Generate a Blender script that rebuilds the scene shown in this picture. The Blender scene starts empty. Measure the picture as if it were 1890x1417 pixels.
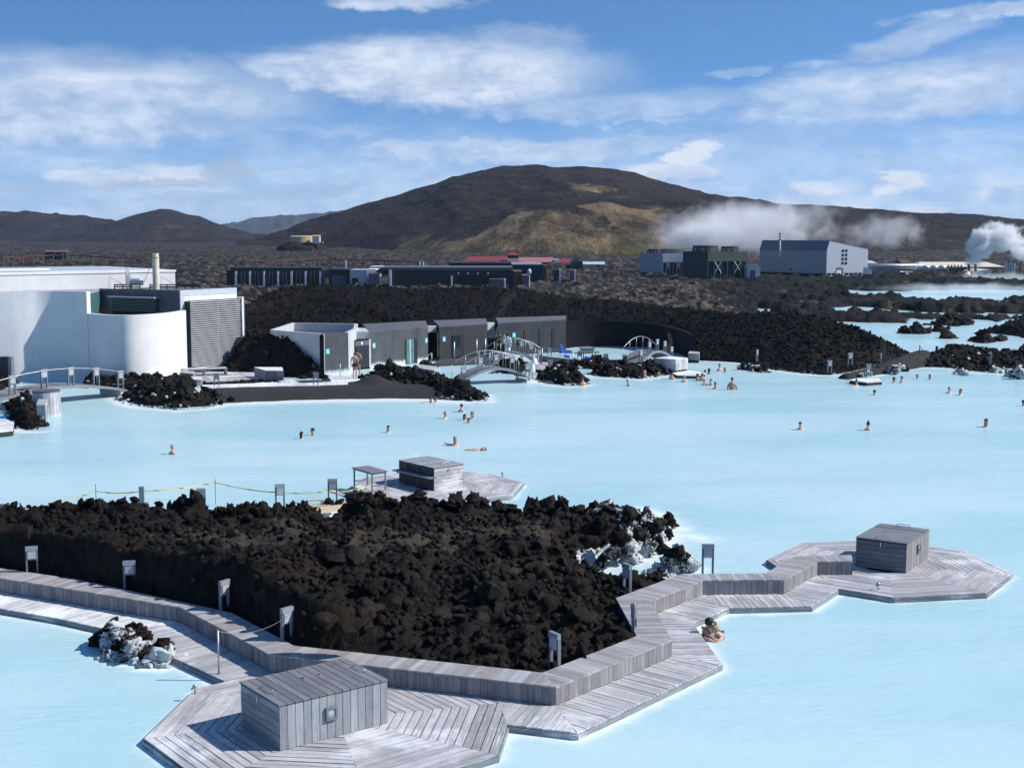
import bpy, bmesh, math, random
import numpy as np
from mathutils import Vector, Matrix

R = math.radians
scene = bpy.context.scene
COL = scene.collection

# ------------------------------------------------------------------ camera
CAM_H, FOC, HOR = 9.8, 2450.0, 430.0
PITCH = math.atan((708.5 - HOR) / FOC)
cam_data = bpy.data.cameras.new('camera')
cam_data.sensor_width = 36.0
cam_data.lens = 36.0 * FOC / 1890.0
cam_data.clip_start = 0.5
cam_data.clip_end = 30000.0
cam = bpy.data.objects.new('camera', cam_data)
COL.objects.link(cam)
cam.location = (0, 0, CAM_H)
cam.rotation_euler = (math.pi / 2 - PITCH, 0, 0)
scene.camera = cam

# ------------------------------------------------------------------ exposure
vs = scene.view_settings
vs.view_transform = 'Standard'
vs.look = 'None'
vs.exposure = 0.45
vs.gamma = 1.0
vs.use_curve_mapping = False

# ------------------------------------------------------------------ sun
SUN_EL, SUN_AZ = R(40.0), R(-1.0)          # azimuth measured from +X towards +Y
sun_data = bpy.data.lights.new('sun', 'SUN')
sun_data.energy = 4.0
sun_data.angle = R(0.5)
sun_data.color = (1.0, 0.955, 0.89)
sun = bpy.data.objects.new('sun', sun_data)
COL.objects.link(sun)
SUN_DIR = Vector((math.cos(SUN_EL) * math.cos(SUN_AZ), math.cos(SUN_EL) * math.sin(SUN_AZ), math.sin(SUN_EL)))
sun.rotation_euler = SUN_DIR.to_track_quat('Z', 'Y').to_euler()
sun.location = (40, 0, 60)


# ------------------------------------------------------------------ node helpers
class NT:
    def __init__(self, tree):
        self.t = tree
        self.n = tree.nodes
        self.l = tree.links

    def new(self, typ, **kw):
        nd = self.n.new(typ)
        for k, v in kw.items():
            setattr(nd, k, v)
        return nd

    def put(self, sock, v):
        if isinstance(v, bpy.types.NodeSocket):
            self.l.new(v, sock)
        elif v is not None:
            sock.default_value = v

    def m(self, op, a=None, b=None, c=None, clamp=False):
        nd = self.new('ShaderNodeMath', operation=op, use_clamp=clamp)
        for i, v in enumerate((a, b, c)):
            if v is not None:
                self.put(nd.inputs[i], v)
        return nd.outputs[0]

    def vm(self, op, a, b=None):
        nd = self.new('ShaderNodeVectorMath', operation=op)
        self.put(nd.inputs[0], a)
        if b is not None:
            if op == 'SCALE':
                self.put(nd.inputs[3], b)
            else:
                self.put(nd.inputs[1], b)
        return nd.outputs[0]

    def xyz(self, x=0.0, y=0.0, z=0.0):
        nd = self.new('ShaderNodeCombineXYZ')
        for i, v in enumerate((x, y, z)):
            self.put(nd.inputs[i], v)
        return nd.outputs[0]

    def sep(self, v):
        nd = self.new('ShaderNodeSeparateXYZ')
        self.put(nd.inputs[0], v)
        return nd.outputs

    def noise(self, vec, scale, detail=4.0, rough=0.55, dist=0.0, out=0):
        nd = self.new('ShaderNodeTexNoise')
        self.put(nd.inputs['Vector'], vec)
        nd.inputs['Scale'].default_value = scale
        nd.inputs['Detail'].default_value = detail
        nd.inputs['Roughness'].default_value = rough
        nd.inputs['Distortion'].default_value = dist
        return nd.outputs[out]

    def voro(self, vec, scale, feature='F1', out=0, rnd=1.0):
        nd = self.new('ShaderNodeTexVoronoi', feature=feature)
        self.put(nd.inputs['Vector'], vec)
        nd.inputs['Scale'].default_value = scale
        nd.inputs['Randomness'].default_value = rnd
        return nd.outputs[out]

    def smooth(self, v, lo, hi, a=0.0, b=1.0):
        nd = self.new('ShaderNodeMapRange', interpolation_type='SMOOTHSTEP')
        self.put(nd.inputs[0], v)
        for i, q in enumerate((lo, hi, a, b)):
            self.put(nd.inputs[i + 1], q)
        return nd.outputs[0]

    def mix(self, f, a, b, blend='MIX'):
        nd = self.new('ShaderNodeMix', data_type='RGBA', blend_type=blend)
        self.put(nd.inputs[0], f)
        for s, v in ((nd.inputs[6], a), (nd.inputs[7], b)):
            if isinstance(v, tuple) and len(v) == 3:
                v = v + (1.0,)
            self.put(s, v)
        return nd.outputs[2]

    def ramp(self, f, stops, interp='LINEAR'):
        nd = self.new('ShaderNodeValToRGB')
        self.put(nd.inputs[0], f)
        cr = nd.color_ramp
        cr.interpolation = interp
        while len(cr.elements) < len(stops):
            cr.elements.new(0.5)
        for e, (p, c) in zip(cr.elements, stops):
            e.position = p
            e.color = tuple(c) + (1.0,) if len(c) == 3 else c
        return nd.outputs[0]

    def bump(self, h, strength=0.5, dist=0.05, normal=None):
        nd = self.new('ShaderNodeBump')
        nd.inputs['Strength'].default_value = strength
        nd.inputs['Distance'].default_value = dist
        self.put(nd.inputs['Height'], h)
        if normal is not None:
            self.put(nd.inputs['Normal'], normal)
        return nd.outputs[0]


# ------------------------------------------------------------------ world: Nishita sky with broken cloud
world = bpy.data.worlds.new('World')
scene.world = world
world.use_nodes = True
w = NT(world.node_tree)
w.n.clear()
wout = w.new('ShaderNodeOutputWorld')
wbg = w.new('ShaderNodeBackground')
SKY_STRENGTH = 0.09
wbg.inputs[1].default_value = SKY_STRENGTH
w.l.new(wbg.outputs[0], wout.inputs[0])
wdir = w.new('ShaderNodeTexCoord').outputs['Generated']
dx, dy, dz = w.sep(wdir)
sky = w.new('ShaderNodeTexSky', sky_type='NISHITA')
sky.sun_disc = False
sky.sun_elevation = SUN_EL
sky.sun_rotation = math.pi / 2 - SUN_AZ     # Blender: 0 = +Y, turning towards +X
sky.altitude = 0.0
sky.air_density = 1.0
sky.dust_density = 0.3
sky.ozone_density = 2.0
# the clear northern air holds its blue close to the horizon: the sky is read a little higher up than it stands
lift = w.m('ADD', w.m('MULTIPLY', w.m('ABSOLUTE', dz), 2.6), 0.10)
w.put(sky.inputs[0], w.vm('NORMALIZE', w.xyz(dx, dy, lift)))
az = w.m('ARCTAN2', dx, dy)
el = w.m('ARCSINE', dz)
U = w.m('MULTIPLY', az, 2.45)               # thousands of photograph pixels
V = w.m('MULTIPLY', el, 2.45)
flat = w.xyz(w.m('MULTIPLY', U, 1.0), w.m('MULTIPLY', V, 3.2), 0.0)
n_big = w.noise(flat, 2.2, 7.0, 0.58, 0.35)
n_mid = w.noise(w.vm('ADD', flat, (3.1, 7.7, 0.0)), 6.5, 6.0, 0.6, 0.25)
n_fin = w.noise(w.xyz(w.m('MULTIPLY', U, 1.0), w.m('MULTIPLY', V, 1.5), 4.0), 16.0, 6.0, 0.62, 0.2)
wob = w.m('SUBTRACT', n_mid, 0.5)
wob2 = w.m('SUBTRACT', n_fin, 0.5)
U2 = w.m('ADD', U, w.m('ADD', w.m('MULTIPLY', wob, 0.22), w.m('MULTIPLY', wob2, 0.09)))
V2 = w.m('ADD', V, w.m('ADD', w.m('MULTIPLY', w.m('SUBTRACT', n_big, 0.5), 0.075), w.m('MULTIPLY', wob2, 0.05)))


def blob(px, py, rx, ry, s, tilt=0.0):
    u0, v0 = (px - 945) / 1000.0, (HOR - py) / 1000.0
    a = w.m('SUBTRACT', U2, u0)
    b = w.m('SUBTRACT', V2, v0)
    if tilt:
        b = w.m('SUBTRACT', b, w.m('MULTIPLY', a, tilt))
    a = w.m('DIVIDE', a, rx / 1000.0)
    b = w.m('DIVIDE', b, ry / 1000.0)
    d = w.m('SQRT', w.m('ADD', w.m('MULTIPLY', a, a), w.m('MULTIPLY', b, b)))
    return w.m('MULTIPLY', w.smooth(d, 1.2, 0.5), s)


soft = None
for args in ((800, 145, 360, 68, .95), (960, 95, 120, 40, .45), (230, 205, 400, 85, .80), (40, 215, 330, 90, .75), (330, 170, 200, 45, .6), (600, 245, 190, 12, .30),
             (760, 20, 110, 20, .65), (900, 285, 330, 28, .75), (1200, 232, 100, 7, .45), (240, 318, 190, 24, .45),
             (560, 325, 260, 14, .55), (1600, 195, 340, 66, .72, .12), (1150, 205, 330, 30, .5), (1250, 268, 300, 18, .6), (1790, 55, 150, 16, .62, .07), (1640, 100, 170, 26, .42, .22),
             (1850, 170, 260, 70, .45), (1550, 262, 260, 15, .42, -.06), (1800, 268, 200, 14, .42, -.1), (1360, 148, 80, 10, .32, .1),
             (60, 300, 260, 16, .5), (350, 375, 420, 22, .42), (1500, 320, 420, 40, .36)):
    bl = blob(*args)
    soft = bl if soft is None else w.m('MAXIMUM', soft, bl)
fray = w.m('ADD', w.m('MULTIPLY', n_big, 0.75), w.m('MULTIPLY', n_mid, 0.35))
soft = w.m('MULTIPLY', soft, w.smooth(fray, 0.25, 0.75, 0.5, 1.3))
# cirrus everywhere else, so that the sky goes on outside the picture
cirrus = w.smooth(w.noise(w.vm('ADD', flat, (11.0, 2.0, 5.0)), 1.5, 8.0, 0.6, 0.8), 0.55, 0.85, 0.0, 0.55)
outside = w.smooth(w.m('ABSOLUTE', U), 0.85, 1.3)
upper = w.smooth(V, 0.36, 0.7)
cirrus = w.m('MULTIPLY', cirrus, w.m('MAXIMUM', w.m('MAXIMUM', outside, upper), 0.22))
veil = w.m('MULTIPLY', w.smooth(w.m('ADD', V, w.m('MULTIPLY', w.m('SUBTRACT', n_big, 0.5), 0.25)), 0.26, 0.02), 0.80)
cover = w.m('MAXIMUM', w.m('MAXIMUM', soft, cirrus), veil, clamp=True)
puff = None
for args in ((1275, 292, 58, 32, 1.0), (1240, 320, 120, 22, .75), (1630, 342, 55, 22, .9), (1500, 350, 70, 18, .7), (1580, 382, 42, 11, .8),
             (1680, 385, 50, 10, .75), (1830, 355, 90, 16, .6), (1880, 315, 34, 20, .8), (330, 322, 110, 24, .75), (210, 326, 110, 18, .7)):
    bl = blob(*args)
    puff = bl if puff is None else w.m('MAXIMUM', puff, bl)
puff = w.smooth(w.m('ADD', puff, w.m('ADD', w.m('MULTIPLY', wob2, 1.0), w.m('MULTIPLY', wob, 0.5))), 0.12, 1.1)
grey = None
for args in ((440, 312, 70, 26, .8), (330, 338, 160, 12, .75), (560, 352, 110, 14, .7), (380, 362, 120, 10, .6), (120, 345, 150, 10, .5),
             (1250, 330, 130, 14, .5), (1480, 360, 90, 8, .45)):
    bl = blob(*args)
    grey = bl if grey is None else w.m('MAXIMUM', grey, bl)
grey = w.smooth(w.m('ADD', grey, w.m('MULTIPLY', wob2, 0.9)), 0.12, 1.0, 0.0, 0.7)
K = 1.0 / SKY_STRENGTH


def kc(r, g, b):
    return (r * K, g * K, b * K)


skyc = w.mix(1.0, sky.outputs[0], (0.76, 1.13, 1.40), 'MULTIPLY')
soft_col = w.mix(w.smooth(w.m('ADD', w.m('MULTIPLY', n_mid, 0.6), w.m('MULTIPLY', n_fin, 0.5)), 0.4, 0.72), kc(0.36, 0.44, 0.58), kc(0.60, 0.66, 0.76))
c1 = w.mix(w.m('MULTIPLY', cover, 0.92), skyc, soft_col)
c2 = w.mix(w.m('MULTIPLY', puff, 0.85), c1, kc(0.62, 0.65, 0.71))
c3 = w.mix(grey, c2, kc(0.31, 0.37, 0.49))
w.l.new(c3, wbg.inputs[0])


# ------------------------------------------------------------------ geometry helpers
def ray(px, py):
    u, v = (px - 945.0) / FOC, (708.5 - py) / FOC
    return (u, math.cos(PITCH) + v * math.sin(PITCH), -math.sin(PITCH) + v * math.cos(PITCH))


def G(px, py, z=0.0):
    """Point on the level z that the photograph shows at (px, py)."""
    d = ray(px, py)
    t = (z - CAM_H) / d[2]
    return Vector((d[0] * t, d[1] * t, z))


def P(px, py, Y):
    """Point at distance Y that the photograph shows at (px, py)."""
    d = ray(px, py)
    t = Y / d[1]
    return Vector((d[0] * t, Y, CAM_H + d[2] * t))


rng = random.Random(7)
nrg = np.random.default_rng(11)
_perm = nrg.permutation(512)
_perm = np.concatenate([_perm, _perm, _perm])
_vals = nrg.random(512)


def vnoise(x, y, z=None):
    """Smooth value noise in 0..1 for arrays."""
    x = np.asarray(x, float)
    y = np.asarray(y, float)
    z = np.zeros_like(x) if z is None else np.asarray(z, float)
    xi, yi, zi = np.floor(x).astype(int), np.floor(y).astype(int), np.floor(z).astype(int)
    xf, yf, zf = x - xi, y - yi, z - zi
    sx, sy, sz = (t * t * t * (t * (t * 6 - 15) + 10) for t in (xf, yf, zf))

    def h(a, b, c):
        return _vals[_perm[(_perm[(_perm[a & 511] + b) & 511] + c) & 511]]
    out = 0
    for ox in (0, 1):
        wx = sx if ox else 1 - sx
        for oy in (0, 1):
            wy = sy if oy else 1 - sy
            for oz in (0, 1):
                wz = sz if oz else 1 - sz
                out = out + wx * wy * wz * h(xi + ox, yi + oy, zi + oz)
    return out


def fbm(x, y, z=None, oct=4, gain=0.5):
    s, a, f, n = 0, 1.0, 1.0, 0
    for i in range(oct):
        s = s + a * vnoise(x * f + i * 17.3, y * f + i * 9.1, None if z is None else z * f + i * 5.7)
        n += a
        a *= gain
        f *= 2.03
    return s / n


def ridged(x, y, oct=4, gain=0.55):
    s, a, f, n = 0, 1.0, 1.0, 0
    for i in range(oct):
        s = s + a * (1 - np.abs(2 * vnoise(x * f + i * 31.7, y * f + i * 13.9) - 1))
        n += a
        a *= gain
        f *= 2.1
    return s / n


LOC = {}


def setp(o, label=None, cat=None, group=None, kind=None):
    for k, v in (('label', label), ('category', cat), ('group', group), ('kind', kind)):
        if v:
            o[k] = v
    return o


def thing(name, label, cat, loc=(0, 0, 0), group=None, rotz=0.0):
    o = bpy.data.objects.new(name, None)
    o.empty_display_size = 0.2
    COL.objects.link(o)
    o.location = loc
    o.rotation_euler = (0, 0, rotz)
    LOC[o.name] = Vector(loc)
    return setp(o, label, cat, group)


class MB:
    """Collects geometry; build() links it as one mesh object."""

    def __init__(self):
        self.v, self.f, self.uv = [], [], []

    def add(self, verts, faces, uvdir=None):
        b = len(self.v)
        vs_ = [Vector(p) for p in verts]
        self.v += vs_
        if uvdir is not None:
            d = Vector(uvdir).normalized()
            a = d.cross(Vector((0, 0, 1)))
            if a.length < 0.1:
                a = Vector((1, 0, 0))
            a.normalize()
            c = d.cross(a)
            ou, ov = rng.uniform(0, 50), rng.uniform(0, 50)
        for fc in faces:
            self.f.append(tuple(b + i for i in fc))
            if uvdir is not None:
                self.uv.append([(vs_[i].dot(d) + ou, vs_[i].dot(a) + 0.8 * vs_[i].dot(c) + ov) for i in fc])
            else:
                self.uv.append([(vs_[i].x + vs_[i].z, vs_[i].y) for i in fc])
        return self

    def box(self, c, s, rz=0.0, uvdir=None, bevel=0.0):
        hx, hy, hz = s[0] / 2, s[1] / 2, s[2] / 2
        cs, sn = math.cos(rz), math.sin(rz)
        pts = []
        for z in (-hz, hz):
            for x, y in ((-hx, -hy), (hx, -hy), (hx, hy), (-hx, hy)):
                pts.append((c[0] + x * cs - y * sn, c[1] + x * sn + y * cs, c[2] + z))
        return self.add(pts, [(0, 3, 2, 1), (4, 5, 6, 7), (0, 1, 5, 4), (1, 2, 6, 5), (2, 3, 7, 6), (3, 0, 4, 7)], uvdir)

    def prism(self, poly, ext, uvdir=None):
        """Closed prism: polygon swept by the vector ext."""
        n = len(poly)
        e = Vector(ext)
        a = [Vector(p) for p in poly]
        nrm = Vector((0, 0, 0))
        for i in range(n):
            nrm += a[i].cross(a[(i + 1) % n])
        if nrm.dot(e) < 0:
            a.reverse()
        pts = a + [p + e for p in a]
        fs = [tuple(range(n - 1, -1, -1)), tuple(range(n, 2 * n))]
        fs += [(i, (i + 1) % n, n + (i + 1) % n, n + i) for i in range(n)]
        return self.add(pts, fs, uvdir)

    def slab(self, poly, z0, z1, uvdir=None):
        return self.prism([(p[0], p[1], z0) for p in poly], (0, 0, z1 - z0), uvdir)

    def tube(self, path, r, seg=8, cap=True, uvdir=None):
        path = [Vector(p) for p in path]
        n = len(path)
        rs = r if isinstance(r, (list, tuple)) else [r] * n
        pts, prev = [], None
        for i, p in enumerate(path):
            t = (path[min(i + 1, n - 1)] - path[max(i - 1, 0)]).normalized()
            if prev is None:
                a = t.cross(Vector((0, 0, 1)))
                if a.length < 0.05:
                    a = t.cross(Vector((1, 0, 0)))
            else:
                a = prev - t * prev.dot(t)
            a.normalize()
            prev = a
            b = t.cross(a)
            for k in range(seg):
                ang = 2 * math.pi * k / seg
                pts.append(p + (a * math.cos(ang) + b * math.sin(ang)) * rs[i])
        fs = []
        for i in range(n - 1):
            for k in range(seg):
                k2 = (k + 1) % seg
                fs.append((i * seg + k, i * seg + k2, (i + 1) * seg + k2, (i + 1) * seg + k))
        if cap:
            fs.append(tuple(range(seg - 1, -1, -1)))
            fs.append(tuple((n - 1) * seg + k for k in range(seg)))
        return self.add(pts, fs, uvdir)

    def cyl(self, base, r, h, seg=16, r2=None):
        return self.tube([base, (base[0], base[1], base[2] + h)], [r, r if r2 is None else r2], seg)

    def rings(self, rings, cap=True):
        """Loft through rings of equal length."""
        s = len(rings[0])
        pts = [p for rg in rings for p in rg]
        fs = []
        for i in range(len(rings) - 1):
            for k in range(s):
                k2 = (k + 1) % s
                fs.append((i * s + k, i * s + k2, (i + 1) * s + k2, (i + 1) * s + k))
        if cap:
            fs.append(tuple(range(s - 1, -1, -1)))
            fs.append(tuple((len(rings) - 1) * s + k for k in range(s)))
        return self.add(pts, fs)

    def build(self, name, mat, parent=None, smooth=False, label=None, uv=False, local=False, loc=None):
        """local: vertices are already relative to the parent's base; loc: base point of a top-level mesh."""
        me = bpy.data.meshes.new(name)
        off = Vector((0, 0, 0))
        if parent is not None and not local:
            off = LOC[parent.name]
        elif loc is not None:
            off = Vector(loc)
        me.from_pydata([p - off for p in self.v], [], self.f)
        if uv:
            lay = me.uv_layers.new(name='grain')
            flat_uv = [c for fc in self.uv for q in fc for c in q]
            lay.data.foreach_set('uv', flat_uv)
        if smooth:
            me.polygons.foreach_set('use_smooth', [True] * len(me.polygons))
        me.materials.append(mat)
        me.update()
        o = bpy.data.objects.new(name, me)
        COL.objects.link(o)
        if parent is not None:
            o.parent = parent
            LOC[o.name] = LOC[parent.name]
        elif loc is not None:
            o.location = loc
            LOC[o.name] = Vector(loc)
        else:
            LOC[o.name] = Vector((0, 0, 0))
        if label:
            o['label'] = label
        return o


def np_mesh(name, verts, faces, mat, parent=None, smooth=False, attrs=None, loc=None):
    """Mesh from numpy arrays; faces all of one size."""
    me = bpy.data.meshes.new(name)
    nv, nf, k = len(verts), len(faces), faces.shape[1]
    off = np.array(LOC[parent.name]) if parent is not None else (np.array(loc) if loc is not None else np.zeros(3))
    me.vertices.add(nv)
    me.vertices.foreach_set('co', (verts - off).astype(np.float32).ravel())
    me.loops.add(nf * k)
    me.loops.foreach_set('vertex_index', faces.astype(np.int32).ravel())
    me.polygons.add(nf)
    me.polygons.foreach_set('loop_start', np.arange(0, nf * k, k, dtype=np.int32))
    me.polygons.foreach_set('loop_total', np.full(nf, k, dtype=np.int32))
    if smooth:
        me.polygons.foreach_set('use_smooth', np.ones(nf, dtype=bool))
    me.update(calc_edges=True)
    for an, arr in (attrs or {}).items():
        at = me.attributes.new(an, 'FLOAT', 'POINT')
        at.data.foreach_set('value', np.asarray(arr, dtype=np.float32).ravel())
    me.materials.append(mat)
    o = bpy.data.objects.new(name, me)
    COL.objects.link(o)
    if parent is not None:
        o.parent = parent
        LOC[o.name] = LOC[parent.name]
    else:
        if loc is not None:
            o.location = loc
        LOC[o.name] = Vector(loc if loc is not None else (0, 0, 0))
    return o


def copy_tree(o, parent=None):
    c = o.copy()
    COL.objects.link(c)
    if parent is not None:
        c.parent = parent
    LOC[c.name] = LOC.get(o.name, Vector((0, 0, 0)))
    for ch in list(o.children):
        copy_tree(ch, c)
    return c


def grid_faces(nr, nc):
    i, j = np.meshgrid(np.arange(nr - 1), np.arange(nc - 1), indexing='ij')
    a = (i * nc + j).ravel()
    return np.stack([a, a + 1, a + nc + 1, a + nc], axis=1)


def seg_dist(X, Y, pts, closed=False):
    """Distance from the points to a polyline, and the position along it (segment index + fraction)."""
    best = np.full(X.shape, 1e9)
    par = np.zeros(X.shape)
    n = len(pts)
    for i in range(n if closed else n - 1):
        ax, ay = pts[i][0], pts[i][1]
        bx, by = pts[(i + 1) % n][0], pts[(i + 1) % n][1]
        ex, ey = bx - ax, by - ay
        t = np.clip(((X - ax) * ex + (Y - ay) * ey) / (ex * ex + ey * ey + 1e-9), 0, 1)
        d = np.hypot(X - ax - t * ex, Y - ay - t * ey)
        mk = d < best
        best = np.where(mk, d, best)
        par = np.where(mk, i + t, par)
    return best, par


def inside(X, Y, poly):
    c = np.zeros(X.shape, bool)
    n = len(poly)
    for i in range(n):
        x1, y1, x2, y2 = poly[i][0], poly[i][1], poly[(i + 1) % n][0], poly[(i + 1) % n][1]
        if y1 == y2:
            continue
        k = ((y1 > Y) != (y2 > Y)) & (X < (x2 - x1) * (Y - y1) / (y2 - y1) + x1)
        c ^= k
    return c


def sst(x, a, b):
    t = np.clip((x - a) / (b - a), 0, 1)
    return t * t * (3 - 2 * t)


def clip_poly(poly, p, n):
    """Keep the part of a convex 2-D polygon where (q - p) . n >= 0."""
    out = []
    for i in range(len(poly)):
        a, b = poly[i], poly[(i + 1) % len(poly)]
        da = (a[0] - p[0]) * n[0] + (a[1] - p[1]) * n[1]
        db = (b[0] - p[0]) * n[0] + (b[1] - p[1]) * n[1]
        if da >= 0:
            out.append(a)
        if (da >= 0) != (db >= 0):
            t = da / (da - db)
            out.append((a[0] + (b[0] - a[0]) * t, a[1] + (b[1] - a[1]) * t))
    return out


def poly_area(p):
    return abs(sum(p[i][0] * p[(i + 1) % len(p)][1] - p[(i + 1) % len(p)][0] * p[i][1] for i in range(len(p)))) / 2


# ------------------------------------------------------------------ materials
def mat(name, build):
    m_ = bpy.data.materials.new(name)
    m_.use_nodes = True
    t = NT(m_.node_tree)
    bs = t.n['Principled BSDF']
    build(t, bs)
    return m_


def plain(name, col, rough=0.6, metal=0.0, spec=0.4, var=0.12, scale=3.0, bump=0.0):
    def b(t, bs):
        co = t.new('ShaderNodeTexCoord').outputs['Object']
        nz = t.noise(co, scale, 6.0, 0.6)
        nz2 = t.noise(co, scale * 9, 4.0, 0.6)
        f = t.m('ADD', t.m('MULTIPLY', nz, 0.65), t.m('MULTIPLY', nz2, 0.35))
        lo = tuple(max(0.0, c * (1 - 1.6 * var)) for c in col)
        hi = tuple(min(1.0, c * (1 + 1.6 * var)) for c in col)
        t.put(bs.inputs['Base Color'], t.mix(t.smooth(f, 0.3, 0.7), lo, hi))
        bs.inputs['Roughness'].default_value = rough
        bs.inputs['Metallic'].default_value = metal
        bs.inputs['Specular IOR Level'].default_value = spec
        if bump:
            t.put(bs.inputs['Normal'], t.bump(f, 0.6, bump))
    return mat(name, b)


def wood(name, lo, hi, brown=0.25, wear=0.0, wearcol=(0.62, 0.62, 0.63)):
    """Silvered decking: grain along the board (UV map 'grain'), each board a tone of its own."""
    def b(t, bs):
        uvn = t.new('ShaderNodeUVMap', uv_map='grain').outputs[0]
        ux, uy, _ = t.sep(uvn)
        oi = t.new('ShaderNodeObjectInfo')
        rnd = oi.outputs['Random']
        vec = t.xyz(t.m('MULTIPLY', ux, 1.3), t.m('MULTIPLY', uy, 32.0), t.m('MULTIPLY', rnd, 40.0))
        gr = t.noise(vec, 1.0, 6.0, 0.6, 0.3)
        gr2 = t.noise(t.xyz(t.m('MULTIPLY', ux, 4.0), t.m('MULTIPLY', uy, 120.0), rnd), 1.0, 3.0, 0.6)
        geo = t.new('ShaderNodeNewGeometry').outputs['Position']
        bl = t.noise(geo, 0.9, 5.0, 0.6)
        bl2 = t.noise(geo, 5.0, 4.0, 0.65)
        f = t.m('ADD', t.m('MULTIPLY', gr, 0.55), t.m('ADD', t.m('MULTIPLY', gr2, 0.25), t.m('MULTIPLY', bl2, 0.2)))
        c = t.mix(t.smooth(f, 0.33, 0.68), lo, hi)
        rr = t.m('FRACT', t.m('MULTIPLY', rnd, 7.31))
        tone = t.m('ADD', 0.73, t.m('MULTIPLY', rr, 0.46))
        c = t.mix(1.0, c, t.xyz(tone, tone, tone), 'MULTIPLY')
        br = t.smooth(t.m('FRACT', t.m('MULTIPLY', rnd, 3.77)), 0.45, 1.0, 0.0, brown)
        c = t.mix(br, c, tuple(l_ * k for l_, k in zip(hi, (0.80, 0.66, 0.56))))
        c = t.mix(t.smooth(bl, 0.5, 0.72, 0.0, 0.35), c, tuple(x * 0.72 for x in lo))
        if wear:
            wn = t.m('ADD', t.m('MULTIPLY', t.noise(geo, 0.55, 6.0, 0.65), 0.7), t.m('MULTIPLY', gr, 0.35))
            c = t.mix(t.smooth(wn, 0.62 - wear * 0.3, 0.72 - wear * 0.2), c, wearcol)
        t.put(bs.inputs['Base Color'], c)
        t.put(bs.inputs['Roughness'], t.smooth(f, 0.2, 0.8, 0.85, 0.62))
        bs.inputs['Specular IOR Level'].default_value = 0.35
        t.put(bs.inputs['Normal'], t.bump(f, 0.5, 0.006))
    return mat(name, b)


M = {}
M['deck'] = wood('deck_wood', (0.30, 0.30, 0.32), (0.56, 0.55, 0.56), 0.18, 0.32, (0.68, 0.69, 0.70))
M['bleached'] = wood('bleached_wood', (0.46, 0.46, 0.48), (0.72, 0.71, 0.71), 0.10, 0.6, (0.80, 0.80, 0.79))
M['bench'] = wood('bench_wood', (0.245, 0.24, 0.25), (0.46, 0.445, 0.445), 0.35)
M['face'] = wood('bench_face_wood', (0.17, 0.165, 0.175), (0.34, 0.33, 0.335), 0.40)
M['box'] = wood('box_wood', (0.20, 0.215, 0.235), (0.40, 0.42, 0.44), 0.12)
M['lid'] = wood('lid_wood', (0.13, 0.135, 0.15), (0.25, 0.255, 0.275), 0.12)
M['newwood'] = wood('fresh_timber', (0.50, 0.38, 0.24), (0.70, 0.56, 0.40), 0.2)
M['darkwood'] = wood('dark_timber', (0.045, 0.045, 0.05), (0.10, 0.10, 0.105), 0.3)
M['under'] = plain('painted_gap_shade', (0.035, 0.037, 0.042), 0.9)  # near-black, paints in the shade between and below the boards
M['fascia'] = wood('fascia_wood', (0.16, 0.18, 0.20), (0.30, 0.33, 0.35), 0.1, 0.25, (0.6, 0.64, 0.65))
M['steel'] = plain('galvanised_steel', (0.42, 0.44, 0.47), 0.42, 0.75, 0.5, 0.1)
M['lampgrey'] = plain('lamp_grey_metal', (0.16, 0.18, 0.21), 0.5, 0.1, 0.5, 0.08)
M['lamphood'] = plain('lamp_hood_metal', (0.24, 0.26, 0.29), 0.5, 0.1, 0.5, 0.08)
M['lamppanel'] = plain('lamp_reflector', (0.40, 0.43, 0.47), 0.45, 0.0, 0.5, 0.05)
M['chrome'] = plain('polished_steel', (0.7, 0.71, 0.73), 0.2, 1.0, 0.5, 0.03)
M['black'] = plain('black_metal', (0.02, 0.021, 0.024), 0.5)
M['dark'] = plain('dark_cladding', (0.022, 0.024, 0.03), 0.5, 0.0, 0.4, 0.2)
M['glassdark'] = plain('dark_glass', (0.018, 0.028, 0.034), 0.08, 0.0, 0.7, 0.1)
M['glassgreen'] = plain('green_glass', (0.10, 0.22, 0.22), 0.08, 0.0, 0.7, 0.1)
M['whitepaint'] = plain('white_paint', (0.78, 0.78, 0.79), 0.55, 0.0, 0.4, 0.04)
M['lightmetal'] = plain('light_metal', (0.55, 0.58, 0.62), 0.45, 0.2, 0.5, 0.06)
M['greyroof'] = plain('grey_roof_membrane', (0.30, 0.31, 0.33), 0.8)
M['yellow'] = plain('yellow_plastic', (0.75, 0.55, 0.03), 0.5)
M['blue'] = plain('blue_fabric', (0.02, 0.15, 0.62), 0.7)
M['cyan'] = plain('cyan_plastic', (0.03, 0.38, 0.62), 0.5)
M['signblue'] = plain('sign_blue', (0.10, 0.50, 0.66), 0.4)
M['redroof'] = plain('red_corrugated_roof', (0.24, 0.035, 0.03), 0.55, 0.0, 0.4, 0.15)
M['pinkroof'] = plain('faded_red_roof', (0.38, 0.14, 0.14), 0.5, 0.0, 0.4, 0.12)
M['redpipe'] = plain('red_pipe_paint', (0.13, 0.022, 0.022), 0.6)
M['tan'] = plain('tan_cladding', (0.50, 0.36, 0.17), 0.6, 0.0, 0.4, 0.15)
M['cream'] = plain('cream_cladding', (0.66, 0.60, 0.47), 0.6)
M['rust'] = plain('rusty_timber', (0.13, 0.075, 0.045), 0.8, 0.0, 0.3, 0.3)

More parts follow.
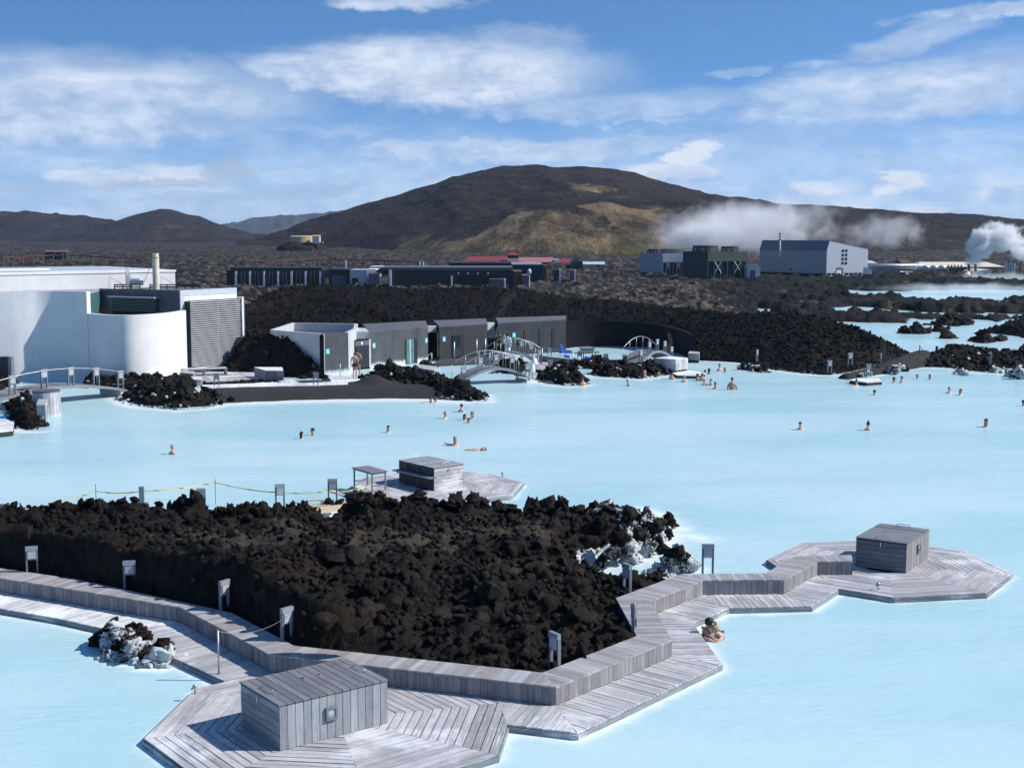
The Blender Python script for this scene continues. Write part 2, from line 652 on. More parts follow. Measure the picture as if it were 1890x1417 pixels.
# ------------------------------------------------------------------ lava, water, hill materials
def lava(name, atype, tint=0.64, rust=0.7, mossy=(0.045, 0.037, 0.029)):
    def b(t, bs):
        geo = t.new('ShaderNodeNewGeometry')
        pos = geo.outputs['Position']
        nz = t.sep(geo.outputs['Normal'])[2]

        def attr(n):
            a = t.new('ShaderNodeAttribute', attribute_type=atype, attribute_name=n)
            return a.outputs['Fac']
        n1 = t.noise(pos, 0.45, 5.0, 0.6)
        n2 = t.noise(pos, 2.6, 5.0, 0.65)
        n3 = t.noise(pos, 14.0, 5.0, 0.7)
        v = t.voro(pos, 9.0)
        n4 = t.noise(pos, 6.0, 2.0, 0.5)
        c = t.mix(t.smooth(n2, 0.35, 0.7), tuple(x * tint for x in (0.0050, 0.0040, 0.0035)), tuple(x * tint for x in (0.0270, 0.0215, 0.0175)))
        tone = t.new('ShaderNodeObjectInfo').outputs['Random']
        c = t.mix(t.m('MULTIPLY', t.smooth(tone, 0.55, 1.0), 0.55 if atype == 'OBJECT' else 0.0), c, (0.046 * tint, 0.040 * tint, 0.036 * tint))
        c = t.mix(t.smooth(n4, 0.55, 0.75, 0.0, 0.55), c, (0.050 * tint, 0.041 * tint, 0.035 * tint))
        c = t.mix(t.smooth(t.m('ADD', t.m('MULTIPLY', n1, 0.7), t.m('MULTIPLY', n3, 0.3)), 0.50, 0.66, 0.0, 0.75 * rust), c, (0.048 * tint, 0.025 * tint, 0.0135 * tint))
        c = t.mix(t.smooth(n3, 0.55, 0.72, 0.0, 0.6), c, (0.085 * tint, 0.072 * tint, 0.062 * tint))  # bright specks paint lit facets into the stone colour
        c = t.mix(t.smooth(n3, 0.48, 0.36, 0.0, 0.8), c, (0.003, 0.0026, 0.0024))
        ms = t.m('MULTIPLY', attr('moss'), t.smooth(nz, 0.35, 0.85))
        ms = t.smooth(t.m('ADD', ms, t.m('MULTIPLY', t.m('SUBTRACT', n2, 0.5), 1.1)), 0.35, 0.75)
        c = t.mix(ms, c, t.mix(n3, tuple(x * 0.7 for x in mossy), tuple(x * 1.25 for x in mossy)))
        si = attr('silica')
        si = t.m('MULTIPLY', si, t.m('MAXIMUM', t.smooth(si, 0.40, 0.60), t.smooth(t.sep(pos)[2], 0.32, 0.0)))
        sn = t.m('ADD', t.m('MULTIPLY', t.m('SUBTRACT', n2, 0.5), 1.5), t.m('MULTIPLY', t.m('SUBTRACT', n3, 0.5), 0.9))
        sm = t.smooth(t.m('ADD', si, sn), 0.50, 0.72)
        sm = t.m('MULTIPLY', sm, t.smooth(si, 0.02, 0.15))
        c = t.mix(sm, c, t.mix(n3, (0.34, 0.37, 0.39), (0.74, 0.76, 0.77)))
        t.put(bs.inputs['Base Color'], c)
        t.put(bs.inputs['Roughness'], t.smooth(n3, 0.3, 0.75, 0.62, 0.9))
        bs.inputs['Specular IOR Level'].default_value = 0.12
        n5 = t.noise(pos, 30.0, 3.0, 0.7)
        h = t.m('ADD', t.m('MULTIPLY', n3, 0.6), t.m('ADD', t.m('MULTIPLY', v, 0.4), t.m('MULTIPLY', n5, 0.35)))
        t.put(bs.inputs['Normal'], t.bump(h, 1.0, 0.045))
    return mat(name, b)


M['lava'] = lava('lava_ground', 'GEOMETRY')
M['rock'] = lava('lava_rock', 'OBJECT')
M['banklava'] = lava('lava_bank', 'GEOMETRY', 0.40, 0.7)


def b_water(t, bs):
    geo = t.new('ShaderNodeNewGeometry').outputs['Position']
    a = t.new('ShaderNodeAttribute', attribute_type='GEOMETRY', attribute_name='shallow').outputs['Fac']
    x, y, _ = t.sep(geo)
    drift = t.noise(t.xyz(t.m('MULTIPLY', x, 0.05), t.m('MULTIPLY', y, 0.12), 0.0), 1.0, 5.0, 0.55, 0.6)
    c = t.mix(t.smooth(drift, 0.32, 0.68), (0.375, 0.590, 0.630), (0.500, 0.672, 0.700))
    sn = t.m('ADD', a, t.m('MULTIPLY', t.m('SUBTRACT', t.noise(geo, 1.6, 5.0, 0.6), 0.5), 0.7))
    c = t.mix(t.m('MULTIPLY', t.smooth(sn, 0.25, 1.0), t.smooth(a, 0.0, 0.3)), c, (0.80, 0.86, 0.86))
    t.put(bs.inputs['Base Color'], c)
    bs.inputs['Roughness'].default_value = 0.22
    bs.inputs['IOR'].default_value = 1.33
    bs.inputs['Specular IOR Level'].default_value = 0.09
    rip = t.noise(t.xyz(t.m('MULTIPLY', x, 0.75), t.m('MULTIPLY', y, 2.2), 0.0), 1.6, 4.0, 0.6, 0.6)
    rip2 = t.noise(t.xyz(t.m('MULTIPLY', x, 1.0), t.m('MULTIPLY', y, 1.6), 3.0), 0.35, 3.0, 0.5, 0.4)
    gust = t.smooth(t.noise(t.xyz(t.m('MULTIPLY', x, 0.12), t.m('MULTIPLY', y, 0.2), 9.0), 1.0, 3.0, 0.5), 0.4, 0.65, 0.35, 1.0)
    h = t.m('ADD', t.m('MULTIPLY', t.m('MULTIPLY', rip, gust), 0.075), t.m('MULTIPLY', rip2, 0.05))
    t.put(bs.inputs['Normal'], t.bump(h, 0.6, 1.0))


M['water'] = mat('milky_water', b_water)


def b_sand(t, bs):
    geo = t.new('ShaderNodeNewGeometry').outputs['Position']
    n1 = t.noise(geo, 0.8, 5.0, 0.6)
    n2 = t.noise(geo, 30.0, 4.0, 0.7)
    c = t.mix(t.smooth(n1, 0.35, 0.7), (0.0125, 0.0115, 0.011), (0.021, 0.019, 0.0175))
    c = t.mix(t.smooth(n2, 0.6, 0.8), c, (0.04, 0.037, 0.035))
    a = t.new('ShaderNodeAttribute', attribute_type='GEOMETRY', attribute_name='silica').outputs['Fac']
    c = t.mix(t.smooth(t.m('ADD', a, t.m('MULTIPLY', t.m('SUBTRACT', t.noise(geo, 2.0, 5.0, 0.6), 0.5), 1.0)), 0.4, 0.8), c, (0.72, 0.74, 0.75))
    t.put(bs.inputs['Base Color'], c)
    bs.inputs['Roughness'].default_value = 0.9
    t.put(bs.inputs['Normal'], t.bump(n2, 0.6, 0.02))


M['sand'] = mat('black_sand', b_sand)


def b_plain(t, bs):
    geo = t.new('ShaderNodeNewGeometry')
    pos = geo.outputs['Position']
    nz = t.sep(geo.outputs['Normal'])[2]
    at = t.new('ShaderNodeAttribute', attribute_type='GEOMETRY', attribute_name='knob').outputs['Fac']
    wet = t.new('ShaderNodeAttribute', attribute_type='GEOMETRY', attribute_name='wet').outputs['Fac']
    n0 = t.noise(pos, 0.02, 5.0, 0.6)
    n1 = t.noise(pos, 0.16, 5.0, 0.65)
    n2 = t.noise(pos, 0.55, 3.0, 0.6)
    f = t.m('ADD', t.m('MULTIPLY', at, 0.40), t.m('ADD', t.m('MULTIPLY', t.m('ADD', t.m('MULTIPLY', t.m('SUBTRACT', n2, 0.5), 2.0), 0.5), 0.55), t.m('MULTIPLY', n1, 0.25)))
    f = t.m('SUBTRACT', f, t.m('MULTIPLY', wet, 0.35))
    c = t.mix(t.smooth(f, 0.60, 0.88), (0.0055, 0.0050, 0.0048), (0.098, 0.082, 0.066))
    c = t.mix(t.smooth(n1, 0.55, 0.75, 0.0, 0.5), c, (0.060, 0.048, 0.036))
    c = t.mix(t.m('MULTIPLY', wet, t.smooth(n1, 0.60, 0.68, 0.0, 0.6)), c, (0.11, 0.085, 0.028))
    c = t.mix(t.smooth(n0, 0.5, 0.7, 0.0, 0.35), c, (0.030, 0.026, 0.024))
    t.put(bs.inputs['Base Color'], c)
    bs.inputs['Roughness'].default_value = 0.9
    bs.inputs['Specular IOR Level'].default_value = 0.2
    t.put(bs.inputs['Normal'], t.bump(n2, 1.0, 0.5))


M['plain'] = mat('lava_plain', b_plain)


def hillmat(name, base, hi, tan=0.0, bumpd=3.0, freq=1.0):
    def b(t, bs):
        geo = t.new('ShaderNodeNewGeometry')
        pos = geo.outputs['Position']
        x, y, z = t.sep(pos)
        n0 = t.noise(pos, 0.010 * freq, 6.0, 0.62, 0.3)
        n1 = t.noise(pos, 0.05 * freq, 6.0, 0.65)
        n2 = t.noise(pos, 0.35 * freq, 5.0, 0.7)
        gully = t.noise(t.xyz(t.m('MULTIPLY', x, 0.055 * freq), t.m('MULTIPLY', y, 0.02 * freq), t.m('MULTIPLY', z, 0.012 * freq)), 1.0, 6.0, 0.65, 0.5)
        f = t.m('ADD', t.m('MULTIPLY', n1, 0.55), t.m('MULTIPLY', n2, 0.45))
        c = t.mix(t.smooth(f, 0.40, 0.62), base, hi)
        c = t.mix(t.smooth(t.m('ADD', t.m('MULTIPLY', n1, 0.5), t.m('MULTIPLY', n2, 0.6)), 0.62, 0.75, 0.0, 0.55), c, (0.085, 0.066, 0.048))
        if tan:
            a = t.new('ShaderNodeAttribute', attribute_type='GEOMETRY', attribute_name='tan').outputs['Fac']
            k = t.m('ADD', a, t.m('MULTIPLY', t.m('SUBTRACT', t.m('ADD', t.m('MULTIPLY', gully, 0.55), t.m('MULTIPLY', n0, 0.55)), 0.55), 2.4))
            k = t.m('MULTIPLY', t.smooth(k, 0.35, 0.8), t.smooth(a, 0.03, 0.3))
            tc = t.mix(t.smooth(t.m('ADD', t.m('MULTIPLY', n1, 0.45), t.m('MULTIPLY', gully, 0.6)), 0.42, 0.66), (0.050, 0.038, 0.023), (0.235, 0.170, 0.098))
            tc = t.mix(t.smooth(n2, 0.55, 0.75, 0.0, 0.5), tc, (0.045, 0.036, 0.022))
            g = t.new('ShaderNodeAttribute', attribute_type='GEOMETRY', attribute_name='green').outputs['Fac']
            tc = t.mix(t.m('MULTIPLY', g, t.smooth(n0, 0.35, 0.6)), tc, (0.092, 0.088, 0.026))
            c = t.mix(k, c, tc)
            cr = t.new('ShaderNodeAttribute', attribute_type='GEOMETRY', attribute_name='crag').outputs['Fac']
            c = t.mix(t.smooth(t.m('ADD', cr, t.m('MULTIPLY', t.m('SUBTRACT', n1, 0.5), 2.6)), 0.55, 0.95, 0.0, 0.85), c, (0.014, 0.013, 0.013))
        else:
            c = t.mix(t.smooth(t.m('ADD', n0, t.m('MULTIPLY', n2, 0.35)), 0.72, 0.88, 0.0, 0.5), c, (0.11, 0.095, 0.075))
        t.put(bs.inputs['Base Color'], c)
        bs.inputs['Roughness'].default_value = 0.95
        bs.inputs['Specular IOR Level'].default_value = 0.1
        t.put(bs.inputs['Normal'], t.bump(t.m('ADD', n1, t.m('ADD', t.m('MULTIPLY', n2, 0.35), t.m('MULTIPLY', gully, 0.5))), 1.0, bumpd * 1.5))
    return mat(name, b)


M['hill'] = hillmat('dark_scree_hill', (0.022, 0.0185, 0.0195), (0.038, 0.032, 0.032), 0.0, 3.0)
M['mountain'] = hillmat('volcanic_mountain', (0.022, 0.0165, 0.0155), (0.042, 0.031, 0.026), 1.0, 3.0)
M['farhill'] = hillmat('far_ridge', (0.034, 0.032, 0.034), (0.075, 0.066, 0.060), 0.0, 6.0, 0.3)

# ------------------------------------------------------------------ rock shapes shared by every heap
def rock_shape(sub, seed, rough, spiky=0.0, cleave=4, cut=(.62, .9)):
    bm = bmesh.new()
    bmesh.ops.create_icosphere(bm, subdivisions=sub, radius=1.0)
    v = np.array([q.co[:] for q in bm.verts])
    f = np.array([[q.index for q in fc.verts] for fc in bm.faces])
    bm.free()
    s = seed * 13.7
    n = fbm(v[:, 0] * 1.1 + s, v[:, 1] * 1.1 + s * .3, v[:, 2] * 1.1 - s, 2) - .5
    n2 = vnoise(v[:, 0] * 3.1 + s, v[:, 1] * 3.1, v[:, 2] * 3.1 + s) - .5
    n3 = vnoise(v[:, 0] * 7.3 - s, v[:, 1] * 7.3, v[:, 2] * 7.3 + s) - .5
    n4 = 1 - np.abs(2 * vnoise(v[:, 0] * 4.3 + s, v[:, 1] * 4.3 - s, v[:, 2] * 4.3) - 1)
    r = 1 + rough * (1.4 * n + .8 * n2 + .5 * n3 - .45 * (n4 - .6))
    lr = np.random.default_rng(seed)
    v = v * r[:, None]
    for _ in range(cleave):                  # cleaved faces
        d = lr.normal(size=3)
        d /= np.linalg.norm(d)
        c = lr.uniform(*cut)
        e = np.maximum(v @ d - c, 0)
        v -= e[:, None] * d * .97
    if spiky:
        up = np.clip(v[:, 2], 0, 2)
        v[:, 2] += up * spiky
        v[:, 0] += up * lr.uniform(-.3, .3)
        v[:, :2] *= (1 - .28 * up / (1 + up))[:, None]
    return v, f


def rock_meshes(prefix, n, sub, rough, spiky=0.0, seed0=0, cleave=4, cut=(.62, .9)):
    out = []
    for i in range(n):
        v, f = rock_shape(sub, seed0 + i, rough, spiky, cleave, cut)
        o = np_mesh(prefix, v, f, M['rock'])
        me = o.data
        bpy.data.objects.remove(o)
        out.append(me)
    return out


ROCKS = rock_meshes('rock', 14, 3, 1.12, 0.0, 3, 5, (.5, .85))
BLOCKS = rock_meshes('rock', 8, 3, 0.34, 0.0, 30, 9, (.32, .62))
SPIKES = rock_meshes('rock', 8, 3, 1.25, 0.30, 60, 3)
LOW1 = [rock_shape(1, 100 + i, 1.3) for i in range(10)]
LOW0 = [rock_shape(0, 200 + i, 0.6, 0.0, 2) for i in range(10)]


def rock_obj(p, s, parent, silica=0.0, moss=0.0, meshes=None, rz=None, tilt=0.5, label=None, rseed=None):
    o = bpy.data.objects.new('rock', rng.choice(meshes or ROCKS))
    COL.objects.link(o)
    o.parent = parent
    o.location = Vector(p) - LOC[parent.name]
    o.scale = s if isinstance(s, (tuple, list)) else (s * rng.uniform(.8, 1.25), s * rng.uniform(.8, 1.25), s * rng.uniform(.65, 1.05))
    o.rotation_euler = (rng.uniform(-tilt, tilt), rng.uniform(-tilt, tilt), rng.uniform(0, 6.28) if rz is None else rz)
    o['silica'] = float(silica)
    o['moss'] = float(moss)
    if label:
        o['label'] = label
    return o


def rubble(name, pts, sizes, shapes, material, parent, silica, moss):
    """Many small stones joined into one part."""
    V_, F_, S_, Mo_ = [], [], [], []
    base = 0
    lr = np.random.default_rng(len(pts))
    for i in range(len(pts)):
        v, f = shapes[i % len(shapes)]
        a, b_, c = lr.uniform(0, 6.28, 3)
        ca, sa, cb, sb = math.cos(a), math.sin(a), math.cos(b_), math.sin(b_)
        rot = np.array([[ca, -sa, 0], [sa, ca, 0], [0, 0, 1]]) @ np.array([[1, 0, 0], [0, cb, -sb], [0, sb, cb]])
        sc = sizes[i] * lr.uniform(.75, 1.25, 3)
        q = (v * sc) @ rot.T + pts[i]
        V_.append(q)
        F_.append(f + base)
        base += len(v)
        S_.append(np.full(len(v), silica[i]))
        Mo_.append(np.full(len(v), moss[i]))
    o = np_mesh(name, np.concatenate(V_), np.concatenate(F_), material, parent, False,
                {'silica': np.concatenate(S_), 'moss': np.concatenate(Mo_)})
    o['kind'] = 'stuff'
    return o


SHORES = []          # polylines where stone or board meets the pool, for the pale shallow rim: (points, width, strength)


class Heap:
    """A lava mound on the plan polygon poly; hf(X, Y, d) gives its height, d being the distance in from the edge."""

    def __init__(self, name, label, cat, poly, hf, res, material, kind=None, silf=None, mossf=None, group=None, zmin=-0.5):
        self.poly = [(p[0], p[1]) for p in poly]
        xs = [p[0] for p in self.poly]
        ys = [p[1] for p in self.poly]
        x0, x1, y0, y1 = min(xs) - res, max(xs) + res, min(ys) - res, max(ys) + res
        nx, ny = int((x1 - x0) / res) + 2, int((y1 - y0) / res) + 2
        gx, gy = np.meshgrid(x0 + np.arange(nx) * res, y0 + np.arange(ny) * res)
        ins = inside(gx, gy, self.poly)
        d, _ = seg_dist(gx, gy, self.poly, True)
        d = np.where(ins, d, -d)
        Z = hf(gx, gy, np.maximum(d, 0))
        Z = np.where(d < 0, np.maximum(-0.9 + 0 * Z, Z * 0 + d * 2.0), Z)
        self.x0, self.y0, self.res, self.Z, self.d, self.nx, self.ny = x0, y0, res, Z, d, nx, ny
        self.silf = silf or (lambda X, Y, z: np.zeros_like(X))
        self.mossf = mossf or (lambda X, Y, z: np.zeros_like(X))
        jit = nrg.uniform(-.38, .38, (2,) + gx.shape) * res
        vx, vy = gx + jit[0], gy + jit[1]
        verts = np.stack([vx.ravel(), vy.ravel(), Z.ravel()], 1)
        fc = grid_faces(ny, nx)
        keep = (d.ravel()[fc] > -1.6 * res).any(1)
        fc = fc[keep]
        used = np.unique(fc)
        remap = np.full(len(verts), -1)
        remap[used] = np.arange(len(used))
        verts, fc = verts[used], remap[fc]
        loc = (float(np.mean(xs)), float(np.mean(ys)), 0.0)
        self.o = np_mesh(name, verts, fc, material, None, False,
                         {'silica': self.silf(verts[:, 0], verts[:, 1], verts[:, 2]), 'moss': self.mossf(verts[:, 0], verts[:, 1], verts[:, 2])}, loc)
        setp(self.o, label, cat, group, kind)
        self.material = material

    def z(self, x, y):
        i = np.clip(((np.asarray(x) - self.x0) / self.res).round().astype(int), 0, self.nx - 1)
        j = np.clip(((np.asarray(y) - self.y0) / self.res).round().astype(int), 0, self.ny - 1)
        return self.Z[j, i]

    def dd(self, x, y):
        i = np.clip(((np.asarray(x) - self.x0) / self.res).round().astype(int), 0, self.nx - 1)
        j = np.clip(((np.asarray(y) - self.y0) / self.res).round().astype(int), 0, self.ny - 1)
        return self.d[j, i]

    def sample(self, n, dens=None):
        xs = [p[0] for p in self.poly]
        ys = [p[1] for p in self.poly]
        out = np.zeros((0, 2))
        while len(out) < n:
            c = np.stack([nrg.uniform(min(xs), max(xs), n * 3), nrg.uniform(min(ys), max(ys), n * 3)], 1)
            k = inside(c[:, 0], c[:, 1], self.poly)
            if dens is not None:
                k &= nrg.random(len(c)) < dens(c[:, 0], c[:, 1])
            out = np.concatenate([out, c[k]])
        return out[:n]

    def scatter(self, n_obj, n_small, smin, smax, small, shapes, dens=None, meshes=None, sink=0.15, power=2.2, white=0.0):
        p = self.sample(n_obj, dens)
        s = smin + (smax - smin) * nrg.random(n_obj) ** power
        z = self.z(p[:, 0], p[:, 1])
        si = self.silf(p[:, 0], p[:, 1], z)
        mo = self.mossf(p[:, 0], p[:, 1], z)
        for i in range(n_obj):
            wv = si[i] * (.9 if si[i] > .45 else .55)
            if white and s[i] < .24 and rng.random() < white:
                wv = max(wv, rng.uniform(.45, .9))
            rock_obj((p[i, 0], p[i, 1], z[i] + s[i] * sink), s[i], self.o, wv, mo[i] * .8, meshes)
        if n_small:
            p = self.sample(n_small, dens)
            s = small[0] + (small[1] - small[0]) * nrg.random(n_small) ** 2
            z = self.z(p[:, 0], p[:, 1])
            si = self.silf(p[:, 0], p[:, 1], z)
            if white:
                si = np.where(nrg.random(n_small) < white * .7, np.maximum(si, .7), si)
            rubble('rubble', np.stack([p[:, 0], p[:, 1], z + s * .2], 1), s, shapes, self.material, self.o, si, self.mossf(p[:, 0], p[:, 1], z) * .7)


# ------------------------------------------------------------------ lagoon beds and the lava plain (polar sheet from the far banks to the hills)
def px_of(X, Y, z=0.0):
    """Photograph column and row of level ground points (used only to lay the plan of the far lagoons out)."""
    return 945 + FOC * X / Y, HOR + FOC * (CAM_H - z) / Y


na, nd = 760, 560
azs = np.linspace(R(-27), R(27), na)
dist = 92.0 * (1900.0 / 92.0) ** np.linspace(0, 1, nd)
AZ, DD = np.meshgrid(azs, dist)
TX, TY = DD * np.sin(AZ), DD * np.cos(AZ)
qx, qy = px_of(TX, TY)
qx = qx + 170 * (fbm(TX * .09, TY * .035, oct=4) - .5)
qy = qy + (qy - HOR) * .16 * (fbm(TX * .11 + 30, TY * .05, oct=4) - .5)
lag = np.zeros(TX.shape)


def lagoon(cx, cy, rx, ry, k=1.0, tilt=0.0):
    global lag
    e = np.hypot((qx - cx) / rx, (qy - cy - (qx - cx) * tilt) / ry)
    lag = np.maximum(lag, k * sst(e, 1.25, .75))


lagoon(1800, 632, 330, 42)
lagoon(1640, 606, 170, 13)
lagoon(1820, 606, 160, 14)
lagoon(1385, 573, 62, 3.6)
lagoon(1570, 574, 70, 5)
lagoon(1700, 577, 60, 5)
lagoon(1820, 577, 120, 5.5)
lagoon(1740, 590, 40, 4)
lagoon(1850, 597, 90, 8)
lagoon(1560, 541, 105, 4.5)
lagoon(1760, 541, 220, 10)
lagoon(1860, 556, 160, 4)
lagoon(1880, 517, 110, 7)
lagoon(1775, 508, 60, 2.2)
rough = ridged(TX * .13, TY * .13, 4)
fine = ridged(TX * .55 + 9, TY * .55, 3)
big = fbm(TX * .012, TY * .012, oct=3)
amp = np.clip(1.15 - (DD - 92) / 2500, .5, 1)
hgt = .75 + 2.0 * (big - .5) + 2.0 * (rough - .66) * amp + 1.5 * (fine - .66) * amp
flatten = sst(DD, 300, 700)
hgt = hgt * (1 - .3 * flatten) + .6 * flatten
hgt = np.maximum(hgt, .05 + .25 * fine)
bed = -.60 + 2.6 * (fbm(TX * .06 + 40, TY * .06 + 7, oct=4) - .5) + 1.3 * (ridged(TX * .22, TY * .22, 3) - .62)
hgt = hgt * (1 - lag) + np.minimum(bed, .9) * lag
nearw = sst(DD, 128, 122)
hgt = hgt * (1 - nearw) - 1.3 * nearw
wetm = sst(qx, 1250, 1480) * sst(qy, 500, 530)
tfaces = grid_faces(nd, na)
terr = np_mesh('lava_plain', np.stack([TX.ravel(), TY.ravel(), hgt.ravel()], 1), tfaces, M['plain'], None, False,
               {'knob': np.clip(.25 + rough * .5 + (fine - .5) * .6, 0, 1), 'wet': wetm})
setp(terr, 'rough dark lava field mottled with grey moss, running back to the hills', 'lava field', None, 'structure')


def terr_z(x, y):
    a = math.atan2(x, y)
    d = math.hypot(x, y)
    i = min(na - 1, max(0, int(round((a - azs[0]) / (azs[1] - azs[0])))))
    j = min(nd - 1, max(0, int(round(math.log(d / 92.0) / math.log(1900 / 92.0) * (nd - 1)))))
    return float(hgt[j, i])


# ------------------------------------------------------------------ hills
def interp(px, pts):
    return np.interp(px, [p[0] for p in pts], [p[1] for p in pts])


def hill(name, label, crest, d_crest, d_front, d_back, ncol, nrow, material, x_rng, nz_amp, shape=1.0, front_y=None, attrs=None, extra=None):
    """A ridge whose crest passes the given sky line, falling to the plain at d_front and again behind the crest."""
    pxs = np.linspace(x_rng[0], x_rng[1], ncol)
    a = np.arctan((pxs - 945) / FOC)
    t = np.concatenate([np.linspace(0, 1, nrow), 1 + np.linspace(0, 1, 14)[1:]])
    T, A = np.meshgrid(t, a, indexing='ij')
    PXS = np.broadcast_to(pxs, T.shape)
    dc = d_crest(PXS) if callable(d_crest) else d_crest
    df = d_front(PXS) if callable(d_front) else d_front
    D = np.where(T <= 1, df + (dc - df) * T, dc + (T - 1) * d_back)
    soft_ = sum(interp(PXS + o_, crest) for o_ in range(-90, 91, 15)) / 13
    wk = sst(T, .80, 1.0)
    top = CAM_H + (HOR - (interp(PXS, crest) * wk + soft_ * (1 - wk))) / FOC * dc
    prof = np.where(T <= 1, np.sin(np.clip(T, 0, 1) * np.pi / 2) ** shape, np.cos(np.clip(T - 1, 0, 1) * np.pi / 2) ** 1.2)
    X, Y = D * np.tan(A), D
    nz = fbm(X * .012 + 5, Y * .012, oct=6, gain=.55) - .5
    gl = ridged(X * .02 + .004 * Y, Y * .006, 4) - .5
    Z = top * prof + nz_amp * (nz + .6 * gl) * np.sin(np.clip(T, 0, 1) * np.pi) ** .7
    cl = fbm(X * .05, Y * .05, oct=3) - .5
    Z = Z + np.where(T > .9, cl * nz_amp * .09, 0)
    if extra is not None:
        Z = extra(X, Y, Z, PXS, T)
    Z = np.where(T == 0, -3.0, Z)
    verts = np.stack([X.ravel(), Y.ravel(), Z.ravel()], 1)
    at = {k: v(X, Y, Z, PXS, T).ravel() for k, v in (attrs or {}).items()}
    o = np_mesh(name, verts, grid_faces(len(t), ncol), material, None, True, at)
    setp(o, label, 'hill', None, 'structure')
    return o


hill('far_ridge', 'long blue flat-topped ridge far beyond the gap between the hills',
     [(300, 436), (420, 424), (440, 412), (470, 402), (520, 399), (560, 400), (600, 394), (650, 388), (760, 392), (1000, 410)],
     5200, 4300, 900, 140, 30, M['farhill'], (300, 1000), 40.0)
hill('low_hill', 'broad low dark hill at the far left of the skyline',
     [(-700, 440), (-420, 420), (-150, 392), (0, 393), (60, 392), (120, 397), (180, 402), (215, 410), (260, 418), (330, 436), (420, 446)],
     1900, 1350, 500, 200, 40, M['hill'], (-700, 420), 20.0)
hill('cone_hill', 'dark rounded cone hill left of the gap in the skyline',
     [(80, 446), (150, 428), (215, 410), (260, 395), (300, 386), (322, 387), (350, 396), (372, 399), (400, 412), (430, 432), (470, 442), (520, 448)],
     1600, 1250, 420, 200, 40, M['hill'], (80, 520), 14.0)

CREST = [(440, 452), (490, 440), (520, 434), (560, 418), (600, 402), (650, 384), (690, 374), (730, 366), (752, 356), (790, 346), (830, 340), (860, 330), (905, 316),
         (928, 311), (945, 315), (985, 316), (1060, 315), (1110, 318), (1132, 317), (1170, 323), (1215, 342), (1262, 360), (1310, 372), (1370, 378), (1450, 384),
         (1540, 392), (1640, 397), (1720, 401), (1790, 404), (1850, 411), (1900, 413), (2100, 424), (2500, 445)]


def m_front(px):
    return sum(m_front0(px + o) for o in range(-120, 121, 20)) / 13


def m_front0(px):
    return np.interp(px, [440, 560, 700, 800, 1000, 1200, 1350, 1600, 1900, 2500], [900, 860, 700, 590, 545, 545, 560, 640, 690, 760])


SHO = [(760, 470), (800, 456), (850, 428), (890, 404), (930, 388), (980, 378), (1040, 370), (1090, 364), (1150, 363), (1230, 366), (1300, 372), (1350, 382), (1420, 410), (1480, 440)]


def shoulder(X, Y, Z, px, T):
    # the tawny shoulder that stands out in front of the summit on the right
    dmid = 700.0
    yy = interp(px, SHO)
    zt = CAM_H + (HOR - yy) / FOC * dmid
    mask = sst(px, 720, 960) * sst(px, 1520, 1330)
    back = sst(Y, dmid + 150, dmid + 10)
    front = np.clip((Y - m_front(px)) / (dmid - m_front(px)), 0, 1)
    sh = zt * np.sin(front * np.pi / 2) ** .85 * mask
    sh = sh + mask * 5.0 * (ridged(X * .03, Y * .012, 4) - .5) * np.sin(front * np.pi)
    sh = np.where(Y > dmid, zt * mask * back + (1 - back) * 0, sh)
    return np.maximum(Z, sh)


def proj_row(X, Y, Z):
    return HOR + (CAM_H - Z) / Y * FOC


def a_tan(X, Y, Z, px, T):
    wv = fbm(X * .02, Y * .02, Z * .03, 4) - .5
    px = px + 150 * wv
    r_ = proj_row(X, Y, Z) + 40 * (fbm(X * .03 + 9, Y * .03, Z * .05, 4) - .5)
    sh = interp(px, SHO)
    t = sst(px, 700, 850) * sst(px, 1460, 1300) * sst(r_, sh + 2, sh + 26)
    t = np.maximum(t, sst(px, 660, 760) * sst(px, 1000, 900) * sst(r_, 422, 450) * .85)
    t = np.maximum(t, .55 * sst(np.hypot((px - 1070) / 70, (r_ - 352) / 10), 1.3, .5))
    t = np.maximum(t, .25 * sst(px, 1500, 1600) * sst(r_, 415, 440))
    t = np.maximum(t, .16 * sst(px, 600, 700) * sst(r_, 360, 400))
    return t


def a_green(X, Y, Z, px, T):
    r_ = proj_row(X, Y, Z)
    return sst(r_, 446, 462) * sst(px, 930, 1000) * sst(px, 1230, 1180)


def a_crag(X, Y, Z, px, T):
    px = px + 90 * (fbm(X * .03, Y * .03, Z * .05, 4) - .5)
    r_ = proj_row(X, Y, Z) + 30 * (fbm(X * .03 + 9, Y * .03, Z * .05, 4) - .5)
    c = 0 * Z

    def el(cx, cy, rx, ry, tl=0.0, k=1.0):
        return k * sst(np.hypot((px - cx) / rx, (r_ - cy - (px - cx) * tl) / ry), 1.3, .5)
    for e in ((925, 400, 70, 13, -.42), (1080, 400, 34, 18, .4), (1190, 376, 90, 10, .06), (1265, 384, 70, 12, .12), (870, 352, 50, 5, .05),
              (1115, 418, 14, 8), (1228, 420, 10, 22), (1000, 386, 60, 5, -.1), (1235, 398, 40, 16)):
        c = np.maximum(c, el(*e))
    return c


hill('mountain', 'broad dark volcanic mountain with a tawny craggy shoulder facing the plain', CREST,
     lambda p: sum(np.interp(p + o, [440, 900, 1300, 1900, 2500], [1150, 1150, 1120, 1050, 1050]) for o in range(-120, 121, 20)) / 13, m_front, 500, 700, 150, M['mountain'], (440, 2500), 13.0, .95,
     attrs={'tan': a_tan, 'green': a_green, 'crag': a_crag}, extra=shoulder)

